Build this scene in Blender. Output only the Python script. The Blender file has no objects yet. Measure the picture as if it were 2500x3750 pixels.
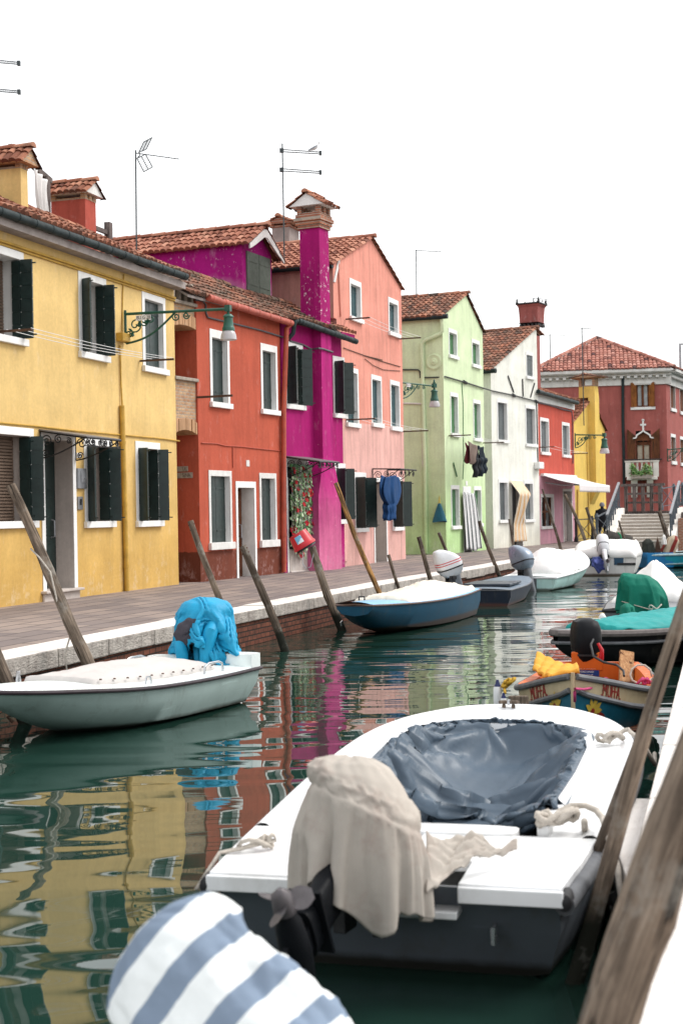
import bpy, bmesh, math, random
from math import sin, cos, tan, pi, radians, atan2, sqrt, hypot
from mathutils import Vector, Matrix, noise
random.seed(7)
SC = bpy.context.scene
COL = SC.collection
V = Vector

# ---------------------------------------------------------------- camera
EYE, QZ = 2.2, 0.6                     # eye above the water, pavement above the water
ROLL = radians(1.0)
FPX = 50.0 / 36.0 * 3750.0
cam = bpy.data.cameras.new('camera')
cam.lens = 50; cam.sensor_fit = 'VERTICAL'; cam.sensor_height = 36; cam.sensor_width = 24
cam.clip_start = 0.05; cam.clip_end = 3000
cam.dof.use_dof = True; cam.dof.focus_distance = 21.0; cam.dof.aperture_fstop = 3.2
camo = bpy.data.objects.new('camera', cam); COL.objects.link(camo)
camo.matrix_world = Matrix(((cos(ROLL), sin(ROLL), 0, 0), (0, 0, -1, 0), (-sin(ROLL), cos(ROLL), 0, EYE), (0, 0, 0, 1)))
SC.camera = camo

# ---------------------------------------------------------------- sky and sun (overcast)
SUN_EL, SUN_AZ = radians(50), radians(74)      # azimuth clockwise from +Y: the brighter part of the sky is on the canal side, to the right
w = bpy.data.worlds.new('World'); SC.world = w; w.use_nodes = True
nt = w.node_tree
sky = nt.nodes.new('ShaderNodeTexSky'); sky.sky_type = 'NISHITA'; sky.sun_disc = False
sky.sun_elevation = SUN_EL; sky.sun_rotation = SUN_AZ
sky.dust_density = 6.0; sky.ozone_density = 1.0; sky.air_density = 1.0
hs = nt.nodes.new('ShaderNodeHueSaturation'); hs.inputs['Saturation'].default_value = 0.3
hs.inputs['Value'].default_value = 1.0
bg = nt.nodes['Background']; bg.inputs['Strength'].default_value = 0.14
gm_ = nt.nodes.new('ShaderNodeGamma'); gm_.inputs['Gamma'].default_value = 0.2     # flat overcast dome
hs.inputs['Value'].default_value = 4.6
nt.links.new(sky.outputs['Color'], gm_.inputs['Color']); nt.links.new(gm_.outputs['Color'], hs.inputs['Color']); nt.links.new(hs.outputs['Color'], bg.inputs['Color'])
sl = bpy.data.lights.new('sun', 'SUN'); sl.energy = 1.4; sl.angle = radians(24); sl.color = (1, 0.97, 0.93)
so = bpy.data.objects.new('sun', sl); COL.objects.link(so)
sd = V((sin(SUN_AZ) * cos(SUN_EL), cos(SUN_AZ) * cos(SUN_EL), sin(SUN_EL)))
so.rotation_euler = sd.to_track_quat('Z', 'Y').to_euler(); so.location = (20, -10, 30)
SC.view_settings.view_transform = 'Standard'; SC.view_settings.look = 'None'
SC.view_settings.exposure = 0.82; SC.view_settings.gamma = 1
SC.cycles.max_bounces = 6; SC.cycles.diffuse_bounces = 3; SC.cycles.glossy_bounces = 3
SC.cycles.caustics_reflective = False; SC.cycles.caustics_refractive = False
SC.cycles.use_denoising = True

# ---------------------------------------------------------------- reading the place off the photograph
CROP = {0: (0, 0, 1.0), 1: (0, 500, .44643), 2: (0, 1400, .44643), 3: (600, 700, .5102), 4: (600, 1400, .5102),
        5: (1300, 950, .44643), 6: (1300, 1600, .44643), 7: (1900, 1050, .38265), 8: (1900, 1600, .38265),
        9: (0, 2150, .63776), 10: (1150, 2000, .44643), 11: (1750, 2050, .47832), 12: (1050, 2500, .92474),
        13: (300, 2800, .70153), 14: (1650, 1980, .28699), 15: (2100, 1700, .2551), 16: (2100, 2400, .19133),
        17: (440, 1080, .29337), 18: (1000, 500, .15944), 19: (1000, 1650, .21259), 20: (1450, 1350, .2551)}
def PX(c, x, y):
    o = CROP[c]; return o[0] + o[2] * x, o[1] + o[2] * y
def ray(px, py):
    u = (px - 1250) / FPX; v = -(py - 1875) / FPX
    return V((u * cos(ROLL) + v * sin(ROLL), 1.0, -u * sin(ROLL) + v * cos(ROLL)))
def onz(px, py, z):
    d = ray(px, py); t = (z - EYE) / d.z
    return V((d.x * t, d.y * t, z))
def ondep(px, py, Y):
    d = ray(px, py)
    return V((d.x * Y, Y, EYE + d.z * Y))
def proj(p):
    x, y, z = p[0], p[1], p[2] - EYE
    u, v = x / y, z / y
    return 1250 + FPX * (u * cos(ROLL) - v * sin(ROLL)), 1875 - FPX * (u * sin(ROLL) + v * cos(ROLL))

# ---------------------------------------------------------------- mesh builder
class MB:
    def __init__(s): s.v = []; s.f = []; s.t = []; s.tone = 0.5
    def add(s, vs, fs):
        o = len(s.v); s.v += [V(p) for p in vs]
        for f in fs: s.f.append([i + o for i in f]); s.t.append(s.tone)
        return s
    def poly(s, *p): return s.add(p, [list(range(len(p)))])
    def box(s, x0, x1, y0, y1, z0, z1, M=None):
        vs = [V((x, y, z)) for z in (z0, z1) for y in (y0, y1) for x in (x0, x1)]
        if M is not None: vs = [M @ p for p in vs]
        return s.add(vs, [(0, 2, 3, 1), (4, 5, 7, 6), (0, 1, 5, 4), (2, 6, 7, 3), (0, 4, 6, 2), (1, 3, 7, 5)])
    def bar(s, a, b, wd, ht, up=(0, 0, 1)):
        a, b = V(a), V(b); d = (b - a); L = d.length; d = d / L
        x = d.cross(V(up)); x = x.normalized() if x.length > 1e-6 else V((1, 0, 0)); z = x.cross(d)
        M = Matrix(((x.x, d.x, z.x, a.x), (x.y, d.y, z.y, a.y), (x.z, d.z, z.z, a.z), (0, 0, 0, 1)))
        return s.box(-wd / 2, wd / 2, 0, L, -ht / 2, ht / 2, M)
    def tube(s, pts, r, n=8, cap=True):
        pts = [V(p) for p in pts]; rs = r if isinstance(r, (list, tuple)) else [r] * len(pts)
        vs = []; prev = None
        for i, p in enumerate(pts):
            d = (pts[min(i + 1, len(pts) - 1)] - pts[max(i - 1, 0)])
            d = d.normalized() if d.length > 1e-9 else V((0, 0, 1))
            if prev is None: x = d.orthogonal().normalized()
            else:
                x = prev - d * prev.dot(d); x = x.normalized() if x.length > 1e-6 else d.orthogonal().normalized()
            prev = x; y = d.cross(x)
            vs += [p + (x * cos(2 * pi * k / n) + y * sin(2 * pi * k / n)) * rs[i] for k in range(n)]
        m = len(pts)
        fs = [(i * n + k, i * n + (k + 1) % n, (i + 1) * n + (k + 1) % n, (i + 1) * n + k) for i in range(m - 1) for k in range(n)]
        if cap: fs += [tuple(range(n - 1, -1, -1)), tuple((m - 1) * n + k for k in range(n))]
        return s.add(vs, fs)
    def lathe(s, prof, c=(0, 0, 0), n=16, M=None):
        c = V(c); vs = []
        for r, z in prof:
            for k in range(n):
                p = V((r * cos(2 * pi * k / n), r * sin(2 * pi * k / n), z))
                vs.append((M @ p if M is not None else p) + c)
        m = len(prof)
        fs = [(i * n + k, i * n + (k + 1) % n, (i + 1) * n + (k + 1) % n, (i + 1) * n + k) for i in range(m - 1) for k in range(n)]
        fs += [tuple(range(n - 1, -1, -1)), tuple((m - 1) * n + k for k in range(n))]
        return s.add(vs, fs)
    def grid(s, fn, nu, nv, flip=False):
        vs = [fn(i / nu, j / nv) for j in range(nv + 1) for i in range(nu + 1)]
        fs = []
        for j in range(nv):
            for i in range(nu):
                a = j * (nu + 1) + i; q = (a, a + 1, a + nu + 2, a + nu + 1)
                fs.append(q[::-1] if flip else q)
        return s.add(vs, fs)
    def prism(s, poly, fn0, fn1):
        n = len(poly); vs = [fn0(p) for p in poly] + [fn1(p) for p in poly]
        fs = [tuple(range(n - 1, -1, -1)), tuple(range(n, 2 * n))] + [(i, (i + 1) % n, n + (i + 1) % n, n + i) for i in range(n)]
        return s.add(vs, fs)
    def loft(s, rings, cap0=True, cap1=True):
        n = len(rings[0]); m = len(rings); vs = [p for r in rings for p in r]
        fs = [(i * n + k, i * n + (k + 1) % n, (i + 1) * n + (k + 1) % n, (i + 1) * n + k) for i in range(m - 1) for k in range(n)]
        if cap0: fs.append(tuple(range(n - 1, -1, -1)))
        if cap1: fs.append(tuple((m - 1) * n + k for k in range(n)))
        return s.add(vs, fs)
    def build(s, name, mat, parent=None, smooth=False, bevel=0, solid=0, sub=0, normals=True):
        me = bpy.data.meshes.new(name); me.from_pydata([tuple(p) for p in s.v], [], s.f)
        if len(set(s.t)) > 1:
            at = me.attributes.new('tone', 'FLOAT', 'FACE'); at.data.foreach_set('value', s.t)
        if normals:
            bm = bmesh.new(); bm.from_mesh(me); bmesh.ops.recalc_face_normals(bm, faces=bm.faces); bm.to_mesh(me); bm.free()
        if smooth:
            me.polygons.foreach_set('use_smooth', [True] * len(me.polygons))
            if smooth != 2: me.set_sharp_from_angle(angle=smooth if isinstance(smooth, float) else radians(42))
        me.materials.append(mat)
        o = bpy.data.objects.new(name, me); COL.objects.link(o)
        if parent is not None: o.parent = parent
        if solid: m = o.modifiers.new('t', 'SOLIDIFY'); m.thickness = solid; m.offset = 0
        if bevel: m = o.modifiers.new('b', 'BEVEL'); m.width = bevel; m.segments = 2; m.limit_method = 'ANGLE'
        if sub: m = o.modifiers.new('s', 'SUBSURF'); m.levels = m.render_levels = sub
        return o
def superring(cx, cy, cz, rx, ry, n=24, e=3.0, fn=None):
    out = []
    for k in range(n):
        a = 2 * pi * k / n; c, s_ = cos(a), sin(a)
        f = (abs(c) ** e + abs(s_) ** e) ** (-1 / e)
        m = fn(a) if fn else 1.0
        out.append(V((cx + rx * c * f * m, cy + ry * s_ * f * m, cz)))
    return out
def tag(o, label, cat, group=None):
    o['label'] = label; o['category'] = cat
    if group: o['group'] = group
    return o
def struct(o): o['kind'] = 'structure'; return o
def empty(name, loc, rz=0.0, label=None, cat=None, group=None):
    o = bpy.data.objects.new(name, None); COL.objects.link(o); o.location = loc; o.rotation_euler = (0, 0, rz)
    o.empty_display_size = 0.3
    if label: tag(o, label, cat, group)
    return o
def textobj(name, s, size, M, mat, parent=None, extrude=0.002, align='CENTER', sx=1.0, norm=False):
    c = bpy.data.curves.new(name, 'FONT'); c.body = s; c.size = size; c.extrude = extrude
    c.align_x = align; c.align_y = 'CENTER'
    t = bpy.data.objects.new('tmp', c); COL.objects.link(t)
    dg = bpy.context.evaluated_depsgraph_get()
    me = bpy.data.meshes.new_from_object(t.evaluated_get(dg)); bpy.data.objects.remove(t)
    if norm:
        X = [v.co.x for v in me.vertices]; Y = [v.co.y for v in me.vertices]; x0, x1, y0, y1 = min(X), max(X), min(Y), max(Y)
        for v in me.vertices: v.co.x = (v.co.x - x0) / (x1 - x0) - .5; v.co.y = (v.co.y - y0) / (y1 - y0) - .5
    for v in me.vertices:
        p = V((v.co.x * sx, v.co.y, v.co.z)); v.co = M(p) if callable(M) else M @ p
    me.materials.clear(); me.materials.append(mat); me.name = name
    o = bpy.data.objects.new(name, me); COL.objects.link(o)
    if parent is not None: o.parent = parent
    return o

# ---------------------------------------------------------------- materials
def lin(r, g, b):
    f = lambda c: (c / 255 / 12.92) if c / 255 <= .04045 else ((c / 255 + .055) / 1.055) ** 2.4
    return (f(r), f(g), f(b), 1)
def L4(c): return (c[0], c[1], c[2], 1)
class NT:
    def __init__(s, name, rough=.7, spec=.35):
        s.m = bpy.data.materials.new(name); s.m.use_nodes = True; s.t = s.m.node_tree
        s.b = s.t.nodes['Principled BSDF']; s.b.inputs['Roughness'].default_value = rough
        s.b.inputs['Specular IOR Level'].default_value = spec
        s.tc = s.t.nodes.new('ShaderNodeTexCoord')
    def n(s, t): return s.t.nodes.new('ShaderNode' + t)
    def l(s, a, b): s.t.links.new(a, b)
    def mp(s, scale=(1, 1, 1), rot=(0, 0, 0), src='Object'):
        m = s.n('Mapping'); m.inputs['Scale'].default_value = scale; m.inputs['Rotation'].default_value = rot
        s.l(s.tc.outputs[src], m.inputs['Vector']); return m.outputs['Vector']
    def noise(s, vec, scale, det=4, rough=.55, dist=0):
        n = s.n('TexNoise'); n.inputs['Scale'].default_value = scale; n.inputs['Detail'].default_value = det
        n.inputs['Roughness'].default_value = rough; n.inputs['Distortion'].default_value = dist
        s.l(vec, n.inputs['Vector']); return n.outputs['Fac']
    def ramp(s, fac, stops, interp='LINEAR'):
        r = s.n('ValToRGB'); r.color_ramp.interpolation = interp
        e = r.color_ramp.elements
        while len(e) < len(stops): e.new(.5)
        for i, (p, c) in enumerate(stops): e[i].position = p; e[i].color = L4(c) if not isinstance(c, (int, float)) else (c, c, c, 1)
        s.l(fac, r.inputs['Fac']); return r.outputs['Color']
    def mix(s, fac, a, b, mode='MIX'):
        m = s.n('Mix'); m.data_type = 'RGBA'; m.blend_type = mode
        for x, i in ((fac, 0), (a, 6), (b, 7)):
            if hasattr(x, 'links'): s.l(x, m.inputs[i])
            else: m.inputs[i].default_value = x if i == 0 else L4(x)
        return m.outputs[2]
    def math(s, op, a, b=0.0, clamp=False):
        m = s.n('Math'); m.operation = op; m.use_clamp = clamp
        for i, x in enumerate((a, b)):
            if hasattr(x, 'links'): s.l(x, m.inputs[i])
            else: m.inputs[i].default_value = x
        return m.outputs[0]
    def sep(s, src='Object'):
        x = s.n('SeparateXYZ'); s.l(s.tc.outputs[src], x.inputs[0]); return x.outputs
    def col(s, c):
        if hasattr(c, 'links'): s.l(c, s.b.inputs['Base Color'])
        else: s.b.inputs['Base Color'].default_value = L4(c)
        return s
    def bump(s, h, strength=.3, dist=.02):
        b = s.n('Bump'); b.inputs['Strength'].default_value = strength; b.inputs['Distance'].default_value = dist
        s.l(h, b.inputs['Height']); s.l(b.outputs['Normal'], s.b.inputs['Normal']); return s
def sc(c, k): return tuple(min(1, x * k) for x in c[:3])

def plaster(name, c, low=None, zlow=1.0, soft=.8, flake=0, flakecol=(.72, .66, .66), streak=.55, plinth=None, zpl=0, hard=None, zhard=0):
    """painted render: blotches, rain streaks, a paler or darker worn foot, optional second colour, flaking"""
    m = NT(name, .85, .2)
    P = m.mp()
    base = c[:3]
    col = base
    z = m.sep()[2]
    wob = m.noise(P, 1.3, 4)
    zz = m.math('ADD', z, m.math('MULTIPLY', m.math('SUBTRACT', wob, .5), 1.4))
    if low is not None:
        f = m.n('MapRange'); f.inputs[1].default_value = zlow + soft; f.inputs[2].default_value = zlow - soft
        m.l(zz, f.inputs[0]); col = m.mix(f.outputs[0], base, low[:3])
    if hard is not None:
        f = m.math('LESS_THAN', m.math('ADD', z, m.math('MULTIPLY', m.noise(P, 9, 3), .05)), zhard)
        col = m.mix(f, col, hard[:3])
    if plinth is not None:
        f = m.math('LESS_THAN', m.math('ADD', z, m.math('MULTIPLY', m.noise(P, 6, 3), .07)), zpl)
        col = m.mix(f, col, plinth[:3])
    b1 = m.ramp(m.noise(P, .9, 5, .6), [(.32, .72), (.68, 1.16)])
    col = m.mix(.5, col, m.mix(1.0, col, b1, 'MULTIPLY'))
    st = m.ramp(m.noise(m.mp((5, 5, .45)), 1.0, 5, .62), [(.36, .70), (.52, 1.0), (.74, 1.14)])
    col = m.mix(streak, col, m.mix(1.0, col, st, 'MULTIPLY'))
    b3 = m.ramp(m.noise(P, 14, 4, .7), [(.3, .86), (.7, 1.1)])
    col = m.mix(.6, col, m.mix(1.0, col, b3, 'MULTIPLY'))
    pale = m.ramp(m.noise(m.mp((2.2, 2.2, 1.1)), 1.7, 6, .7), [(.58, 0.0), (.72, .30)])
    col = m.mix(pale, col, tuple(min(1, x * .55 + .38) for x in base))
    vo = m.n('TexVoronoi'); vo.inputs['Scale'].default_value = .55; vo.inputs['Randomness'].default_value = 1; m.l(m.mp((1, 1, 1.4)), vo.inputs['Vector'])
    col = m.mix(.35, col, m.mix(1.0, col, m.ramp(m.math('FRACT', m.math('MULTIPLY', vo.outputs['Color'], 1.0)), [(0, .84), (1, 1.12)]), 'MULTIPLY'))
    salt = m.math('MULTIPLY', m.ramp(m.noise(P, 3.4, 7, .78), [(.52, 0.0), (.64, .38)]), m.ramp(m.math('ADD', z, m.math('MULTIPLY', m.math('SUBTRACT', m.noise(P, 1.1, 4), .5), 1.6)), [(.25, 1.0), (.75, 0.0)]))
    col = m.mix(salt, col, tuple(min(1, x * .5 + .30) for x in base))
    if flake:
        fl = m.ramp(m.noise(P, 7, 8, .78), [(.66 - flake * .08, 0.0), (.69 - flake * .08, 1.0)])
        big = m.ramp(m.noise(P, .8, 3), [(.42, 0.0), (.6, 1.0)])
        col = m.mix(m.math('MULTIPLY', fl, big), col, flakecol)
    m.col(col)
    h = m.math('ADD', m.math('MULTIPLY', m.noise(P, 42, 5, .7), .5), m.math('MULTIPLY', m.noise(P, 3.0, 4), 1.2))
    return m.bump(h, .35, .02).m
def paint(name, c, rough=.5, var=.2, scale=6, spec=.4, metallic=0, bump=0, dirt=None, bscale=30):
    m = NT(name, rough, spec); P = m.mp()
    col = m.mix(m.ramp(m.noise(P, scale, 5, .62), [(.34, 0.0), (.7, 1.0)]), sc(c, 1 - var), sc(c, 1 + var * .6))
    if dirt is not None:
        f = m.ramp(m.noise(m.mp((1, 1, .45)), scale * .45, 6, .7), [(.52, 0.0), (.75, .75)])
        col = m.mix(f, col, dirt)
    m.col(col); m.b.inputs['Metallic'].default_value = metallic
    r = m.ramp(m.noise(P, scale * 1.7, 3), [(.3, rough * .8), (.7, min(1, rough * 1.25))]); m.l(r, m.b.inputs['Roughness'])
    if bump: m.bump(m.noise(P, bscale, 4, .65), bump, .012)
    return m.m
def brickmat(name, c1, c2, mortar, sx=.25, sz=.075, axes='xz', dirt=(.05, .045, .04), dirtf=.6, ms=.012):
    m = NT(name, .9, .2)
    x = m.sep(); cb = m.n('CombineXYZ')
    if axes == 'diag':
        m.l(m.math('ADD', x[0], x[1]), cb.inputs[0])
    else: m.l(x['xyz'.index(axes[0])], cb.inputs[0])
    m.l(x[2] if axes[-1] != 'y' else x[1], cb.inputs[1])
    wv = m.n('TexNoise'); wv.inputs['Scale'].default_value = 3; m.l(cb.outputs[0], wv.inputs['Vector'])
    wm = m.n('Mix'); wm.data_type = 'VECTOR'; wm.inputs[0].default_value = .012
    m.l(cb.outputs[0], wm.inputs[4]); m.l(wv.outputs['Color'], wm.inputs[5])
    b = m.n('TexBrick'); m.l(wm.outputs[1], b.inputs['Vector'])
    b.inputs['Scale'].default_value = 1; b.inputs['Brick Width'].default_value = sx; b.inputs['Row Height'].default_value = sz
    b.inputs['Mortar Size'].default_value = ms; b.inputs['Mortar Smooth'].default_value = .3; b.inputs['Bias'].default_value = 0
    b.inputs['Color1'].default_value = L4(c1); b.inputs['Color2'].default_value = L4(c2); b.inputs['Mortar'].default_value = L4(mortar)
    P = m.mp()
    col = m.mix(m.ramp(m.noise(P, 5, 6, .7), [(.45, 0.0), (.72, dirtf)]), b.outputs['Color'], dirt)
    m.col(col)
    h = m.math('SUBTRACT', m.math('MULTIPLY', m.noise(P, 40, 3), .35), b.outputs['Fac'])
    return m.bump(h, .6, .015).m
def tilemat(name, age=.5, cols=((.12, .045, .03), (.28, .105, .062), (.44, .205, .13))):
    m = NT(name, .88, .2); P = m.mp()
    a = m.n('Attribute'); a.attribute_name = 'tone'
    col = m.ramp(a.outputs['Fac'], [(0.0, cols[0]), (.5, cols[1]), (1.0, cols[2])])
    g = m.ramp(m.noise(P, 1.6, 6, .7), [(.62 - .28 * age, 0.0), (.8 - .2 * age, min(1, .35 + .6 * age))])
    col = m.mix(g, col, (.085, .075, .06))
    lich = m.ramp(m.noise(P, 11, 6, .75), [(.60, 0.0), (.68, .55 * age)])
    col = m.mix(lich, col, (.44, .41, .35))
    m.col(m.mix(.5, col, m.mix(1.0, col, m.ramp(m.noise(P, 22, 4, .7), [(.3, .7), (.7, 1.2)]), 'MULTIPLY')))
    return m.bump(m.noise(P, 35, 4, .7), .35, .012).m
def woodmat(name, c1, c2, dark=(.035, .026, .02), rough=.85, ax=2, sc_=1.0, wet=False):
    m = NT(name, rough, .25)
    s = [34 * sc_, 34 * sc_, 34 * sc_]; s[ax] = 2.2 * sc_
    g = m.noise(m.mp(tuple(s)), 1.0, 6, .65, .6)
    col = m.ramp(g, [(.28, dark), (.46, c1), (.66, c2)])
    big = m.ramp(m.noise(m.mp(), 2.6 * sc_, 5, .6), [(.35, .55), (.65, 1.25)])
    col = m.mix(.7, col, m.mix(1.0, col, big, 'MULTIPLY'))
    cr = m.ramp(m.noise(m.mp(tuple(x * .55 if i != ax else x * .4 for i, x in enumerate(s))), 1.0, 3, .5, .3), [(.345, 1.0), (.375, 0.0)]); col = m.mix(cr, col, sc(dark, .5))
    if wet:                              # dark weedy band up to the tide mark
        gp = m.n('NewGeometry'); pz = m.n('SeparateXYZ'); m.l(gp.outputs['Position'], pz.inputs[0])
        f = m.n('MapRange'); f.inputs[1].default_value = .46; f.inputs[2].default_value = .26
        m.l(m.math('ADD', pz.outputs[2], m.math('MULTIPLY', m.math('SUBTRACT', m.noise(m.mp(), 5, 4), .5), .2)), f.inputs[0])
        col = m.mix(f.outputs[0], col, (.014, .015, .010))
        gr = m.ramp(m.noise(m.mp(), 3.2, 5, .7), [(.55, 0.0), (.7, .5)]); col = m.mix(gr, col, (.30, .29, .26))
    m.col(col)
    return m.bump(g, .55, .02).m
def clothmat(name, c, rough=.85, var=.18, dirt=None, bump=.25, scale=3):
    m = NT(name, rough, .25); P = m.mp()
    col = m.mix(m.ramp(m.noise(P, scale, 5, .6), [(.3, 0.0), (.7, 1.0)]), sc(c, 1 - var), sc(c, 1 + var * .5))
    if dirt is not None:
        col = m.mix(m.ramp(m.noise(P, scale * 1.6, 7, .72), [(.5, 0.0), (.72, .6)]), col, dirt)
    m.col(col)
    h = m.math('ADD', m.math('MULTIPLY', m.noise(P, 9, 4, .6), 1.0), m.math('MULTIPLY', m.noise(P, 150, 2), .12))
    return m.bump(h, bump, .03).m
def stripemat(name, ca, cb, freq, axis=0, duty=.5, third=None, rough=.9):
    m = NT(name, rough, .2); x = m.sep()[axis]
    P = m.mp()
    t = m.math('FRACT', m.math('ADD', m.math('MULTIPLY', x, freq), 50.13))
    col = m.mix(m.math('LESS_THAN', t, duty), ca, cb)
    if third is not None:
        t2 = m.math('FRACT', m.math('ADD', m.math('MULTIPLY', x, freq * 2.0), 20.4))
        col = m.mix(m.math('LESS_THAN', t2, .22), col, third)
    m.col(m.mix(.4, col, m.mix(1.0, col, m.ramp(m.noise(P, 4, 5), [(.3, .75), (.7, 1.1)]), 'MULTIPLY')))
    return m.bump(m.noise(P, 8, 4), .2, .03).m

M = {}
M['yellow'] = plaster('yellow_render', (.71, .50, .205), low=(.59, .37, .11), zlow=2.2, soft=1.6, streak=.22)
M['yellow_pipe'] = paint('yellow_pipe', (.52, .31, .05), .55, .25, 5)
M['red'] = plaster('red_render', (.45, .092, .052), plinth=(.155, .042, .024), zpl=.74, streak=.4)
M['red_pipe'] = paint('red_pipe', (.42, .075, .04), .5, .22, 4)
M['magenta'] = plaster('magenta_render', (.36, .007, .135), low=(.42, .035, .185), zlow=.35, soft=.6, streak=.5)
M['magenta_worn'] = plaster('magenta_worn_render', (.33, .006, .128), flake=1.0, streak=.5)
M['magenta_breast'] = plaster('magenta_breast_render', (.42, .014, .17), low=(.60, .17, .30), zlow=1.3, soft=1.3, streak=.8, flake=.25, flakecol=(.8, .55, .62))
M['pink'] = plaster('pink_render', (.70, .29, .225), hard=(.70, .40, .355), zhard=4.33, streak=.6)
M['pink_side'] = plaster('pink_shaded_render', (.50, .27, .22), flake=.2, flakecol=(.2, .17, .16))  # duller pink: the side wall's shade put into its colour, plus flaking
M['green'] = plaster('green_render', (.63, .745, .48), low=(.46, .66, .31), zlow=2.2, soft=1.6, streak=.3)
M['cream'] = plaster('cream_render', (.80, .80, .73), low=(.74, .72, .62), zlow=.7, soft=.7, streak=.35)
M['red_small'] = plaster('red_small_render', (.50, .082, .055), hard=(.62, .29, .36), zhard=3.0, streak=.4)
M['gold'] = plaster('gold_render', (.80, .55, .14), streak=.3)
M['brickred'] = plaster('brickred_render', (.38, .112, .098), streak=.5)
M['chim_red'] = plaster('chimney_red_render', (.42, .085, .06), flake=.15)
M['chim_dull'] = plaster('dull_red_render', (.31, .095, .085), flake=.5, flakecol=(.45, .25, .24))
M['white'] = paint('white_trim', (.80, .80, .79), .7, .08, 3, dirt=(.62, .60, .56))
M['whitewash'] = paint('whitewashed_stone', (.70, .69, .67), .8, .12, 4, dirt=(.42, .38, .33), bump=.3)
M['reveal'] = plaster('beige_marble', (.52, .46, .42), streak=.3)
M['shutter'] = paint('shutter_green', (.012, .028, .026), .38, .3, 5, .5)
M['shutter_teal'] = paint('shutter_teal', (.015, .06, .07), .45, .25, 5)
M['shutter_leaf'] = paint('shutter_leaf_green', (.05, .17, .06), .5, .2, 5)
M['shutter_grey'] = paint('shutter_grey', (.10, .115, .12), .55, .15, 5)
M['shutter_dorm'] = paint('shutter_olive', (.085, .105, .085), .6, .15, 5)
M['blind'] = paint('blind_brown', (.16, .11, .08), .6, .2, 5)
M['dark'] = paint('dark_inside', (.012, .012, .013), .6, .2, 3)
M['glass'] = paint('window_glass', (.03, .04, .045), .05, .1, 2, .8)
M['woodframe'] = woodmat('brown_window_wood', (.13, .045, .022), (.2, .075, .035))
M['woodshut'] = woodmat('orange_shutter_wood', (.24, .085, .022), (.33, .13, .035), (.1, .03, .012))
M['gutter'] = paint('gutter_grey_green', (.017, .028, .030), .55, .3, 4, .22)
M['gutter_red'] = paint('gutter_red', (.40, .085, .055), .5, .2, 4)
M['soffit'] = paint('soffit_grey', (.30, .26, .245), .9, .25, 4)
M['iron'] = paint('black_iron', (.012, .012, .014), .5, .3, 10)
M['rust'] = paint('rusty_iron', (.085, .045, .03), .8, .4, 12)
M['lampgreen'] = paint('lamp_green_paint', (.008, .085, .055), .4, .25, 8, .5)
M['alu'] = paint('grey_metal', (.30, .31, .33), .4, .15, 8, .5, .6)
M['aerial'] = paint('aerial_metal', (.04, .055, .06), .5, .2, 8, .5)
M['wire'] = paint('grey_cable', (.10, .10, .11), .6, .2, 10)
M['line'] = paint('white_line', (.7, .7, .7), .6, .05, 10)
M['stonegrey'] = paint('carved_stone', (.36, .31, .26), .95, .3, 14, bump=.6, dirt=(.12, .10, .08))
M['brick_old'] = brickmat('old_arch_brick', (.42, .22, .12), (.55, .37, .22), (.40, .33, .26), .16, .075, dirt=(.12, .09, .07), dirtf=.5)
M['brick_cap'] = brickmat('chimney_brick', (.34, .12, .075), (.42, .17, .10), (.42, .36, .30), .2, .07, dirtf=.4)
M['brick_quay'] = brickmat('quay_brick', (.12, .042, .027), (.185, .066, .04), (.03, .022, .018), .25, .085, axes='diag', dirt=(.02, .018, .016), dirtf=.8)
M['istria'] = paint('istrian_stone', (.80, .76, .71), .8, .1, 2.2, dirt=(.60, .55, .48), bump=.25)
M['tile'] = tilemat('roof_tile', .35)
M['tile_old'] = tilemat('roof_tile_old', .95)
M['tile_mid'] = tilemat('roof_tile_mid', .62)
M['tile_dark'] = tilemat('roof_tile_dark', .72, ((.07, .04, .032), (.30, .115, .07), (.46, .21, .13)))
M['tile_pale'] = tilemat('roof_tile_pale', .15, ((.17, .065, .045), (.33, .13, .085), (.48, .235, .16)))
M['wood'] = woodmat('weathered_pole', (.125, .094, .07), (.265, .205, .155), wet=True)
M['wood_dark'] = woodmat('weathered_pole_dark', (.075, .056, .042), (.165, .125, .095), wet=True)
M['wood_gold'] = woodmat('peeling_pole', (.14, .075, .03), (.50, .27, .09), (.04, .02, .012), wet=True)
M['deckwood'] = woodmat('grey_bridge_wood', (.11, .09, .085), (.19, .16, .15))
M['cable_dark'] = paint('black_cable', (.03, .032, .035), .6, .2, 10)
# ---------------------------------------------------------------- ground, water, quays
m = NT('pavement_slabs', .75, .3)
P = m.mp(rot=(0, 0, radians(-73)))
b = m.n('TexBrick'); m.l(P, b.inputs['Vector']); b.inputs['Scale'].default_value = 1
b.inputs['Brick Width'].default_value = .95; b.inputs['Row Height'].default_value = .42; b.inputs['Mortar Size'].default_value = .02; b.inputs['Bias'].default_value = 0
b.inputs['Color1'].default_value = (.16, .132, .128, 1); b.inputs['Color2'].default_value = (.30, .238, .205, 1); b.inputs['Mortar'].default_value = (.04, .034, .034, 1)
Pw = m.mp()
col = m.mix(m.ramp(m.noise(Pw, 1.4, 6, .65), [(.35, 0.0), (.7, .5)]), b.outputs['Color'], (.16, .135, .135))
col = m.mix(m.ramp(m.noise(Pw, 9, 5, .7), [(.58, 0.0), (.75, .35)]), col, (.36, .30, .26))
m.col(col); m.bump(m.math('SUBTRACT', m.math('MULTIPLY', m.noise(Pw, 24, 4), .6), b.outputs['Fac']), .4, .012)
M['pave'] = m.m
m = NT('pale_pavement', .7, .3)
P = m.mp(rot=(0, 0, radians(-75)))
b = m.n('TexBrick'); m.l(P, b.inputs['Vector']); b.inputs['Scale'].default_value = 1
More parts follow.
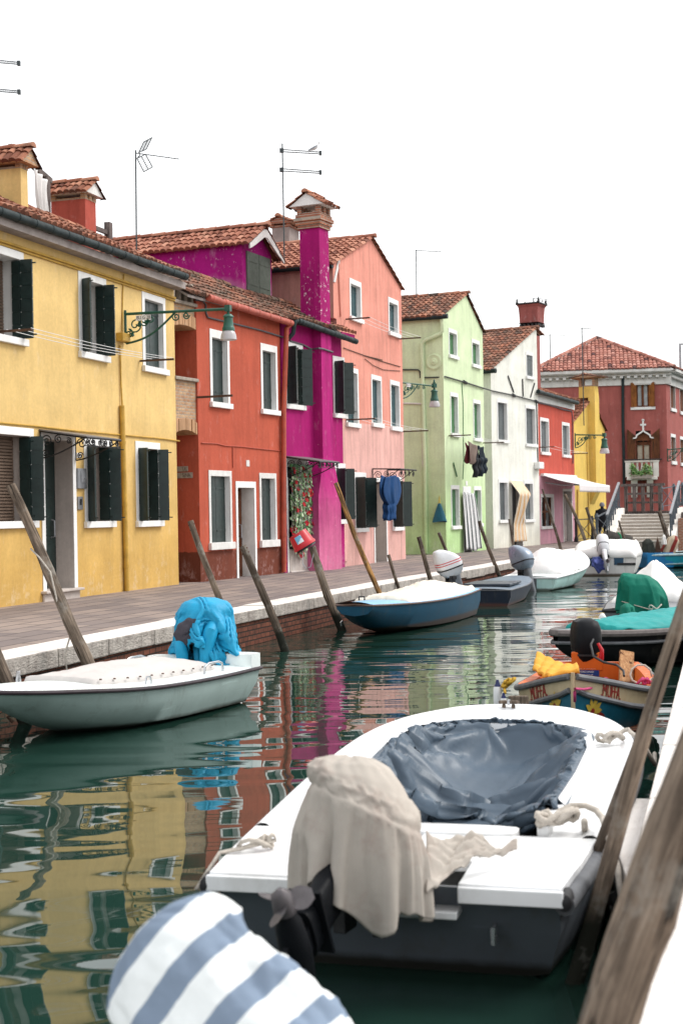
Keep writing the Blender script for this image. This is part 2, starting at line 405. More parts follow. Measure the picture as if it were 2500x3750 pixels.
b.inputs['Brick Width'].default_value = .8; b.inputs['Row Height'].default_value = .4; b.inputs['Mortar Size'].default_value = .01; b.inputs['Bias'].default_value = 0
b.inputs['Color1'].default_value = (.36, .30, .265, 1); b.inputs['Color2'].default_value = (.43, .365, .325, 1); b.inputs['Mortar'].default_value = (.42, .36, .32, 1)
m.col(m.mix(m.ramp(m.noise(m.mp(), 6, 5, .7), [(.5, 0.0), (.75, .5)]), b.outputs['Color'], (.52, .42, .37)))
M['pave_pale'] = m.m
m = NT('canal_water', .015, .5)
m.b.inputs['IOR'].default_value = 1.62
Pw = m.mp()
m.col(m.mix(m.noise(Pw, .25, 3), (.008, .030, .022), (.014, .040, .030)))
h1 = m.noise(m.mp((.22, .68, 1), (0, 0, radians(8))), 1.0, 2, .45, .25)
h2 = m.noise(m.mp((.55, 2.4, 1), (0, 0, radians(-5))), 1.0, 2, .5, .3)
h3 = m.noise(m.mp((1.2, 5.0, 1), (0, 0, radians(3))), 1.0, 1, .5)
patch = m.ramp(m.noise(m.mp((.10, .07, 1)), 1.0, 2), [(.40, .25), (.62, 1.0)])
x = m.sep()
far = m.n('MapRange'); far.inputs[1].default_value = 12; far.inputs[2].default_value = 26; far.inputs[3].default_value = .12; far.inputs[4].default_value = 1.0
m.l(x[1], far.inputs[0])
h = m.math('ADD', m.math('MULTIPLY', h1, 1.0), m.math('MULTIPLY', m.math('ADD', m.math('MULTIPLY', h2, .34), m.math('MULTIPLY', h3, .10)), m.math('MULTIPLY', far.outputs[0], patch)))
m.bump(h, 1.0, .058)
M['water'] = m.m

LQ = [(0, 2420), (400, 2338), (839, 2249), (1150, 2190), (1462, 2129), (1775, 2078), (2120, 2012)]
lq = [onz(x, y, QZ) for x, y in LQ]
d0 = V((.29, .957, 0))
lq = [lq[0] - d0 * 24] + lq + [lq[-1] + V((.40, .92, 0)) * 14]
rq = [onz(2296, 3227, QZ), onz(2500, 2417, QZ)]
dr = (rq[1] - rq[0]).normalized()
rq = [rq[0] - dr * 14] + rq + [rq[1] + dr * 12, rq[1] + dr * 42]
struct(MB().poly((-700, -200, 0), (700, -200, 0), (700, 1500, 0), (-700, 1500, 0)).build('water', M['water']))
def offs(pl, d):
    out = []
    for i, p in enumerate(pl):
        t = (pl[min(i + 1, len(pl) - 1)] - pl[max(i - 1, 0)]).normalized()
        out.append(p + V((-t.y, t.x, 0)) * d)
    return out
def quay(name_pre, line, side, pave, width=60):
    """coping of separate stones over a brick wall, pavement behind"""
    inn = offs(line, side * .60); bk = offs(line, side * .05); far_ = offs(line, side * width)
    pm = MB()
    for i in range(len(line) - 1):
        a, b_, c, d = inn[i], inn[i + 1], far_[i + 1], far_[i]
        pm.poly(a - V((0, 0, .004)), b_ - V((0, 0, .004)), c - V((0, 0, .004)), d - V((0, 0, .004)))
    struct(pm.build('pavement', pave))
    cm = MB(); rnd = random.Random(3)
    for i in range(len(line) - 1):
        L = (line[i + 1] - line[i]).length; n = max(1, round(L / 1.7))
        for k in range(n):
            t0, t1 = k / n + .004 / L * 2, (k + 1) / n - .004 / L * 2
            o0, o1 = line[i].lerp(line[i + 1], t0), line[i].lerp(line[i + 1], t1)
            q0, q1 = inn[i].lerp(inn[i + 1], t0), inn[i].lerp(inn[i + 1], t1)
            dz = V((0, 0, rnd.uniform(-.008, .008))); h = V((0, 0, rnd.uniform(.18, .23)))
            cm.add([o0 + dz, o1 + dz, q1 + dz, q0 + dz, o0 - h, o1 - h, q1 - h, q0 - h],
                   [(0, 1, 2, 3), (4, 7, 6, 5), (0, 4, 5, 1), (1, 5, 6, 2), (2, 6, 7, 3), (3, 7, 4, 0)])
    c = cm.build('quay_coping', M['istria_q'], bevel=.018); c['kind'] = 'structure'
    wm = MB()
    for i in range(len(line) - 1):
        a, b_ = bk[i], bk[i + 1]
        wm.poly(V((a.x, a.y, .43)), V((b_.x, b_.y, .43)), V((b_.x, b_.y, -1.5)), V((a.x, a.y, -1.5)))
    struct(wm.build('quay_wall', M['brick_quay']))
m = NT('coping_stone', .85, .25); P = m.mp(); z = m.sep()[2]
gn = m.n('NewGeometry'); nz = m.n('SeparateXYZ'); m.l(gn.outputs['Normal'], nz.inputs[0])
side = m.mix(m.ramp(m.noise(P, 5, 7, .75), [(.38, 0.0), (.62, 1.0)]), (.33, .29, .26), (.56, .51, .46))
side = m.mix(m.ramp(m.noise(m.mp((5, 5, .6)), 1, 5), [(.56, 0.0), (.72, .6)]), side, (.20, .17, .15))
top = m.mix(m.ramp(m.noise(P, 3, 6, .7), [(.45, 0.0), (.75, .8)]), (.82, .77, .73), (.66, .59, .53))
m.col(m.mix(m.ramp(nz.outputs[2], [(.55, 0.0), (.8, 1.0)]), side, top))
m.bump(m.noise(m.mp((1, 1, 2.5)), 14, 5, .7), .9, .05)
M['istria_q'] = m.m
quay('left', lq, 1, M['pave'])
quay('right', rq, -1, M['pave_pale'], 40)

# ---------------------------------------------------------------- tiled roofs
def tiles(mb, E0, a, w, s, L, tw=.2, th=.34, ha=.075, seed=1, keep=None, seg=6):
    """barrel tiles on the plane E0 + a*x + s*y: every cover tile its own half round with a raised front lip"""
    rnd = random.Random(seed); E0, a, s = V(E0), V(a).normalized(), V(s).normalized()
    n = a.cross(s); n = n if n.z > 0 else -n
    nc = max(1, round(w / tw)); tw = w / nc; nr = max(1, math.ceil(L / th))
    for i in range(nc):
        cj = rnd.uniform(-.012, .012)
        for j in range(nr):
            if keep and not keep((i + .5) * tw, (j + .5) * th): continue
            y0 = j * th - .045 + rnd.uniform(-.03, .03); y1 = min(L, (j + 1) * th + .02)
            lift = .03 + rnd.uniform(0, .014); sh = rnd.uniform(-.009, .009)
            mb.tone = min(1, max(0, rnd.gauss(.52, .24)))
            vs = []
            for k in range(seg + 1):
                q = k / seg; x = i * tw + q * tw + sh; h = ha * sqrt(max(0, 1 - (2 * q - 1) ** 2))
                vs.append(E0 + a * x + s * y0 + n * (h + lift + cj))
            for k in range(seg + 1):
                q = k / seg; x = i * tw + q * tw + sh; h = ha * .92 * sqrt(max(0, 1 - (2 * q - 1) ** 2))
                vs.append(E0 + a * x + s * y1 + n * (h + cj))
            for k in range(seg + 1):
                q = k / seg; x = i * tw + q * tw + sh; h = ha * sqrt(max(0, 1 - (2 * q - 1) ** 2))
                vs.append(E0 + a * x + s * (y0 + .012) + n * (max(h + lift - .045, -.01) if j else max(h * .45 - .02, -.02)))
            fs = [(k, k + 1, seg + 2 + k, seg + 1 + k) for k in range(seg)]
            mb.add(vs, fs)
            t = mb.tone; mb.tone = t * .5  # front lips darker: the shade under each tile end put into the tone
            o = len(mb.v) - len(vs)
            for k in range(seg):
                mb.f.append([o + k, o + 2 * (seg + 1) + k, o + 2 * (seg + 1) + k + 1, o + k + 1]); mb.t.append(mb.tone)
    mb.tone = .5
def ridge(mb, A, B, r=.1, seed=2, up=(0, 0, 1)):
    rnd = random.Random(seed); A, B = V(A), V(B); d = B - A; L = d.length; d /= L
    x = d.cross(V(up)).normalized(); z = x.cross(d); n = max(1, round(L / .42))
    for i in range(n):
        mb.tone = min(1, max(0, rnd.gauss(.6, .2))); t0, t1 = L * i / n - .03, L * (i + 1) / n + .02
        rr = r * rnd.uniform(.95, 1.08)
        vs = []
        for t, q in ((t0, rr + .012), (t1, rr - .008)):
            for k in range(8):
                an = pi * k / 7; vs.append(A + d * t + x * (cos(an) * q * 1.1) + z * (sin(an) * q - .03))
        mb.add(vs, [(k, k + 1, 9 + k, 8 + k) for k in range(7)] + [tuple(range(7, -1, -1)), tuple(range(8, 16))])
    mb.tone = .5

# ---------------------------------------------------------------- houses
class House:
    def __init__(s, name, label, P0, P1, cat='house', group='painted houses along the canal', host=None):
        d = V((P1[0] - P0[0], P1[1] - P0[1])); s.W = d.length; s.rz = atan2(d.y, d.x)
        s.MW = Matrix.Translation((P0[0], P0[1], QZ)) @ Matrix.Rotation(s.rz, 4, 'Z'); s.inv = s.MW.inverted()
        s.open = []
        if host is None:
            s.root = empty(name, (P0[0], P0[1], QZ), s.rz, label, cat, group); s.X = None
        else: s.root = host.root; s.X = host.inv @ s.MW
    def lray(s, px):
        o = s.inv @ V((0, 0, EYE)); d = (s.inv.to_3x3() @ ray(*px)); return o, d
    def hit(s, px, y=0.0):                 # point on the plane local y = const
        o, d = s.lray(px); t = (y - o.y) / d.y; return o + d * t
    def uz(s, c, x, y, off=0.0): p = s.hit(PX(c, x, y), off); return p.x, p.z
    def hitx(s, px, x=0.0):
        o, d = s.lray(px); t = (x - o.x) / d.x; return o + d * t
    def hitp(s, px, P, n):
        o, d = s.lray(px); t = (V(P) - o).dot(V(n)) / d.dot(V(n)); return o + d * t
    def part(s, mb, name, mat, parent=None, **k):
        if s.X is not None: mb.v = [s.X @ p for p in mb.v]
        return mb.build(name, mat, parent if parent is not None else s.root, **k)
    def free(s, mb, name, mat, label, cat, group=None, **k):
        o = mb.build(name, mat, None, **k); o.matrix_world = s.MW
        return tag(o, label, cat, group)
    def rect(s, c, xl, yt, xr, yb, off=0.0):
        u0, z1 = s.uz(c, xl, yt, off); u1, _ = s.uz(c, xr, yt, off); _, z0 = s.uz(c, xl + (yb - yt) * .017, yb, off)
        return u0, u1, z0, z1
    def body(s, outlines, D, mat, leftmat=None, name='wall'):
        """front with true openings, side and back walls"""
        mb = MB(); lm = MB()
        for ol in outlines:
            us = sorted({p[0] for p in ol} | {q for o in s.open for q in o[:2]}); zs = sorted({p[1] for p in ol} | {q for o in s.open for q in o[2:]})
            n = len(ol)
            for i in range(len(us) - 1):
                for j in range(len(zs) - 1):
                    a0, a1, b0, b1 = us[i], us[i + 1], zs[j], zs[j + 1]
                    cu, cz = (a0 + a1) / 2, (b0 + b1) / 2
                    if any(o[0] < cu < o[1] and o[2] < cz < o[3] for o in s.open): continue
                    pg = [(a0, b0), (a1, b0), (a1, b1), (a0, b1)]
                    for k in range(n):
                        A, B = ol[k], ol[(k + 1) % n]; e = (B[0] - A[0], B[1] - A[1]); out = []
                        f = lambda p: e[0] * (p[1] - A[1]) - e[1] * (p[0] - A[0])
                        for q in range(len(pg)):
                            p, r = pg[q], pg[(q + 1) % len(pg)]; fp, fr = f(p), f(r)
                            if fp >= -1e-7: out.append(p)
                            if (fp > 1e-7) != (fr > 1e-7) and abs(fp - fr) > 1e-9 and fp * fr < 0:
                                t = fp / (fp - fr); out.append((p[0] + (r[0] - p[0]) * t, p[1] + (r[1] - p[1]) * t))
                        pg = out
                        if len(pg) < 3: break
                    if len(pg) >= 3: mb.poly(*[(p[0], 0, p[1]) for p in pg])
            for k in range(n):
                A, B = ol[k], ol[(k + 1) % n]
                q = [(A[0], 0, A[1]), (B[0], 0, B[1]), (B[0], D, B[1]), (A[0], D, A[1])]
                if leftmat is not None and abs(A[0] - B[0]) < 1e-6 and A[0] == min(p[0] for p in ol): lm.poly(*q)
                else: mb.poly(*q)
            mb.poly(*[(p[0], D, p[1]) for p in ol[::-1]])
        s.wall = s.part(mb, name, mat, normals=False)
        if lm.v: s.part(lm, 'side_wall', leftmat, normals=False)
    def leaf(s, mb, O, d, L, z0, z1, n, th=.04):
        O = V(O); d = V(d).normalized(); x = V((-d.y, d.x, 0))
        Mx = Matrix(((d.x, x.x, 0, O.x), (d.y, x.y, 0, O.y), (0, 0, 1, O.z), (0, 0, 0, 1)))
        for i in range(n):
            a, b_ = z0 + (z1 - z0) * i / n, z0 + (z1 - z0) * (i + 1) / n
            mb.box(0, L, -th / 2, th / 2, a + .006, b_ - .006, Mx)
        mb.box(.01, L - .01, -th / 2 + .01, th / 2 - .01, z0, z1, Mx)
        for zz in (z0 + .07, z1 - .07): mb.box(L - .02, L + .07, -.012, .012, zz - .012, zz + .012, Mx)
    def trim(s, W, u0, u1, z0, z1, o, mat, sill, sillmat, sh):
        f = MB(); a0, a1, b0, b1 = o
        if u0 < a0 - .005: f.box(u0, a0, -.02, -.0006, z0 + sh, z1, None); f.box(a1, u1, -.02, -.0006, z0 + sh, z1)
        f.box(a0 + .0005, a1 - .0005, -.02, -.0006, b1, z1)
        s.part(f, 'frame', mat, W, bevel=.006)
        if sill: s.part(MB().box(u0 - .04, u1 + .04, -.085, -.0006, z0, z0 + sh), 'sill', sillmat or mat, W, bevel=.008)
    def reveal(s, o, rd, mat, name='window'):
        a0, a1, b0, b1 = o; r = MB()
        r.poly((a0, 0, b0), (a0, rd, b0), (a0, rd, b1), (a0, 0, b1)).poly((a1, 0, b0), (a1, 0, b1), (a1, rd, b1), (a1, rd, b0))
        r.poly((a0, 0, b1), (a0, rd, b1), (a1, rd, b1), (a1, 0, b1)).poly((a0, 0, b0), (a1, 0, b0), (a1, rd, b0), (a0, rd, b0))
        r.poly((a0, rd, b0), (a1, rd, b0), (a1, rd, b1), (a0, rd, b1))
        s.open.append(o); return s.part(r, name, mat, normals=False)
    def win(s, c, xl, yt, xr, yb, kind='C', sh=.13, tr=.13, tt=.15, mat='white', shut='shutter', rev='white', rd=.2, sill=True, half=0, fl=.5, fr=.2, LB=.23, LA=.17, sillmat=None, box=None):
        u0, u1, z0, z1 = box or s.rect(c, xl, yt, xr, yb)
        o = (u0 + tr, u1 - tr, z0 + sh, z1 - tt); a0, a1, b0, b1 = o
        if kind == 'S': rd = .42
        W = s.reveal(o, rd, M[rev])
        s.trim(W, u0, u1, z0, z1, o, M[mat], sill, M[sillmat] if sillmat else None, sh)
        mid = (a0 + a1) / 2; S = M[shut]
        if kind == 'C':
            for p, q in ((a0 + .004, mid - .004), (mid + .004, a1 - .004)):
                l = MB().box(p, q, rd - .075, rd - .03, b0 + .012, b1 - .008)
                for zz in (b0 + .18 * (b1 - b0), b1 - .18 * (b1 - b0)): l.box(p + .01, q - .01, rd - .087, rd - .074, zz - .025, zz + .025)
                s.part(l, 'shutter', S, W, bevel=.005)
        elif kind == 'S':
            pn = MB().box(a0, a1, rd - .06, rd - .03, b0, b1); s.part(pn, 'blind', M['blind'], W)
            sl_ = MB(); k = int((b1 - b0) / .06)
            for i in range(k): sl_.box(a0 + .05, a1 - .05, rd - .10, rd - .075, b0 + .03 + i * .06, b0 + .065 + i * .06)
            s.part(sl_, 'slats', M['blind'], W)
            s.leaf(l := MB(), (a1 - .035, LA - .03, 0), (0, -1, 0), LA, b0 + .02, b1 - .02, 6); s.part(l, 'shutter', S, W)
            s.leaf(l := MB(), (a1 - .02, -.035, 0), (sin(fr), -cos(fr), 0), LB, b0 + .0, b1 - .0, 6); s.part(l, 'shutter', S, W)
            s.leaf(l := MB(), (a0 + .035, LA - .03, 0), (0, -1, 0), LA, b0 + .02, b1 - .02, 6); s.part(l, 'shutter', S, W)
            s.leaf(l := MB(), (a0 + .02, -.035, 0), (-sin(fl), -cos(fl), 0), LB, b0 + .0, b1 - .0, 6); s.part(l, 'shutter', S, W)
        elif kind == 'W':                      # glazed sash in brown wood behind white curtains
            g = MB().box(a0, a1, rd - .05, rd - .03, b0, b1); s.part(g, 'pane', M['curtain'], W)
            f = MB()
            for p, q in ((a0, a0 + .09), (mid - .07, mid + .07), (a1 - .09, a1)): f.box(p, q, rd - .12, rd - .051, b0, b1)
            for p, q in ((b0, b0 + .1), (b1 - .09, b1)): f.box(a0 + .091, mid - .071, rd - .11, rd - .052, p, q).box(mid + .071, a1 - .091, rd - .11, rd - .052, p, q)
            s.part(f, 'sash', M['woodframe'], W)
            for q, sg in ((a0, -1), (a1, 1)):
                s.leaf(l := MB(), (q, -.03, 0), (sg * .93, -.36, 0), .34, b0, b1, 3); s.part(l, 'shutter', M['woodshut'], W)
        elif kind == 'D':                      # dark wooden window
            g = MB().box(a0, a1, rd - .04, rd - .02, b0, b1); s.part(g, 'pane', M['glass'], W)
            f = MB(); f.box(a0, a0 + .08, rd - .1, rd - .041, b0, b1).box(a1 - .08, a1, rd - .1, rd - .041, b0, b1).box(mid - .05, mid + .05, rd - .1, rd - .041, b0, b1)
            f.box(a0 + .081, mid - .051, rd - .09, rd - .042, (b0 + b1) / 2 - .04, (b0 + b1) / 2 + .04).box(mid + .051, a1 - .081, rd - .09, rd - .042, (b0 + b1) / 2 - .04, (b0 + b1) / 2 + .04)
            s.part(f, 'sash', M['woodframe'], W)
        return W
    def door(s, c, xl, yt, xr, yb, rd=.45, tr=.13, tt=.15, rev='reveal', leaf='shutter', mat='white', z0=None, leafx=0.0):
        u0, u1, zb, z1 = s.rect(c, xl, yt, xr, yb); z0 = zb if z0 is None else z0
        o = (u0 + tr, u1 - tr, z0, z1 - tt); W = s.reveal(o, rd, M[rev], 'door'); a0, a1, b0, b1 = o
        s.trim(W, u0, u1, z0, z1, o, M[mat], False, None, 0)
        l = MB().box(a0 + .01, a1 - .01, rd - .07, rd - .02, b0 + .02, b1 - .01)
        for k in range(3): l.box(a0 + .12, a1 - .12, rd - .085, rd - .069, b0 + .15 + k * (b1 - b0 - .2) / 3, b0 + (k + 1) * (b1 - b0 - .2) / 3)
        s.part(l, 'leaf', M[leaf], W, bevel=.006)
        h = MB().tube([(a1 - .2, rd - .07, b0 + 1.0), (a1 - .2, rd - .15, b0 + 1.02), (a1 - .2, rd - .15, b0 + 1.33), (a1 - .2, rd - .07, b0 + 1.35)], .018)
        s.part(h, 'handle', M['alu'], W, smooth=True)
        return W, o
    def gutter(s, pts, r, mat, name='gutter', rings=True):
        g = MB(); a, b_ = V(pts[0]), V(pts[-1]); L = (b_ - a).length; n = int(L / .62)
        g.tube(pts, r, 12)
        if rings:
            for i in range(n + 1):
                t = (i + .3) / (n + .6); p = a.lerp(b_, t); d = (b_ - a).normalized() * .02; g.tube([p - d, p + d], r * 1.09, 12)
        return s.part(g, name, mat, smooth=True)
    def pipe(s, pts, r, mat, name='downpipe', collars=3):
        g = MB(); g.tube(pts, r, 10); a, b_ = V(pts[-2]), V(pts[-1])
        for i in range(collars): p = a.lerp(b_, (i + .6) / collars); g.tube([p - V((0, 0, .03)), p + V((0, 0, .03))], r * 1.18, 10)
        return s.part(g, name, mat, smooth=True)
def chimcap(H, parent, u0, u1, y0, y1, z, h=.28, ridge_axis='x', over=.16, tmat='tile', rise=.3, brick='brick_cap', gable='white', seed=5):
    """posts over the flue, a tiled saddle roof and its end gables"""
    p = MB(); w_ = .13
    for a in (u0, (u0 + u1) / 2 - w_ / 2, u1 - w_):
        for b_ in (y0, y1 - w_): p.box(a, a + w_, b_, b_ + w_, z, z + h)
    p.box(u0 + .02, u1 - .02, y0 + .02, y1 - .02, z - .01, z + .05)
    H.part(p, 'cap_posts', M[brick], parent)
    t = MB(); zr = z + h
    if ridge_axis == 'x':
        ym = (y0 + y1) / 2; hw = (y1 - y0) / 2 + over; L = hypot(hw, rise)
        tiles(t, (u0 - over, ym - hw, zr), (1, 0, 0), u1 - u0 + 2 * over, (0, hw, rise), L, .17, .3, .055, seed)
        tiles(t, (u0 - over, ym + hw, zr), (1, 0, 0), u1 - u0 + 2 * over, (0, -hw, rise), L, .17, .3, .055, seed + 1)
        ridge(t, (u0 - over, ym, zr + rise + .05), (u1 + over, ym, zr + rise + .05), .09)
        slab = [(ym - hw, zr), (ym + hw, zr), (ym, zr + rise)]
        g = MB().prism(slab, lambda q: V((u0 - over + .06, q[0], q[1])), lambda q: V((u1 + over - .06, q[0], q[1])))
    else:
        um = (u0 + u1) / 2; hw = (u1 - u0) / 2 + over; L = hypot(hw, rise)
        tiles(t, (um - hw, y0 - over, zr), (0, 1, 0), y1 - y0 + 2 * over, (hw, 0, rise), L, .17, .3, .055, seed)
        tiles(t, (um + hw, y0 - over, zr), (0, 1, 0), y1 - y0 + 2 * over, (-hw, 0, rise), L, .17, .3, .055, seed + 1)
        ridge(t, (um, y0 - over, zr + rise + .05), (um, y1 + over, zr + rise + .05), .09)
        slab = [(um - hw, zr), (um + hw, zr), (um, zr + rise)]
        g = MB().prism(slab, lambda q: V((q[0], y0 - over + .06, q[1])), lambda q: V((q[0], y1 + over - .06, q[1])))
    H.part(g, 'cap_gable', M[gable], parent)
    H.part(t, 'cap_tiles', M[tmat], parent)
def scroll(mb, O, ex, ez, r, turns=1.6, n=26, th=.012, start=0, dirn=1):
    O, ex, ez = V(O), V(ex), V(ez); pts = []
    for i in range(n + 1):
        t = i / n; a = start + dirn * t * turns * 2 * pi; q = r * (1 - .85 * t)
        pts.append(O + ex * (q * cos(a)) + ez * (q * sin(a)))
    mb.tube(pts, th, 6)
def canopy(H, u0, u1, z, out=1.0, drop=.15, name='door_canopy'):
    c = MB().add([(u0, -.01, z), (u1, -.01, z), (u1, -out, z - drop), (u0, -out, z - drop), (u0, -.01, z - .025), (u1, -.01, z - .025), (u1, -out, z - drop - .025), (u0, -out, z - drop - .025)],
                 [(0, 1, 2, 3), (7, 6, 5, 4), (0, 4, 5, 1), (1, 5, 6, 2), (2, 6, 7, 3), (3, 7, 4, 0)])
    o = H.part(c, name, M['canopy'])
    b = MB()
    for u in (u0 + .03, u1 - .03):
        b.tube([(u, -.02, z - .04), (u, -out, z - drop - .04)], .016, 6); b.tube([(u, -.02, z - .04), (u, -.02, z - .55)], .014, 6)
        pts = [(u, -.03 - (out - .08) * t, z - .55 + (.5 - drop) * t ** 1.5) for t in [i / 10 for i in range(11)]]; b.tube(pts, .014, 6)
        scroll(b, (u, -.16, z - .22), (0, 1, 0), (0, 0, 1), .11); scroll(b, (u, -.40, z - .20), (0, 1, 0), (0, 0, 1), .085, start=2, dirn=-1)
        scroll(b, (u, -.62, z - drop - .08), (0, 1, 0), (0, 0, 1), .06, start=1); scroll(b, (u, -.12, z - .46), (0, 1, 0), (0, 0, 1), .07, start=3, dirn=-1)
    for k in range(6):
        uu = u0 + (u1 - u0) * (k + .5) / 6; scroll(b, (uu, -out + .03, z - drop - .1), (1, 0, 0), (0, 0, 1), .07, start=k, dirn=1 if k % 2 else -1)
    b.tube([(u0, -out + .03, z - drop - .18), (u1, -out + .03, z - drop - .18)], .01, 6); b.tube([(u0, -out, z - drop - .03), (u1, -out, z - drop - .03)], .02, 6)
    H.part(b, 'scroll_bracket', M['iron'], o)
    return o
M['canopy'] = paint('canopy_sheet', (.16, .15, .155), .5, .2, 6)
M['curtain'] = paint('net_curtain', (.45, .50, .52), .5, .4, 2.5)
DBG = {}
def G(c, x, y): p = onz(*PX(c, x, y), QZ); return p
def roofplane(mb, E0, a, w, s, L): # deck under the tiles
    E0, a, s = V(E0), V(a), V(s).normalized()
    mb.poly(E0, E0 + a * w, E0 + a * w + s * L, E0 + s * L)
def eaves(H, u0, u1, ze, slope, L, mat, over=.28, seed=1, D=None, name='roof', back=True, tw=.2):
    t = MB(); s_ = V((0, cos(slope), sin(slope)))
    E0 = V((u0, -over, ze + .03))
    tiles(t, E0, (1, 0, 0), u1 - u0, s_, L, tw, .34, .07, seed)
    R = E0 + s_ * L
    if back:
        ridge(t, R + V((0, 0, .06)), R + V((u1 - u0, 0, .06)), .1, seed)
        t.tone = .3; t.poly(R, R + V((u1 - u0, 0, 0)), R + V((u1 - u0, L * cos(slope), -L * sin(slope))), R + V((0, L * cos(slope), -L * sin(slope)))); t.tone = .5
    o = H.part(t, name, mat, normals=False)
    d = MB().add([E0 + V((0, .03, -.03)), E0 + V((u1 - u0, .03, -.03)), R + V((u1 - u0, 0, -.03)), R + V((0, 0, -.03)),
                  E0 + V((0, .03, -.09)), E0 + V((u1 - u0, .03, -.09)), R + V((u1 - u0, 0, -.09)), R + V((0, 0, -.09))],
                 [(0, 1, 2, 3), (7, 6, 5, 4), (0, 4, 5, 1), (1, 5, 6, 2), (2, 6, 7, 3), (3, 7, 4, 0)])
    H.part(d, 'soffit', M['soffit'], o)
    return o, E0, s_
def gableroof(H, u0, z0, ua, za, u1, z1, D, mat, seed=1, right=True, over=.22, name='roof', y0=-.1):
    t = MB(); d = V((ua - u0, 0, za - z0)); L = d.length; d /= L
    tiles(t, V((u0, y0, z0)) - d * over + V((0, 0, .03)), (0, 1, 0), D - y0, d, L + over, .21, .36, .075, seed)
    if right:
        d2 = V((ua - u1, 0, za - z1)); L2 = d2.length; d2 /= L2
        tiles(t, V((u1, y0, z1)) - d2 * over * .5 + V((0, 0, .03)), (0, 1, 0), D - y0, d2, L2 + over * .5, .21, .36, .075, seed + 3)
    ridge(t, (ua, y0 - .04, za + .09), (ua, D, za + .09), .1, seed)
    return H.part(t, name, mat, normals=False)

# ================= yellow house
p0, p1 = G(2, 0, 1846), G(2, 1468, 1656)
HY = House('yellow_house', 'ochre yellow two storey house with bifold dark green shutters', p0, p1)
H = HY; zc = H.uz(1, 1415, 1195)[1]; U0 = -3.2
H.win(1, -150, 845, 188, 1655, 'S', fl=.5, fr=.1)
H.win(1, 638, 1095, 865, 1812, 'S', fl=.40, fr=.08)
H.win(1, 1160, 1265, 1350, 1925, 'C', rd=.18)
H.win(2, -150, 340, 272, 1206, 'S', rev='reveal', fl=.4, fr=.3, LA=.22)
H.win(2, 684, 450, 912, 1196, 'S', rev='reveal', fl=.5, fr=.3, LA=.22)
H.win(2, 1107, 480, 1308, 1188, 'S', rev='reveal', fl=.3, fr=.45, LA=.22)
dW, dO = H.door(2, 330, 395, 614, 1715, rd=.45)
st = MB().box(dO[0] - .2, dO[1] + .2, -.13, .02, dO[2] - .05, dO[2] + .0).box(dO[0] - .15, dO[1] + .15, -.05, -.0006, -.05, dO[2] - .05)
H.part(st, 'threshold', M['reveal'], dW, bevel=.012)
H.body([[(U0, -.06), (H.W, -.06), (H.W, zc), (U0, zc)]], 6, M['yellow'])
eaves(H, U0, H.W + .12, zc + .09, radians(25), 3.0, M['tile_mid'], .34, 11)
H.part(MB().box(U0, H.W, -.30, -.001, zc - .17, zc - .02), 'soffit_board', M['soffit'])
a = H.hit(PX(1, 0, 612), -.36); b_ = H.hit(PX(1, 1525, 1150), -.36)
H.gutter([a + (a - b_) * .4, b_], .085, M['gutter'])
H.part(MB().tube([(U0, -.03, zc - .36), (H.W, -.03, zc - .36)], .03, 8).tube([(U0, -.025, zc - .42), (H.W, -.025, zc - .42)], .02, 8), 'cable_moulding', M['yellow_pipe'], smooth=True)
pts = [H.hit(PX(2, x, y), -.02) for x, y in ((0, 332), (300, 360), (640, 400), (1000, 432), (1330, 462), (1472, 482))]
H.part(MB().tube([pts[0] * 2 - pts[1]] + pts, .018, 6), 'wall_cable', M['yellow_pipe'])
H.pipe([H.hit(PX(2, 1002, 190), -.06), H.hit(PX(2, 1043, 1712), -.06)], .055, M['yellow_pipe'])
H.part(MB().tube([H.hit(PX(1, *q), -.02) for q in ((1018, 1130), (1008, 1290), (1003, 1600))], .014, 6).tube([H.hit(PX(1, *q), -.03) for q in ((985, 1712), (990, 1860), (993, 2016))] + [H.hit(PX(2, 1004, 190), -.04)], .02, 6), 'conduit', M['yellow_pipe'])
u0, z1 = H.uz(1, 953, 1608); u1, z0 = H.uz(1, 1018, 1700)
H.part(MB().box(u0, u1, -.16, -.0006, z0 + .02, z1), 'junction_box', M['yellow_pipe'], bevel=.012)
u0, u1, z0, z1 = H.rect(2, 628, 577, 664, 620)
pl = H.part(MB().box(u0, u1, -.015, -.0006, z0, z1), 'number_plate', M['white'])
textobj('digits', '924', (z1 - z0) * .8, Matrix.Translation(((u0 + u1) / 2, -.017, (z0 + z1) / 2)) @ Matrix.Rotation(pi / 2, 4, 'X'), M['iron'], pl, .001)
pl.children[0].parent = pl
u0, u1, z0, z1 = H.rect(2, 622, 705, 690, 872)
mb_ = H.part(MB().box(u0, u1, -.06, -.0006, z0, z1), 'meter_box', M['alu'], bevel=.01)
H.part(MB().box(u0 + .1, u1 - .03, -.07, -.061, z0 + .12, z1 - .06).tube([(u1 - .1, -.07, (z0 + z1) / 2), (u1 - .1, -.08, (z0 + z1) / 2)], .02), 'lid', M['alu'], mb_)
u0, u1, z0, z1 = H.rect(2, 632, 937, 672, 1045)
ic = H.part(MB().box(u0, u1, -.03, -.0006, z0, z1), 'intercom', M['alu'], bevel=.008)
H.part(MB().box(u0 + .06, u1 - .06, -.034, -.031, z1 - .17, z1 - .1).lathe([(.04, 0), (.04, .006)], ((u0 + u1) / 2, -.036, z0 + .18), 12, Matrix.Rotation(pi / 2, 4, 'X')), 'buttons', M['iron'], ic)
# canopy over the door
u0, zz = H.uz(2, 318, 384); u1, _ = H.uz(2, 618, 420)
canopy(H, u0, u1, zz, 1.0, .16)
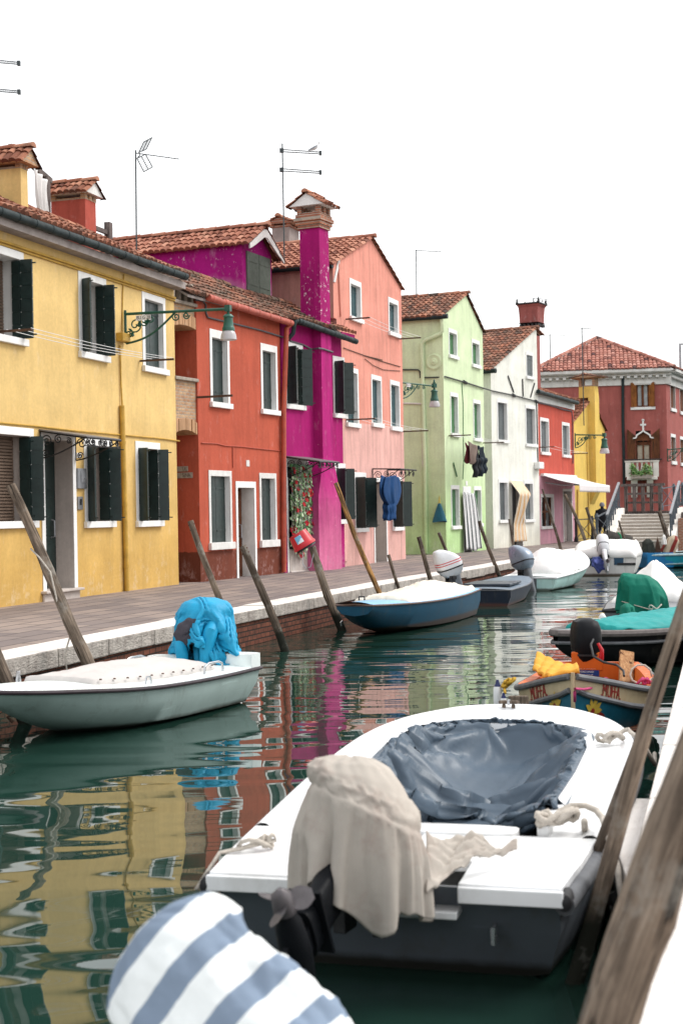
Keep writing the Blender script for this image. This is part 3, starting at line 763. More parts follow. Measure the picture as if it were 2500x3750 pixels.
# chimneys
def shaft(H, u0, u1, y0, y1, z0, z1, mat, name='chimney', taper=.0):
    t = taper
    return H.part(MB().loft([[V((u0, y0, z0)), V((u1, y0, z0)), V((u1, y1, z0)), V((u0, y1, z0))], [V((u0 + t, y0 + t, z1)), V((u1 - t, y0 + t, z1)), V((u1 - t, y1 - t, z1)), V((u0 + t, y1 - t, z1))]]), name, mat)
for (xa, xb, xc, ybm, yb, mt, kw) in ((-150, 172, 232, 255, 1.3, 'yellow', dict(h=.10, rise=.32, brick='brick_old', gable='brick_old', tmat='tile_mid', over=.2)), (416, 700, 790, 508, 2.7, 'chim_red', dict(h=.14, rise=.33, brick='brick_old', gable='whitewash', tmat='tile', over=.17))):
    u0 = H.hit(PX(1, xb, ybm), yb).x; u1 = H.hit(PX(1, xc, ybm), yb).x; y1 = H.hitx(PX(1, xa, ybm), u0).y; zt = H.hit(PX(1, xb, ybm), yb).z
    c = shaft(H, u0, u1, yb, y1, zc - .2, zt, M[mt], taper=.01); chimcap(H, c, u0, u1, yb, y1, zt, ridge_axis='y', seed=31, **kw)

RS = radians(30)
# ================= red house
p0, p1 = G(4, 266, 1433), G(4, 862, 1368)
HR = H = House('red_house', 'orange red house with brown foot and closed shutters, beside the yellow house', p0, p1)
ga, gb = H.hit(PX(3, 318, 762), -.26), H.hit(PX(3, 915, 948), -.26)
zc = (ga.z + gb.z) / 2 + .02; DBG['red'] = (H.W, ga.z, gb.z, H.uz(4, 500, 1205)[1])
H.win(3, 325, 985, 464, 1548, 'C', tr=.11, tt=.2)
H.win(3, 690, 1088, 808, 1598, 'C', tr=.11, tt=.18)
H.win(4, 318, 630, 482, 1205, 'C', tr=.1, tt=.14, mat='whitewash', sillmat='whitewash', sh=.17)
H.win(4, 682, 650, 803, 1186, 'C', tr=.1, tt=.14, mat='whitewash', sillmat='whitewash', sh=.18)
dW, dO = H.door(4, 512, 710, 656, 1412, rd=.42, tr=.1, tt=.16, rev='whitewash', leaf='woodframe', z0=-.02)
H.body([[(0, -.06), (H.W, -.06), (H.W, zc), (0, zc)]], 6, M['red'])
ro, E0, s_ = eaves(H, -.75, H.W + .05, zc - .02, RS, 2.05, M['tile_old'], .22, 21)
H.gutter([ga, gb], .085, M['gutter_red'])
q = [H.hit(PX(c, x, y), o) for c, x, y, o in ((3, 915, 950, -.24), (3, 880, 985, -.16), (4, 860, 200, -.09), (4, 860, 800, -.09), (4, 862, 1362, -.09))]
H.pipe(q, .068, M['red_pipe'])
H.part(MB().tube([H.hit(PX(4, *q), -.015) for q in ((270, 435), (380, 440), (440, 455), (560, 462), (640, 472), (840, 493))], .014, 6).tube([H.hit(PX(4, *q), -.015) for q in ((495, 458), (495, 540), (497, 612))], .016, 6), 'wall_cable', M['red_pipe'])
H.part(MB().tube([H.hit(PX(3, *q), -.03) for q in ((230, 782), (280, 785), (302, 815), (303, 870), (315, 905), (350, 915), (500, 950), (700, 1000), (860, 1050))], .022, 8), 'conduit', M['wire'], smooth=True)
u0, u1, z0, z1 = H.rect(4, 590, 558, 612, 603)
H.part(MB().box(u0, u1, -.012, -.0006, z0, z1), 'wall_plaque', M['whitewash'])
# carved street name stones in the side wall
sp = [(H.hitx(PX(4, x, y), 0.0)) for x, y in ((95, 642), (175, 602), (95, 690), (208, 646))]
def sidestone(A, B, txt):
    y0, y1 = B.y, B.y + .62 if txt != 'LE' else B.y + .62
    z0, z1 = A.z, B.z
    o = H.part(MB().box(-.02, -.0006, y0, y1, z0, z1), 'street_name_stone', M['stonegrey'], bevel=.006)
    Mx = Matrix.Translation((-.022, y0 + .05, (z0 + z1) / 2)) @ Matrix.Rotation(-pi / 2, 4, 'Z') @ Matrix.Rotation(pi / 2, 4, 'X')
    t = textobj('lettering', txt, (z1 - z0) * .95, Mx, M['stonedark'], o, .002, 'RIGHT', .8)
M['stonedark'] = paint('carved_letter_shadow', (.11, .085, .07), .95, .2, 10)
sidestone(sp[0], sp[1], 'LE'); sidestone(sp[2], sp[3], 'SINA')
# dormer, painted magenta
n_ = V((0, -sin(RS), cos(RS)))
f0 = H.hitp(PX(3, 572, 705), E0, n_); f1 = H.hitp(PX(3, 775, 792), E0, n_); yd = 1.42
M['magenta_dorm'] = plaster('dormer_render', (.335, .006, .17), streak=.3, low=(.5, .3, .4), zlow=zc + 1.0, soft=.45, flake=.75)
DBG['dorm'] = (f0.y, f1.y, yd)
ua, ub = H.uz(3, 562, 600, yd)[0], H.uz(3, 772, 600, yd)[0]
zev = H.uz(3, 562, 385, yd)[1]; zap = H.uz(3, 708, 292, yd)[1]; um = (ua + ub) / 2 + .05; zb = E0.z + (yd + .22) * tan(RS) - .35
dm = H.part(MB().prism([(ua, zb), (ub, zb), (ub, zev), (um, zap), (ua, zev)], lambda q: V((q[0], yd, q[1])), lambda q: V((q[0], yd + 8, q[1]))), 'dormer', M['magenta_dorm'])
w0, w1 = H.uz(3, 592, 700, yd)[0], H.uz(3, 757, 760, yd)[0]; wz1 = H.uz(3, 592, 430, yd)[1]; wz0 = H.uz(3, 600, 715, yd)[1]
ws = MB(); mid = (w0 + w1) / 2
for p_, q_ in ((w0, mid - .01), (mid + .01, w1)):
    ws.box(p_, q_, yd - .05, yd - .001, wz0, wz1)
    for zz in (wz0 + .2, wz1 - .25): ws.box(p_ + .02, q_ - .1, yd - .06, yd - .051, zz - .025, zz + .025)
H.part(ws, 'dormer_shutter', M['shutter_dorm'], dm, bevel=.006)
t = MB(); over = .42
dl = V((um - ua, 0, zap - zev)); Ld = dl.length + .12; dl.normalize()
tiles(t, V((ua, yd - .3, zev + .05)) - dl * .12, (0, 1, 0), 8.3, dl, Ld, .2, .32, .075, 41)
dr2 = V((um - ub, 0, zap - zev)); dr2.normalize()
tiles(t, V((ub, yd - .3, zev + .05)) - dr2 * .3, (0, 1, 0), 8.3, dr2, Ld + .18, .2, .32, .075, 42)
ridge(t, (um, yd - .36, zap + .13), (um, yd + 8, zap + .13), .1, 43)
H.part(t, 'dormer_tiles', M['tile_pale'], dm, normals=False)
bg_ = MB()                                            # white barge board with its arched lower edge
arc = [(ua - .05 + (ub - ua + .35) * k / 12, 0) for k in range(13)]
topz = lambda u: zap + .03 - abs(u - um) * (zap - zev) / (um - ua)
pl_ = []
for k in range(12):
    a_, c_ = arc[k][0], arc[k + 1][0]
    lo = lambda u: topz(u) - .13 - .10 * (1 - min(1, abs(u - um) / (ub - um + .1))) ** .5
    bg_.add([(a_, yd - .28, lo(a_)), (c_, yd - .28, lo(c_)), (c_, yd - .28, topz(c_)), (a_, yd - .28, topz(a_)), (a_, yd - .24, lo(a_)), (c_, yd - .24, lo(c_)), (c_, yd - .24, topz(c_)), (a_, yd - .24, topz(a_))],
            [(0, 1, 2, 3), (7, 6, 5, 4), (0, 4, 5, 1), (2, 6, 7, 3)])
H.part(bg_, 'barge_board', M['whitewash'], dm)
HR_roofE = E0

# brick arches across the alley
Aw = V((HY.W, 0, 0)); Aw = HY.MW @ Aw; Bw = HR.MW @ V((0, 0, 0))
for (cc, yt, yb, asp), lab in (((3, 820, 955, 0), 'upper brick buttress arch over the alley, under a grey stone parapet'), ((3, 1362, 1705, 0), 'lower brick buttress arch between yellow and red house walls')):
    HA = House('brick_arch', lab, Aw, Bw, 'arch', 'brick arches over the alley')
    H = HA; Wd = H.W; y0 = .05
    z1 = H.uz(3, 150, yt, y0)[1]; zs = H.uz(3, 240, yb + 42, y0)[1]; zcn = H.uz(3, 150, yb + 5, y0)[1]
    top = z1; mbk = MB(); nn = 10
    f = lambda k: (Wd * k / nn, zs + (zcn - zs) * (1 - (2 * k / nn - 1) ** 2) + (.25 * (1 - k / nn)) * 0)
    poly = [f(k) for k in range(nn + 1)]
    for k in range(nn):
        (a_, za), (b2, zb2) = poly[k], poly[k + 1]
        mbk.add([(a_, y0, za), (b2, y0, zb2), (b2, y0, top), (a_, y0, top), (a_, y0 + .55, za), (b2, y0 + .55, zb2), (b2, y0 + .55, top), (a_, y0 + .55, top)],
                [(0, 1, 2, 3), (7, 6, 5, 4), (0, 4, 5, 1), (2, 6, 7, 3)])
    H.part(mbk, 'spandrel', M['brick_old'])
    vs = MB()                                       # voussoirs, one by one, slightly proud
    nv = 12
    for k in range(nv):
        a_, b2 = Wd * (k + .04) / nv, Wd * (k + .96) / nv
        g_ = lambda u: zs + (zcn - zs) * (1 - (2 * u / Wd - 1) ** 2)
        e = random.uniform(-.012, .012); hh = .27
        vs.add([(a_, y0 - .03 + e, g_(a_) - .015), (b2, y0 - .03 + e, g_(b2) - .015), (b2, y0 - .03 + e, g_(b2) + hh), (a_, y0 - .03 + e, g_(a_) + hh),
                (a_, y0 + .5, g_(a_) - .015), (b2, y0 + .5, g_(b2) - .015), (b2, y0 + .5, g_(b2) + hh), (a_, y0 + .5, g_(a_) + hh)],
               [(0, 1, 2, 3), (7, 6, 5, 4), (0, 4, 5, 1), (1, 5, 6, 2), (2, 6, 7, 3), (3, 7, 4, 0)])
    H.part(vs, 'voussoirs', M['brick_vous'] if 'brick_vous' in M else M.setdefault('brick_vous', plaster('arch_bricks', (.50, .30, .17), streak=.8)), bevel=.01)
    lg = MB().box(-.02, Wd + .02, y0 - .09, y0 + .6, top + .001, top + .08); H.part(lg, 'ledge', M['stonegrey'], bevel=.015)
    if yt == 820:
        zt = H.uz(3, 150, 655, y0)[1]; pm = MB().box(0, Wd, y0 + .1, y0 + .5, top + .08, zt)
        for k in range(4): pm.box(.02 + k * (Wd - .16) / 3, .14 + k * (Wd - .16) / 3, y0, y0 + .099, top + .081, zt)
        H.part(pm, 'parapet', M['stonegrey'], bevel=.015)

# ================= magenta house
p0, p1 = G(4, 869, 1367), G(4, 1300, 1326)
HM = H = House('magenta_house', 'deep magenta house with a chimney breast on its front and a flower curtain door', p0, p1)
ga, gb = H.hit(PX(3, 962, 930), -.34), H.hit(PX(3, 1380, 1080), -.34); zc = ga.z - .03
DBG['mag'] = (H.W, ga.z, gb.z)
H.win(3, 862, 1072, 992, 1560, 'S', tr=.10, fl=.15, fr=.75, LB=.3, LA=.1)
H.win(3, 1208, 1180, 1292, 1625, 'S', tr=.10, fl=.2, fr=.75, LB=.3, LA=.1)
H.win(4, 1222, 580, 1300, 1018, 'S', tr=.10, fl=.2, fr=.75, LB=.3, LA=.1)
dW, dO = H.door(4, 873, 545, 1030, 1362, rd=.35, tr=.09, tt=.22, rev='whitewash', leaf='dark', z0=-.02)
H.part(MB().box(dO[0] + .01, dO[1] + .04, -.03, .03, .03, .62), 'flood_board', M['reveal'], dW, bevel=.006)
H.part(MB().tube([(dO[0], -.04, .0), (dO[1], -.04, .0)], .035, 8), 'threshold', M['reveal'], dW)
H.body([[(0, -.06), (H.W, -.06), (H.W, zc), (0, zc)]], 5, M['magenta'])
# chimney breast
ya, yb_ = -.27, -.40
u0, u1 = H.uz(4, 1138, 300, ya)[0], H.uz(4, 1212, 300, ya)[0]
v0, v1 = H.uz(4, 1112, 1000, yb_)[0], H.uz(4, 1272, 1000, yb_)[0]
zA = H.uz(4, 1125, 830, yb_)[1]; zB = H.uz(4, 1140, 540, ya)[1]
R_ = lambda a, b, y, z: [V((a, y, z)), V((b, y, z)), V((b, .0, z)), V((a, .0, z))]
ch = H.part(MB().loft([R_(v0, v1, yb_, -.06), R_(v0, v1, yb_, zA), R_(u0, u1, ya, zB), R_(u0, u1, ya, zc + .2)]), 'chimney', M['magenta_breast'])
zt = H.hit(PX(3, 1160, 275), ya).z
st = H.part(MB().loft([[V((u0 + .02, ya + .01, zc + .15)), V((u1 - .02, ya + .01, zc + .15)), V((u1 - .02, ya + .64, zc + .15)), V((u0 + .02, ya + .64, zc + .15))],
                       [V((u0 + .03, ya + .02, zt)), V((u1 - .03, ya + .02, zt)), V((u1 - .03, ya + .63, zt)), V((u0 + .03, ya + .63, zt))]]), 'chimney_stack', M['magenta_worn'])
ck = MB()
for k, e in enumerate((.02, .06, .10, .06)): ck.box(u0 - e, u1 + e, ya - e, ya + .65 + e, zt + k * .1 + .001, zt + k * .1 + .098)
H.part(ck, 'brick_courses', M['brick_cap'], st)
chimcap(H, st, u0 - .02, u1 + .02, ya - .03, ya + .68, zt + .4, .22, 'x', .18, 'tile', .34, 'brick_cap', 'white', 51)
# roof in front of the pink gable
ucut = H.uz(3, 1207, 900, 0)[0]
o_, E0, s_ = eaves(H, -.1, ucut, zc + .02, radians(27), 1.9, M['tile_old'], .3, 23, back=True)
t = MB(); ue = H.uz(3, 1370, 1070, -.3)[0]
tiles(t, V((ucut, -.3, zc + .05)), (1, 0, 0), ue - ucut, s_, .36, .2, .3, .07, 24); H.part(t, 'eave_tiles', M['tile'], normals=False)
H.part(MB().box(ucut, ue, -.3, -.16, zc - .08, zc + .02), 'soffit', M['magenta'])
H.gutter([ga, gb], .08, M['gutter'])
H.part(MB().tube([ga, ga + V((-.12, .03, -.05)), ga + V((-.14, .08, -.35)), ga + V((-.2, .2, -.5))], .06, 10), 'gutter_elbow', M['gutter'], smooth=True)
H.part(MB().tube([H.hit(PX(3, *q), o) for q, o in (((905, 1075), -.03), ((1000, 1103), -.03), ((1060, 1135), -.03), ((1110, 1128), -.28), ((1140, 1132), -.30), ((1212, 1155), -.30))], .025, 8), 'conduit', M['wire'], smooth=True)
u0_, zz = H.uz(4, 873, 528); u1_ = H.uz(4, 1015, 560)[0]
canopy(H, u0_ + .02, u1_ + .1, zz, 1.0, .16)
HM_zc = zc

# ================= pink house
p0, p1 = G(4, 1270, 1325), G(6, 415, 1000)
HP = H = House('pink_house', 'salmon pink gabled house, paler pink below, teal shutters', p0, p1)
ul, zl = H.uz(3, 1212, 527); ua, za = H.uz(3, 1484, 345); ur, zr = H.uz(5, 372, 245); H.W = max(H.W, ur)
DBG['pink'] = (H.W, ul, zl, ua, za, ur, zr, H.uz(5, 200, 1360)[1])
H.win(3, 1328, 620, 1412, 925, 'C', tr=.1, shut='shutter_teal', tt=.16)
H.win(5, 267, 305, 350, 620, 'C', tr=.1, shut='shutter_teal', tt=.16)
H.win(3, 1300, 1255, 1390, 1690, 'C', tr=.1, shut='shutter_teal')
H.win(5, 127, 940, 212, 1372, 'C', tr=.09, shut='shutter_teal')
H.win(5, 282, 985, 361, 1402, 'C', tr=.09, shut='shutter_teal')
H.win(4, 1365, 645, 1447, 1078, 'S', tr=.06, fl=.3, fr=.7, LB=.34, LA=.12)
H.win(6, 300, 325, 378, 772, 'S', tr=.06, fl=.3, fr=.75, LB=.36, LA=.12)
dW, dO = H.door(6, 145, 335, 255, 1028, rd=.5, tr=.1, tt=.12, rev='reveal', leaf='reveal', z0=-.02)
zs = HM_zc + .5
H.body([[(-.0, -.06), (H.W, -.06), (H.W, zs), (-.0, zs)], [(ul, zs), (H.W, zs), (H.W, zr), (ua, za), (ul, zl)]], 8, M['pink'], M['pink_side'])
ro = gableroof(H, ul, zl, ua, za, H.W, zr, 8, M['tile_pale'], 61)
g = MB(); H.part(g.tube([(ul - .16, -.05, zl - .05), (ul - .16, 7, zl - .05)], .09, 10), 'gutter', M['gutter'], smooth=True)
t_ = MB().poly((ul - .02, -.02, zl - .5), (ul + .12, -.02, zl - .5), (ul + .6, -.02, zl + .3), (ul + .45, -.02, zl + .3)); H.part(t_, 'verge_flashing', M['whitewash'], solid=.03)
u0, zz = H.uz(6, 138, 262); u1 = H.uz(6, 262, 285)[0]
f = MB(); zz2 = H.uz(6, 300, 275, 0)[1]
for u in (u0, u1):
    f.tube([(u, -.01, zz), (u, -.9, zz - .03)], .02, 6); f.tube([(u, -.02, zz), (u, -.02, zz - .5)], .016, 6)
    scroll(f, (u, -.2, zz - .2), (0, 1, 0), (0, 0, 1), .13); scroll(f, (u, -.48, zz - .17), (0, 1, 0), (0, 0, 1), .1, start=2, dirn=-1)
    f.tube([(u, -.03 - .85 * k / 8, zz - .5 + .46 * (k / 8) ** 1.4) for k in range(9)], .014, 6)
f.tube([(u0, -.9, zz - .03), (u1 + .25, -.9, zz - .03)], .025, 6)
for k in range(4): scroll(f, (u0 + (u1 + .2 - u0) * (k + .5) / 4, -.88, zz - .14), (1, 0, 0), (0, 0, 1), .1, start=k)
H.part(f, 'iron_frame', M['iron'])
cu0 = H.hit(PX(3, 898, 300), 3.2).x; cz = H.hit(PX(3, 920, 262), 3.2).z
H.part(MB().box(cu0, cu0 + .9, 3.2, 3.8, zl + .2, cz), 'chimney', M['soffit'])
cc = H.root.children[-1]; chimcap(H, cc, cu0 - .05, cu0 + .95, 3.15, 3.85, cz, .1, 'x', .16, 'tile', .2, 'brick_cap', 'brick_cap', 63)
H.part(MB().box(0.0, .5, -.05, -.0006, .15, .75), 'wall_hatch', M['pink'], bevel=.01)
H.part(MB().tube([H.hit(PX(3, *q), -.02) for q in ((1250, 510), (1258, 700), (1268, 900))], .03, 8), 'downpipe', M['pink'], smooth=True)
H.part(MB().tube([H.hit(PX(3, *q), -.02) for q in ((1290, 1125), (1440, 1180), (1568, 1212))] + [H.hit(PX(5, *q), -.02) for q in ((80, 790), (250, 845), (370, 880))], .012, 6).tube([H.hit(PX(5, *q), -.02) for q in ((80, 815), (150, 870), (230, 905), (370, 915))], .01, 6), 'wall_cable', M['rust'])

# ================= green house
p0, p1 = G(6, 748, 962), G(6, 1065, 926)
HG = H = House('green_house', 'pale green gabled house with striped door curtain and lamp on its side', p0, p1)
ul, zl = 0.0, H.uz(5, 718, 462)[1]; ua, za = H.uz(5, 905, 292); ur, zr = H.uz(5, 1043, 596); H.W = max(H.W, ur)
DBG['green'] = (H.W, zl, ua, za, ur, zr)
H.win(5, 762, 560, 832, 806, 'C', tr=.08, shut='shutter_leaf')
H.win(5, 952, 648, 1016, 882, 'C', tr=.08, shut='shutter_leaf')
H.win(5, 775, 1085, 840, 1452, 'C', tr=.08, shut='shutter_leaf')
H.win(5, 963, 1145, 1025, 1490, 'C', tr=.08, shut='shutter_leaf')
H.win(6, 782, 395, 850, 760, 'C', tr=.07, shut='shutter_leaf')
H.win(6, 970, 405, 1030, 738, 'C', tr=.07, shut='shutter_leaf')
dW, dO = H.door(6, 880, 405, 944, 945, rd=.35, tr=.08, tt=.3, rev='whitewash', leaf='dark', z0=-.02)
H.body([[(0, -.06), (H.W, -.06), (H.W, zr), (ua, za), (0, zl)]], 9, M['green'])
gableroof(H, 0, zl, ua, za, H.W, zr, 9, M['tile_dark'], 71)
H.part(MB().tube([(-.16, -.25, zl - .06), (-.16, 8, zl - .06)], .09, 10), 'gutter', M['gutter'], smooth=True)
sd_ = [H.hitx(PX(5, x, y), -.09) for x, y in ((708, 492), (712, 590), (690, 612), (575, 662), (548, 690), (552, 1000), (562, 1400), (572, 1680))] + [H.hitx(PX(6, 580, 955), -.09)]
H.pipe(sd_, .07, M['green'], collars=0)
H.part(MB().tube([H.hitx(PX(5, x, y), -.03) for x, y in ((380, 1180), (545, 1184))] + [H.hitx(PX(5, 552, 1200), -.03), H.hitx(PX(5, 556, 1680), -.03), H.hitx(PX(6, 560, 250), -.03)], .03, 8), 'conduit', M['whitewash'], smooth=True)
md = H.hitx(PX(5, 645, 840), 0); Mx = Matrix.Rotation(-pi / 2, 4, 'Y')
H.part(MB().lathe([(.30, 0), (.30, .03), (.25, .05), (.2, .03), (.13, .03), (.12, .06), (.05, .07), (.04, .10), (.0, .11)], (-.0006, md.y, md.z), 24, Mx), 'medallion', M['green'], smooth=True)
H.part(MB().tube([H.hit(PX(20, *q), -.02) for q in ((940, 200), (960, 500), (962, 900), (970, 1300), (955, 1590))], .014, 6), 'wall_cable', M['shutter_leaf'])
H.part(MB().box(1.4, 2.1, 3.4, 4.1, zl, H.hit(PX(5, 450, 245), 3.4).z), 'chimney', M['brick_cap'])
zz = H.hit(PX(5, 450, 245), 3.4).z; chimcap(H, H.root.children[-1], 1.35, 2.15, 3.35, 4.15, zz, .12, 'x', .2, 'tile', .3, 'brick_cap', 'whitewash', 73)
a_ = H.hit(PX(20, 822, 1350), -.03); b_ = H.hit(PX(20, 872, 1550), -.03); H.part(MB().bar(a_, b_, .03, .05), 'wall_tie', M['shutter_leaf'])
u0, u1, z0, z1 = H.rect(20, 993, 1612, 1020, 1680); H.part(MB().box(u0, u1, -.015, -.0006, z0, z1), 'number_plate', M['white'])

# ================= cream white house
p0, p1 = G(6, 1135, 916), G(6, 1500, 886)
HW = H = House('cream_house', 'cream white half gabled house with grey shutters and orange striped door curtain', p0, p1)
zl = H.uz(5, 1128, 910)[1]; ua, za = H.uz(5, 1474, 572); H.W = max(H.W, H.uz(5, 1489, 800)[0]); ua = min(ua, H.W - .05)
DBG['white'] = (H.W, zl, ua, za)
kw = dict(tr=.09, shut='shutter_grey', mat='white')
H.win(5, 1395, 752, 1455, 978, 'C', rd=.1, **kw)
H.win(5, 1158, 1140, 1246, 1503, 'C', **kw)
H.win(5, 1390, 1190, 1476, 1535, 'C', **kw)
H.win(6, 1172, 345, 1250, 708, 'C', **kw)
H.win(6, 1380, 355, 1457, 702, 'C', **kw)
dW, dO = H.door(6, 1275, 355, 1368, 890, rd=.35, tr=.08, tt=.1, rev='whitewash', leaf='dark', z0=-.02)
H.body([[(0, -.06), (H.W, -.06), (H.W, za - .05), (ua, za), (0, zl)]], 9, M['cream'])
gableroof(H, 0, zl, ua, za, H.W + .6, za - .2, 9, M['tile_dark'], 81)
H.part(MB().tube([(-.16, -.3, zl - .06), (-.16, 8, zl - .06)], .1, 10), 'gutter', M['gutter'], smooth=True)
for k, (a_, b_) in enumerate((((1253, 955), (1300, 1090)), ((1372, 980), (1377, 1125)), ((1470, 1015), (1437, 1130)))):
    H.part(MB().bar(H.hit(PX(5, *a_), -.03), H.hit(PX(5, *b_), -.03), .035, .05), 'wall_tie', M['iron'])
u0, u1, z0, z1 = H.rect(8, 140, 240, 186, 305); H.part(MB().box(u0, u1, -.25, -.0006, z0, z1), 'junction_box', M['white'], bevel=.02)
H.part(MB().tube([H.hit(PX(5, *q), -.03) for q in ((1486, 1170), (1492, 1400), (1498, 1680))], .025, 6), 'conduit', M['wire'])
# tall flared chimney of the house behind
yb = 1.2; u0, u1 = H.W + .05, H.W + .05 + .62
u1 = H.uz(7, 222, 700, yb)[0]; u0 = H.uz(7, 166, 700, yb)[0]
zn = H.uz(7, 190, 372, yb)[1]; zt = H.uz(7, 145, 160, yb)[1]; w_ = u1 - u0
um = (u0 + u1) / 2; ym = yb + .35
sq = lambda r, z, q=0: [V((um - r, ym - r, z)), V((um + r, ym - r, z)), V((um + r, ym + r, z)), V((um - r, ym + r, z))]
uf0, uf1 = H.uz(7, 62, 345, yb)[0], H.uz(7, 238, 345, yb)[0]; hb = .44; ht = .55
fl_ = empty('flared_chimney', H.MW @ V((um, ym, 0)), H.rz, 'tall dull red flared chimney rising behind the cream house', 'chimney')
def fpart(mb, n, mt, **k):
    mb.v = [p - V((um, ym, 0)) for p in mb.v]; return mb.build(n, mt, fl_, **k)
fpart(MB().loft([sq(.28, -.06), sq(.28, zn)]), 'stack', M['chim_dull'])
fpart(MB().loft([sq(hb, zn + .12), sq(hb + .01, zn + .5), sq(hb + .04, zn + .85), sq(ht, zt)]), 'pot', M['chim_dull'])
dn = MB().loft([sq(.38, zn + .06), sq(hb + .06, zn + .119)])
for k in range(5):
    for s_ in (-1, 1):
        dn.box(um - hb + .02 + k * .19, um - hb + .11 + k * .19, ym + s_ * .40 - .09, ym + s_ * .40 + .06, zn - .06, zn + .06)
        dn.box(um + s_ * .40 - .06, um + s_ * .40 + .06, ym - hb + .02 + k * .19, ym - hb + .11 + k * .19, zn - .06, zn + .06)
fpart(dn, 'corbels', M['iron'])
rm = MB().loft([sq(ht + .01, zt), sq(ht + .04, zt + .04), sq(ht + .01, zt + .08)])
for sx in (-1, 1):
    for sy in (-1, 1): rm.lathe([(.07, 0), (.075, .04), (.035, .08), (.05, .14), (.015, .22), (0, .30)], (um + sx * ht * .95, ym + sy * ht * .95, zt + .07), 8)
for k in (-.4, 0, .4): rm.lathe([(.03, 0), (.03, .06), (0, .12)], (um + k, ym - ht * .95, zt + .12), 8)
fpart(rm, 'rim', M['iron'])

# ================= small red shop house
p1y = G(8, 540, 994); p0 = G(8, 186, 1030)
HS = H = House('red_shop_house', 'small red house over a rose pink shop front with a white awning', p0, p1y)
ga, gb = H.hit(PX(7, 180, 1003), -.3), H.hit(PX(7, 556, 1112), -.3); zc = ga.z - .02
DBG['shop'] = (H.W, ga.z, gb.z, H.uz(8, 350, 376)[1])
M['red_small'] = plaster('red_small_render', (.50, .082, .055), hard=(.70, .37, .455), zhard=H.uz(8, 350, 376)[1], streak=.45)
H.win(7, 197, 1248, 280, 1606, 'C', tr=.1, shut='shutter_grey')
H.win(7, 405, 1292, 478, 1632, 'C', tr=.1, shut='shutter_grey')
H.win(8, 203, 545, 328, 885, 'D', tr=.1)
dW, dO = H.door(8, 413, 495, 502, 1012, rd=.3, tr=.1, tt=.12, rev='whitewash', leaf='soffit', z0=-.02)
H.body([[(0, -.06), (H.W, -.06), (H.W, zc), (0, zc)]], 6, M['red_small'])
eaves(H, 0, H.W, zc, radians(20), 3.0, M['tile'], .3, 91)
H.part(MB().box(0, H.W, -.06, -.0006, zc - .35, zc - .03), 'eave_band', M['white'])
H.gutter([ga, gb], .1, M['gutter'], rings=False)
H.part(MB().tube([H.hit(PX(7, *q), -.05) for q in ((165, 1105), (300, 1135), (420, 1175), (500, 1190), (510, 1260), (514, 1690))], .03, 6), 'conduit', M['wire'], smooth=True)

# ================= yellow end house
q1 = ondep(*PX(8, 836, 975), 72.5); q1.z = 0
HE = H = House('yellow_end_house', 'narrow bright yellow gabled house with a chimney breast, before the brick red palazzo', p1y, q1)
zl = H.uz(7, 528, 1290)[1]; ua, za = H.uz(7, 700, 1085); zr = H.uz(7, 836, 1375)[1]; ua = H.W * .56
DBG['gold'] = (H.W, zl, ua, za, zr)
H.body([[(0, -.06), (H.W, -.06), (H.W, zr), (ua, za), (0, zl)]], 6, M['gold'])
gableroof(H, 0, zl, ua, za, H.W, zr, 6, M['tile'], 95)
ya = -.35; u0, u1 = H.uz(7, 727, 1400, ya)[0], H.uz(7, 768, 1400, ya)[0]
z_b1 = H.uz(8, 725, 520, ya)[1]; z_b0 = H.uz(8, 690, 640, 0)[1]
zsh = H.uz(7, 740, 1060, ya)[1]; zt = H.uz(7, 690, 945, ya)[1]
br = MB().loft([[V((u0, -.02, z_b0)), V((u1, -.02, z_b0)), V((u1, 0, z_b0)), V((u0, 0, z_b0))], R_(u0, u1, ya, z_b1), R_(u0, u1, ya, zsh)])
ch = H.part(br, 'chimney', M['gold'])
s0, s1 = H.uz(7, 690, 1000, ya)[0], H.uz(7, 745, 1000, ya)[0]
stk = H.part(MB().loft([[V((u0, ya, zsh)), V((u1, ya, zsh)), V((u1, .5, zsh)), V((u0, .5, zsh))], [V((u0 + .02, ya + .02, zt)), V((u1 - .08, ya + .02, zt)), V((u1 - .08, .5, zt)), V((u0 + .02, .5, zt))]]), 'chimney_stack', M['gold'])
chimcap(H, stk, u0, u1 - .05, ya, .5, zt, .42, 'x', .35, 'tile_old', .14, 'brick_old', 'brick_old', 97)
H.part(MB().tube([H.hit(PX(8, *q), -.04) for q in ((560, 500), (562, 970))], .03, 6).tube([H.hit(PX(8, *q), -.04) for q in ((650, 40), (665, 600), (668, 960))], .04, 6), 'downpipe', M['gold'])

# ================= brick red palazzo
d1 = 86.3; A_ = ondep(1978, 1980, d1); B_ = ondep(2447, 1980, 85.0)
HB = H = House('brick_red_palazzo', 'large brick red palazzo with hipped tile roof, white cornice and gothic balcony window', A_, B_, 'palazzo', None)
ze = H.uz(7, 1425, 832)[1]; DBG['pal'] = (H.W, ze)
H.win(7, 1065, 905, 1290, 1180, 'W', tr=.32, tt=.1, sh=.16, mat='brickred', rev='brickred', rd=.25, sillmat='white')
H.part(MB().box(*[H.uz(7, x, 915)[0] for x in (1085, 1275)], -.12, -.0006, H.uz(7, 1100, 928)[1], H.uz(7, 1100, 908)[1]), 'lintel', M['white'])
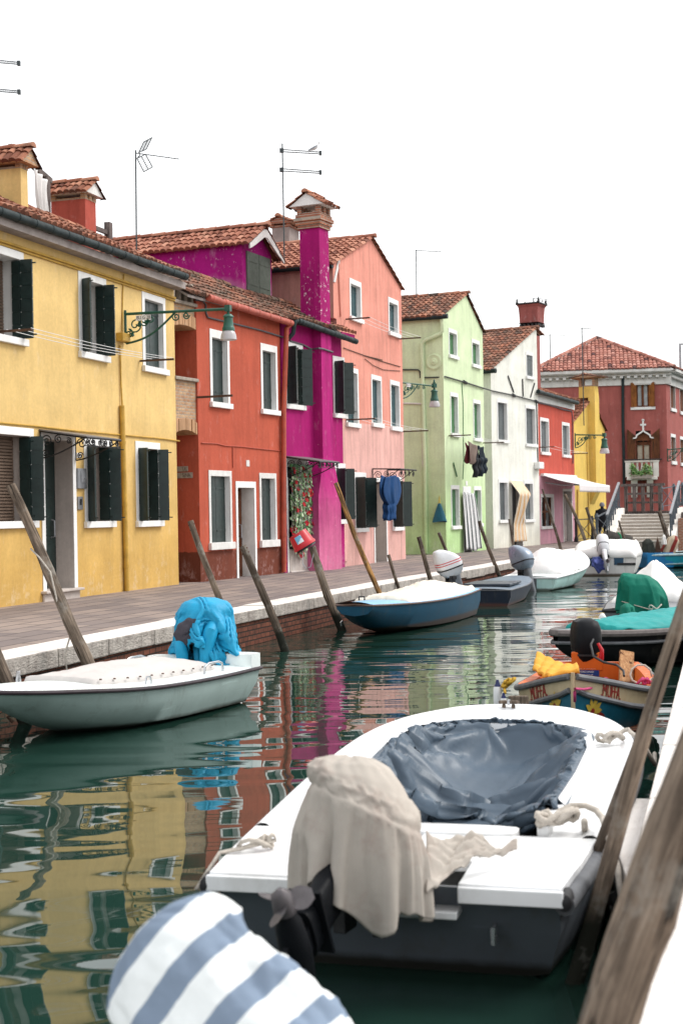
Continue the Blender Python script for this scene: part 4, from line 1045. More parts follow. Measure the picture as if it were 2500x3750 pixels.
# gothic window
g0, g1, gz0, gz1 = H.rect(7, 1112, 1380, 1255, 1660)
W = H.reveal((g0, g1, gz0 - .1, gz1), .3, M['dark'])
gm = (g0 + g1) / 2; gw = (g1 - g0) / 2; zsp = gz1 - .55
H.part(MB().box(g0, g1, .24, .28, gz0 - .1, zsp - .2), 'curtain_pane', M['curtain_warm'] if 'curtain_warm' in M else M.setdefault('curtain_warm', paint('warm_net_curtain', (.50, .45, .36), .6, .3, 3)), W)
fr_ = MB()
for p_ in (g0, gm - .05, g1 - .1): fr_.box(p_, p_ + .1, .16, .23, gz0 - .1, zsp)
fr_.box(g0, g1, .15, .235, zsp - .3, zsp - .12)
H.part(fr_, 'sash', M['woodframe'], W)
ogL = [(-1.45, -.05), (-1.3, .10), (-1.06, .12), (-.95, .5), (-.5, .78), (-.18, .98), (0, 1.25)]
ogI = [(-1.05, -.05), (-1.02, .0), (-.9, .03), (-.78, .36), (-.42, .6), (-.14, .76), (0, .92)]
def og(l): return [(gm + x * gw, zsp + .1 + z * gw) for x, z in l] + [(gm - x * gw, zsp + .1 + z * gw) for x, z in l[-2::-1]]
oo, ii = og(ogL), og(ogI); am = MB()
for k in range(len(oo) - 1):
    q = [oo[k], oo[k + 1], ii[k + 1], ii[k]]
    am.prism(q, lambda p: V((p[0], -.16, p[1])), lambda p: V((p[0], -.0006, p[1])))
zz = oo[6][1]
am.box(gm - .05, gm + .05, -.14, -.02, zz - .05, zz + .5).box(gm - .17, gm + .17, -.13, -.03, zz + .2, zz + .31).lathe([(.08, 0), (.1, .05), (.03, .1)], (gm, -.08, zz + .5), 8)
H.part(am, 'ogee_arch', M['white'], W)
inf = MB()
for k in range(len(ii) - 1): inf.add([(ii[k][0], -.004, ii[k][1]), (ii[k + 1][0], -.004, ii[k + 1][1]), (ii[k + 1][0], -.004, gz1 - .6), (ii[k][0], -.004, gz1 - .6)], [(0, 1, 2, 3)])
H.part(inf, 'tracery_panel', M['woodframe'], W)
for q, sg in ((g0 - .02, -1), (g1 + .02, 1)):
    zt1 = zsp + .55
    l = MB().prism([(0, gz0 - .1), (.52, gz0 - .1), (.52, zt1 + .12), (.0, zt1 - .3)], lambda p: V((q + sg * p[0] * .95, -.03 - p[0] * .25, p[1])), lambda p: V((q + sg * p[0] * .95, -.07 - p[0] * .25, p[1])))
    H.part(l, 'shutter', M['woodshut_d'] if 'woodshut_d' in M else M.setdefault('woodshut_d', woodmat('brown_shutter_wood', (.10, .035, .015), (.16, .06, .025))), W)
# balcony
b0, b1 = H.uz(8, 1040, 300, -.6)[0], H.uz(8, 1305, 300, -.6)[0]; bz0 = H.uz(8, 1050, 395, -.8)[1]; bz1 = H.uz(8, 1050, 228, -.8)[1]
bal = H.part(MB().box(b0 - .08, b1 + .08, -.9, -.0006, bz0 - .12, bz0 + .06), 'balcony', M['istria'], bevel=.03)
bb = MB()
for k in range(7):
    u = b0 + (b1 - b0) * (k + .0) / 6
    if k in (0, 6): bb.box(u - .16, u + .16, -.85, -.62, bz0 + .06, bz1 - .1)
    else: bb.lathe([(.07, 0), (.05, .1), (.1, .35), (.05, .7), (.07, bz1 - bz0 - .16)], (u, -.74, bz0 + .06), 8)
H.part(bb, 'baluster', M['istria'], bal)
H.part(MB().box(b0 - .2, b1 + .2, -.88, -.6, bz1 - .1, bz1), 'rail', M['istria'], bal, bevel=.02)
H.part(MB().tube([(b0 - .35, -.9, bz1 + .05), (b1 + .35, -.9, bz1 + .05), (b1 + .35, -.1, bz1 + .05)], .035, 6), 'iron_rail', M['iron'], bal)
for u in (b0 + .35, b1 - .35):
    H.part(MB().prism([(-.0006, bz0 - .13), (-.85, bz0 - .13), (-.6, bz0 - .5), (-.2, bz0 - 1.15), (-.0006, bz0 - 1.15)], lambda p: V((u - .18, p[0], p[1])), lambda p: V((u + .18, p[0], p[1]))), 'corbel', M['istria'], bal)
H.body([[(0, -.06), (H.W, -.06), (H.W, ze), (0, ze)]], 9, M['brickred'])
H.part(MB().tube([H.hit(PX(7, *q), -.1) for q in ((990, 800), (990, 1250), (1000, 1690))] + [H.hit(PX(8, 1003, 470), -.1)], .09, 8), 'downpipe', M['gutter'])
# right hand face, its own frame
C_ = H.MW @ V((H.W, 0, 0)); D_ = C_ + V((sin(radians(24.6)), cos(radians(24.6)), 0)) * 12
H2 = House('', '', C_, D_, host=H)
H2.win(7, 1440, 905, 1488, 1190, 'C', tr=.04, tt=.2, sh=.2, rev='reveal', shut='woodframe')
H2.win(7, 1530, 950, 1580, 1222, 'C', tr=.04, tt=.2, sh=.2, rev='reveal', shut='woodframe')
H2.win(7, 1446, 1405, 1492, 1700, 'C', tr=.04, tt=.2, sh=.2, rev='reveal', shut='woodframe')
H2.win(7, 1534, 1430, 1582, 1715, 'C', tr=.04, tt=.2, sh=.2, rev='reveal', shut='woodframe')
H2.body([[(0.001, -.06), (12, -.06), (12, ze), (0.001, ze)]], 7, M['brickred'])
def cornice(H, a, b):
    c = MB().box(a, b, -.10, -.0006, ze - .62, ze - .3).box(a, b, -.05, -.0006, ze - .299, ze - .081).box(a, b, -.22, -.0006, ze - .08, ze + .06).box(a, b, -.5, -.0006, ze + .061, ze + .25).box(a, b, -.58, -.501, ze + .12, ze + .3)
    n = int((b - a) / .42)
    for k in range(n): c.box(a + (k + .3) * .42, a + (k + .75) * .42, -.38, -.0006, ze - .22, ze - .081)
    H.part(c, 'cornice', M['whitewash'], bevel=.015)
cornice(H, -.3, H.W + .3); cornice(H2, .05, 12)
# hip roof
ap = H.hit(PX(7, 740, 503), 4.5); ap = V((ap.x, 4.5, ap.z)); r0, r1 = V((-.4, -.55, ze + .3)), V((H.W + .45, -.55, ze + .3))
t = MB(); a_ = (r1 - r0).normalized(); md = r0.lerp(r1, (ap.x - r0.x) / (r1.x - r0.x)); sv = ap - md; Lr = sv.length; wR = (r1 - r0).length; xa = (md - r0).length
kp = lambda x, y: (x > xa * y / Lr - .05) and (x < wR - (wR - xa) * y / Lr + .05)
tiles(t, r0, a_, wR, sv, Lr, .24, .42, .09, 99, kp)
r2 = H2.X @ V((12, -.55, ze + .3))
a2 = (r2 - r1); w2 = a2.length; a2 /= w2; q = r1 + a2 * (ap - r1).dot(a2); sv2 = ap - q; L2 = sv2.length; xq = (q - r1).length
tiles(t, r1, a2, w2, sv2, L2, .24, .42, .09, 98, lambda x, y: x > xq * y / L2 - .05)
ridge(t, r1 + V((0, 0, .1)), ap + V((0, 0, .12)), .13); ridge(t, r0 + V((0, 0, .1)), ap + V((0, 0, .12)), .13)
t.tone = .4; t.poly(r0, r1, ap); t.poly(r1, r2, ap); t.poly(r0, ap, V((0, 9, ze)))
M['tile_rosy'] = tilemat('roof_tile_rosy', .4, ((.09, .04, .04), (.40, .16, .12), (.5, .25, .2)))
H.part(t, 'roof', M['tile_rosy'], normals=False)
# ---------------------------------------------------------------- mooring poles
def pole(top, bot, wt, wb, dep, mat, label, z_end=-.9, bend=0.0, knots=3, bands=False, dep2=None, seed=1, group='wooden mooring poles'):
    """a leaning, tapering trunk from two pixels at one distance, carried on down into the mud"""
    A = ondep(*top, dep2 if dep2 else dep); B = ondep(*bot, dep); rnd = random.Random(seed)
    d = (B - A); t = 1.0 if B.z < z_end else (A.z - z_end) / (A.z - B.z)
    E = A + d * t; L = (E - A).length; n = 30; k = dep / FPX
    r0, r1 = wt * k / 2, wb * k / 2; r1 = r0 + (r1 - r0) * t
    root = empty('mooring_pole', (E.x, E.y, E.z), 0, label, 'mooring pole', group)
    ex = V((1, 0, 0)); rings = []
    kn = [(rnd.uniform(.1, .9), rnd.uniform(0, 6.28), rnd.uniform(.10, .2)) for _ in range(knots)]
    ph = rnd.uniform(0, 6)
    dn = d.normalized(); x = dn.orthogonal().normalized(); y = dn.cross(x)
    Rm = Matrix(((x.x, y.x, dn.x), (x.y, y.y, dn.y), (x.z, y.z, dn.z))); Ri = Rm.transposed()
    for i in range(n + 1):
        q = i / n; c = A.lerp(E, q) + ex * (bend * sin(pi * q) + .012 * L * sin(q * 7 + ph) * .5) + V((0, .01 * sin(q * 9 + ph), 0))
        r = r0 + (r1 - r0) * q; ring = []
        for j in range(12):
            a = 2 * pi * j / 12; m_ = 1 + .07 * sin(3 * a + 5 * q + ph) + rnd.uniform(-.03, .03)
            for (kq, ka, ks) in kn: m_ += ks * math.exp(-((q - kq) / .025) ** 2) * max(0, cos(a - ka)) ** 2
            ring.append(Ri @ (c + (x * cos(a) + y * sin(a)) * r * m_ - root.location))
        rings.append(ring)
    MB().loft(rings).build('trunk', mat, root, smooth=True).rotation_euler = Rm.to_euler()
    if bands:
        for q in (.02, .045):
            c = A.lerp(E, q) - root.location + ex * (bend * sin(pi * q) + .012 * L * sin(q * 7 + ph) * .5)
            MB().tube([c - dn * .012, c + dn * .012], r0 * 1.12, 12).build('iron_band', M['rust'], root, smooth=True)
    return root, A, E
W_, WD, WG = M['wood'], M['wood_dark'], M['wood_gold']
PA = pole((34, 1775), (332, 2437), 34, 47, 17.0, W_, 'thick grey mooring pole leaning before the yellow house door, rope wound on it', seed=3, knots=5)
pole((-60, 2300), (36, 2512), 40, 46, 15.2, WD, 'dark mooring pole cut by the photo edge beside the bow of the mint white boat', seed=4)
pole((700, 1907), (809, 2211), 22, 24, 22.0, W_, 'pale banded mooring pole rising behind the blue jacket', bands=True, seed=5)
pole((893, 1998), (1044, 2384), 26, 30, 22.6, WD, 'lichen grey banded pole standing in open water before the red house door', bands=True, seed=6, knots=6)
PB = pole((1140, 2002), (1255, 2310), 26, 32, 26.4, W_, 'mooring pole with the red bucket hung over its top', seed=7, bend=-.02)
pole((1226, 1768), (1382, 2158), 17, 19, 28.4, WG, 'tall golden brown peeling pole behind the blue boat', seed=8, knots=6)
pole((1423, 2031), (1458, 2149), 12, 12.5, 32, WD, 'short slim brown pole behind the cream tarp of the blue boat', seed=9)
pole((1530, 1966), (1579, 2127), 16, 17, 34, WD, 'stout dark pole before the green house downpipe', seed=10)
pole((1608, 1950), (1673, 2118), 12, 13, 36, WD, 'slim dark pole before the hanging blue green bag', seed=11)
pole((1754, 1908), (1820, 2095), 13, 14, 40.5, WD, 'dark pole leaning before the striped grey curtain', seed=12)
pole((1862, 1901), (1880, 2012), 8.5, 10, 46, WD, 'thin dark pole before the orange striped curtain', seed=13)
pole((1987, 1791), (2043, 2010), 7, 12, 52, WD, 'long thin black pole before the rose pink shop window', seed=14, bend=.06)
pole((2068, 1810), (2135, 1990), 10, 13, 56, W_, 'crooked grey pole before the pink shop door', seed=15, bend=.10)
pole((2143, 1858), (2190, 1985), 11, 13, 58, WD, 'straight brown pole left of the walker in the grey hat', seed=16)
pole((2262, 1906), (2279, 1956), 6, 8, 56, WD, 'short thin pole beside the bridge steps', seed=17)
pole((2409, 1872), (2443, 1968), 15, 18, 54, WD, 'thick weathered pole before the right bridge stair', seed=18)
# right quay
pole((2572, 2030), (2213, 3192), 50, 62, 6.6, W_, 'knotty grey mooring pole slanting beside the grey white motorboat', seed=19, knots=5)
pole((2470, 2300), (2267, 2899), 30, 36, 7.1, WD, 'second mooring pole half hidden by the knotty grey one', seed=20)
pole((2658, 2570), (2229, 3780), 205, 208, 4.0, M['wood'], 'very large near mooring pole leaning across the lower right corner', seed=21, knots=4)

def rope(pts, r, mat, label, cat='rope', group=None, n=6):
    o = MB().tube(pts, r, n).build('rope', mat, None, smooth=2); return tag(o, label, cat, group)
M['rope'] = paint('pale_rope', (.52, .47, .41), .9, .25, 30, bump=.6, bscale=120)
# rope wound on the first pole
A, E = PA[1], PA[2]
pt = lambda q, a, r=.085: A.lerp(E, q) + V((cos(a) * r, sin(a) * r, 0))
rp = [pt(.22, pi), pt(.25, 4.6), pt(.30, 5.2), pt(.38, 4.5), pt(.45, 3.6), pt(.52, 3.0)]
q1 = A.lerp(E, .52); rp += [q1 + V((-.14, -.05, -.22)), q1 + V((-.10, -.05, -.55)), A.lerp(E, .72) + V((-.10, -.06, 0))] + [pt(.72 + .006 * k, 3.3 + k * .7, .10) for k in range(10)]
rope(rp, .011, M['rope'], 'grey rope hanging down and wound round the thick pole before the yellow house')
# red bucket upside down on its pole
M['red_plastic'] = paint('red_plastic', (.50, .012, .022), .35, .12, 3, .5)
dn = (PB[2] - PB[1]).normalized(); up = -dn
bx = V((cos(.0), 0, 0)); zz = (up + V((-.22, 0, .0))).normalized(); xx = zz.orthogonal().normalized(); yy = zz.cross(xx)
c0 = ondep(*PX(19, 545, 1640), 26.35)
Mx = Matrix(((xx.x, yy.x, zz.x, 0), (xx.y, yy.y, zz.y, 0), (xx.z, yy.z, zz.z, 0), (0, 0, 0, 1)))
kb = 26.35 / FPX
bk = empty('bucket', c0, 0, 'red plastic bucket stuck upside down on a mooring pole, white sticker', 'bucket')
R = 200 * .2126 * kb; h = 250 * .2126 * kb
b = MB().lathe([(R * .98, -.02), (R * 1.04, -.02), (R * 1.04, .03), (R * .97, .03), (R * .83, h), (0, h + .005)], (0, 0, 0), 28, Mx); b.f = b.f[:-2] + [b.f[-1]]; b.t = b.t[:len(b.f)]
b.build('pail', M['red_plastic'], bk, smooth=True)
MB().lathe([(R * .93, -.06), (R * .9, .0), (R * .7, .06)], (0, 0, 0), 20, Mx).build('bag_liner', M['iron'], bk, smooth=True)
st = MB()
for i in range(6):
    for (a0_, z0_) in ((0, 0),):
        aa = [-.55 + .78 * (i + e) / 6 for e in (0, 1)]; q = []
        for e, zq in ((0, .3), (1, .3), (1, .82), (0, .82)):
            an = atan2((V((cos(aa[e]), sin(aa[e]), 0))).y, cos(aa[e])); rr = R * (.97 - .14 * zq) + .004
            dirn = V((sin(aa[e]) * 1, -cos(aa[e]), 0)); dirn = (dirn - zz * dirn.dot(zz)).normalized()
            q.append(dirn * rr + zz * (zq * h))
        st.add(q, [(0, 1, 2, 3)])
m = NT('sticker_print', .4, .4); P = m.mp()
m.col(m.mix(m.ramp(m.noise(P, 9, 3), [(.48, 0.0), (.52, 1.0)]), (.72, .76, .78), (.16, .42, .62)))
st.build('sticker', m.m, bk, smooth=True)
hd = [V((.0, -R * .6, -.04)) + V((-R * .15, 0, 0)), V((-R * .2, -R * .7, -.32)), V((R * .1, -R * .8, -.42)), V((R * .5, -R * .7, -.38)), V((R * .75, -R * .5, -.15))]
MB().tube(hd, .008, 6).build('handle', M['alu'], bk, smooth=True)

# ---------------------------------------------------------------- street lamps on brackets
M['lampglass'] = NT('lamp_glass', .25, .6).col((.62, .60, .62)).m
M['lampglass'].node_tree.nodes['Principled BSDF'].inputs['Transmission Weight'].default_value = .35
def lamp(B, Hd, label, s=1.0, drop=.25, plate=None, finial=False, only_bracket=False, hs=None):
    d = (Hd - B); L = d.length; rz = atan2(d.y, d.x); o = empty('street_lamp', B, rz, label, 'street lamp', 'green bracket street lamps')
    Lh = hypot(d.x, d.y); sl = d.z / Lh
    arm = MB().tube([(0, 0, 0), (Lh, 0, d.z)], .032 * s, 10); arm.tube([(.02, 0, .08), (.02, 0, -.62 * s)], .03 * s, 8)
    arm.build('arm', M['lampgreen'], o, smooth=True)
    b = MB(); K = min(1.0, Lh * .42)
    b.tube([(.03 + K * 1.15 * t, 0, -.60 * s * (1 - t) ** 1.0 - .03 - .25 * s * sin(pi * t) * .55) for t in [k / 14 for k in range(15)]], .024 * s, 8)
    for (x, z, r, st, dr) in ((.25, -.24, .17, 3.6, 1), (.45, -.17, .11, 0, -1), (.62, -.13, .09, 2, 1), (K * 1.15 + .05, -.11, .09, 2.5, 1), (K * 1.15 + .28, -.09, .08, 0, -1), (.1, -.42, .10, 1.5, -1)):
        scroll(b, (x * s if x < .7 else x, 0, z * s + sl * x), (1, 0, 0), (0, 0, 1), r * s, 1.5, 22, .016 * s, st, dr)
    for (x, z) in ((.34, -.30), (.5, -.25), (.18, -.5), (.56, -.2)): b.lathe([(0, 0), (.05 * s, .03), (.03 * s, .09), (0, .14)], (x * s, 0, z * s), 6)
    b.build('scroll_bracket', M['lampgreen'], o, smooth=True)
    if plate:
        z0 = -.16 * s
        for k, (tx, x0, w_) in enumerate(plate):
            p = MB().box(x0, x0 + w_, -.035, -.022, z0, z0 + .11).build('number_plate', M['white'], o)
            textobj('lettering', tx, .105, Matrix.Translation((x0 + w_ / 2, -.0365, z0 + .055)) @ Matrix.Rotation(pi / 2, 4, 'X'), M['rust'], p, .001, sx=.85)
    if only_bracket: return o
    cx, cz = Lh, d.z
    s = hs or s
    hd = MB().box(cx - .09 * s, cx + .09 * s, -.09 * s, .09 * s, cz - .08 * s, cz + .12 * s)
    if finial: hd.lathe([(.06 * s, .12 * s), (.08 * s, .17 * s), (.03 * s, .2 * s), (.05 * s, .26 * s), (0, .34 * s)], (cx, 0, cz), 10)
    hd.lathe([(.04 * s, -.16 * s), (.05 * s, -.08 * s)], (cx, 0, cz), 10)
    hd.lathe([(.03, -.15), (.10, -.17), (.17, -.23), (.175, -.27), (.145, -.29), (.15, -.4), (.17, -.55), (.19, -.60), (.2, -.62), (.205, -.72), (.0, -.72)] if s == 99 else [(r * s, z * s) for r, z in ((.03, -.15), (.10, -.17), (.17, -.23), (.175, -.27), (.145, -.29), (.15, -.4), (.17, -.55), (.19, -.60), (.2, -.62), (.205, -.72), (.0, -.72))], (cx, 0, cz), 18)
    hd.build('lamp_housing', M['lampgreen'], o, smooth=True)
    MB().lathe([(r * s, z * s) for r, z in ((.19, -.722), (.215, -.76), (.25, -.86), (.265, -1.0), (.25, -1.01), (.20, -.99), (.0, -.93))], (cx, 0, cz), 20).build('lamp_globe', M['lampglass'], o, smooth=True)
    return o
Bp = HY.MW @ HY.hit(PX(17, 55, 240), -.03)
best = min(((abs(proj(Bp + HY.MW.to_3x3() @ V((0, -l * .02, 0)))[0] - PX(17, 1350, 170)[0])), l * .02) for l in range(30, 250))[1]
Hp = Bp + HY.MW.to_3x3() @ V((0, -best, 0)); tgt = ondep(*PX(17, 1348, 175), Hp.y); Hp.z = tgt.z
lamp(Bp, Hp, 'green lamp on a long scrolled bracket from the yellow house, plate BU G 28', 1.0, plate=[('BU', .28, .15), ('G 28', .435, .19)], hs=.64)
lamp(ondep(*PX(20, 72, 200), 48.3), ondep(*PX(20, 545, 250), 49.2), 'green bracket lamp before the pale green side wall', .85, finial=True, plate=[('BU G', .2, .2)], hs=.72)
lamp(ondep(*PX(7, 530, 1417), 67.6), ondep(*PX(7, 812, 1421), 66.8), 'small far green lamp before the yellow end house', 1.0, hs=.85)
lamp(HB.MW @ V((HB.W, 0, HB.uz(7, 1430, 1560)[1])), ondep(*PX(7, 1700, 1535), 83.6), 'green lamp bracket on the corner of the brick red palazzo', 1.1)

# ---------------------------------------------------------------- aerials on the roofs
def aerial_mast(top, bot, dep, label, booms, r=.02):
    T, B = ondep(*top, dep), ondep(*bot, dep); o = empty('tv_aerial', B, 0, label, 'tv aerial', 'tv aerials on the roofs')
    MB().tube([V((0, 0, -1.2)), T - B], r, 8).build('mast', M['aerial'], o, smooth=True)
    for (p, q, kind) in booms:
        P, Q = ondep(*p, dep) - B, ondep(*q, dep) - B
        b = MB()
        if kind == 'double':
            for dz in (.035, -.035): b.tube([P + V((0, 0, dz)), Q + V((0, 0, dz * .8))], .014, 6)
            b.box(Q.x - .04, Q.x + .04, Q.y - .05, Q.y + .05, Q.z - .06, Q.z + .06).box(P.x - .06, P.x + .06, P.y - .05, P.y + .05, P.z - .06, P.z + .06)
            n = 16; rr = .003
        else: b.tube([P, Q], .012, 6); n = 14; rr = .005
        for k in range(n):
            c = P.lerp(Q, (k + 1) / (n + 1)); hh = .20 if kind != 'yagi' else .13
            b.tube([c + V((-.03, -hh, -hh * .3)), c + V((.03, hh, hh * .3))], rr, 4)
        b.build('boom', M['aerial'], o)
    return o
am = aerial_mast(PX(1, 1114, 112), PX(1, 1116, 775), 36, 'aerial with a mesh reflector above the dormer ridge', [(PX(1, 1110, 135), PX(1, 1470, 185), 'yagi')])
B = ondep(*PX(1, 1116, 775), 36)
rf = MB()
for (a, b, c, d) in (((1180, 45), (1248, 8), (1200, 105), (1140, 130)), ((1125, 180), (1195, 145), (1252, 250), (1180, 288))):
    q = [ondep(*PX(1, *p), 36 + (.25 if i in (1, 2) else -.1)) - B for i, p in enumerate((a, b, c, d))]
    for k in range(4): rf.tube([q[k], q[(k + 1) % 4]], .014, 6)
    for k in range(1, 8): rf.tube([q[0].lerp(q[3], k / 8), q[1].lerp(q[2], k / 8)], .006, 5)
    rf.tube([q[0].lerp(q[1], .5), q[3].lerp(q[2], .5)], .012, 5)
rf.tube([ondep(*PX(1, *p), 36) - B for p in ((1140, 130), (1150, 150), (1125, 180))], .014, 6)
rf.build('reflector', M['aerial'], am)
am2 = aerial_mast(PX(18, 210, 160), (1040, 880), 42, 'double boom aerial with a gull, left of the magenta chimney', [(PX(18, 195, 322), PX(18, 1085, 380), 'double'), (PX(18, 195, 765), PX(18, 1085, 825), 'double')])
aerial_mast((-35, 195), (-28, 600), 38, 'cropped double boom aerial above the yellow house', [((-70, 219), (70, 232), 'double'), ((-70, 325), (71, 337), 'double')])
aerial_mast(PX(5, 500, -80), PX(5, 500, 275), 55, 'single boom aerial beside the chimney of the green house', [(PX(5, 492, -75), PX(5, 708, -62), 'single')])
aerial_mast(PX(7, 598, 390), PX(7, 614, 1095), 70, 'tall aerial mast above the yellow end house', [(PX(7, 592, 398), PX(7, 690, 405), 'single')], .025)
aerial_mast(PX(7, 292, 455), PX(7, 297, 615), 92, 'aerial behind the left end of the palazzo roof', [(PX(7, 288, 460), PX(7, 445, 467), 'single')], .03)
aerial_mast(PX(7, 136, 108), PX(7, 140, 160), 75, 'far aerial behind the flared chimney rim', [(PX(7, 134, 110), PX(7, 274, 121), 'single')], .03)
fr_ = empty('roof_frame', ondep(2489, 1340, 92), 0, 'thin grey frame rising behind the palazzo at the right photo edge', 'frame')
MB().box(-.06, .06, -.06, .06, -.6, 1.45).box(.061, 1.2, -.05, .05, 1.36, 1.45).build('post', M['alu'], fr_)
# gull
gp = ondep(*PX(18, 985, 300), 42); kg = 42 * .15944 / FPX
gl = empty('gull', gp + V((0, 0, -60 * kg)), 0, 'small grey and white gull perched on the upper aerial boom', 'gull')
sp = [(-180, -25, 4), (-120, -8, 14), (-70, 15, 34), (-20, 40, 46), (25, 72, 44), (45, 105, 30), (50, 130, 24), (58, 148, 26), (78, 152, 16), (88, 148, 6)]
rings = []
for i, (x, z, r) in enumerate(sp):
    rings.append([V((x * kg, cos(2 * pi * j / 12) * r * kg * .85, (z + 60) * kg + sin(2 * pi * j / 12) * r * kg)) for j in range(12)])
M['gullwhite'] = paint('gull_white', (.72, .72, .72), .8, .1, 20); M['gullgrey'] = paint('gull_grey', (.33, .36, .40), .8, .15, 20)
MB().loft(rings).build('body', M['gullwhite'], gl, smooth=True)
for s_ in (-1, 1):
    wv = MB(); rg = []
    for (x, z, r) in ((-185, -5, 3), (-120, 20, 16), (-60, 45, 26), (0, 72, 26), (30, 88, 10)):
        rg.append([V((x * kg, s_ * 30 * kg + cos(2 * pi * j / 10) * r * kg * .5, (z + 55) * kg + sin(2 * pi * j / 10) * r * kg)) for j in range(10)])
    wv.loft(rg).build('wing', M['gullgrey'], gl, smooth=True)
    MB().tube([(10 * kg, s_ * 14 * kg, 35 * kg), (12 * kg, s_ * 14 * kg, -5 * kg)], 4 * kg, 6).build('leg', M['rust'], gl)
MB().tube([(84 * kg, 0, 209 * kg), (122 * kg, 0, 200 * kg)], [5 * kg, 2 * kg], 6).build('beak', M['iron'], gl)
MB().loft([[V((x * kg, cos(2 * pi * j / 10) * r * kg, (z + 60) * kg + sin(2 * pi * j / 10) * r * kg * .6)) for j in range(10)] for x, z, r in ((46, 162, 6), (58, 165, 20), (72, 163, 14), (80, 160, 4))]).build('cap', M['iron'], gl, smooth=True)

# ---------------------------------------------------------------- cloths and laundry
def sheet(H, fn, nu, nv, name, mat, label, cat, group=None, th=.012, parent=None):
    mb = MB().grid(fn, nu, nv)
    if parent is None:
        o = H.free(mb, name, mat, label, cat, group, smooth=2, solid=th)
    else: o = mb.build(name, mat, parent, smooth=2, solid=th)
    return o
M['stripe_grey'] = stripemat('grey_striped_cotton', (.70, .70, .70), (.10, .11, .115), 4.6, 0, .44)
M['stripe_orange'] = stripemat('orange_striped_cotton', (.74, .66, .54), (.64, .33, .09), 5.2, 0, .34, third=(.60, .50, .42))
M['blue_cloth'] = clothmat('blue_cloth', (.010, .052, .155), dirt=None)
# green house door curtain, belly blown outwards
xs = [HG.uz(6, x, 470, -.12)[0] for x in (885, 978)]; zt = HG.uz(6, 890, 452, -.1)[1]; zb = HG.uz(6, 890, 935, -.2)[1]
def f(u, v): return V((xs[0] + (xs[1] - xs[0]) * u * (1 + .12 * v), -.10 - .26 * v ** .8 * (.3 + .7 * u) - .03 * sin(u * 21 + v * 2) * (.4 + v), zt + (zb - zt) * v + .04 * sin(u * 9) * v - .05 * u * (1 - v)))
sheet(HG, f, 48, 24, 'door_curtain', M['stripe_grey'], 'grey and white striped door curtain of the pale green house', 'curtain')
# cream house curtain, drawn over a rail at the top then falling
xs = [HW.uz(6, x, 420, -.1)[0] for x in (1278, 1372)]; zt = HW.uz(6, 1280, 362, -.05)[1]; zb = HW.uz(6, 1280, 862, -.15)[1]; zk = zt - .55
def f(u, v):
    if v < .15: q = v / .15; return V((xs[0] + (xs[1] - xs[0]) * u, -.05 - .42 * q, zt - .55 * q + .0))
    q = (v - .15) / .85; tw = 1 - .22 * sin(pi * min(1, q * 1.5))
    return V((xs[0] + (xs[1] - xs[0]) * (.02 + u * tw), -.47 + .30 * min(1, q * 1.6) - .02 * sin(u * 22) - .12 * max(0, q - .7) * u * 2, zk + (zb - zk) * q))
sheet(HW, f, 40, 30, 'door_curtain', M['stripe_orange'], 'cream and orange striped door curtain of the white house', 'curtain')
# blue cloth on the pink house frame
uc = [HP.uz(6, x, 330, -.85)[0] for x in (222, 345)]; zt = HP.uz(6, 240, 322, -.85)[1]; zb = HP.uz(6, 280, 560, -.85)[1]; zt2 = HP.uz(6, 280, 680, -.85)[1]
def f(u, v):
    a = 2 * pi * u; c = (uc[0] + uc[1]) / 2; w_ = (uc[1] - uc[0]) / 2
    if v < .7: q = v / .7; wd = w_ * (.86 + .28 * sin(pi * q) - .55 * q ** 4); z = zt + (zb - zt) * q
    else: q = (v - .7) / .3; wd = w_ * (.42 + .05 * sin(q * 9)); z = zb + (zt2 - zb) * q; c = c - w_ * .15
    fo = 1 + .13 * sin(a * 7 + v * 3) + .06 * sin(a * 13)
    return V((c + cos(a) * wd * fo, -.85 + sin(a) * .16 * fo, z + .03 * sin(a * 3)))
sheet(HP, f, 70, 30, 'hanging_cloth', M['blue_cloth'], 'dark blue cloth knotted and hanging from the pink house door frame', 'cloth')
# blue green bag on the green side wall
pc = HG.hitx(PX(6, 692, 545), -.1); pb_ = HG.hitx(PX(6, 692, 695), -.12); pw = abs(HG.hitx(PX(6, 632, 690), -.1).y - HG.hitx(PX(6, 750, 690), -.1).y) / 2
bg_ = empty('net_bag', HG.MW @ V((pb_.x, pb_.y, pb_.z)), HG.rz, 'blue green sack hanging on pale straps from the green side wall', 'bag')
hb_ = pc.z - pb_.z
MB().grid(lambda u, v: V((-.12 * sin(pi * min(1, v + .05)) * abs(sin(2 * pi * u)) * 0 + cos(2 * pi * u) * (.05 + .13 * v), sin(2 * pi * u) * (.04 + (pw - .04) * v ** .85) * (1 + .03 * sin(2 * pi * u * 9)), hb_ * (1 - v) + .03 * sin(2 * pi * u * 2) * v)), 60, 14).build('sack', clothmat('teal_sack', (.012, .10, .145), .5), bg_, smooth=2)
MB().poly(*[V((cos(2 * pi * k / 24) * .18, sin(2 * pi * k / 24) * pw, .0 + .03 * sin(4 * pi * k / 24))) for k in range(24)]).build('base', M['blue_cloth'], bg_)
zs_ = HG.hitx(PX(6, 697, 480), -.05).z - pb_.z
MB().tube([(0, -.03, hb_), (.04, 0, zs_), (0, .03, hb_)], .02, 6).build('strap', paint('yellow_strap', (.6, .5, .12), .7), bg_)
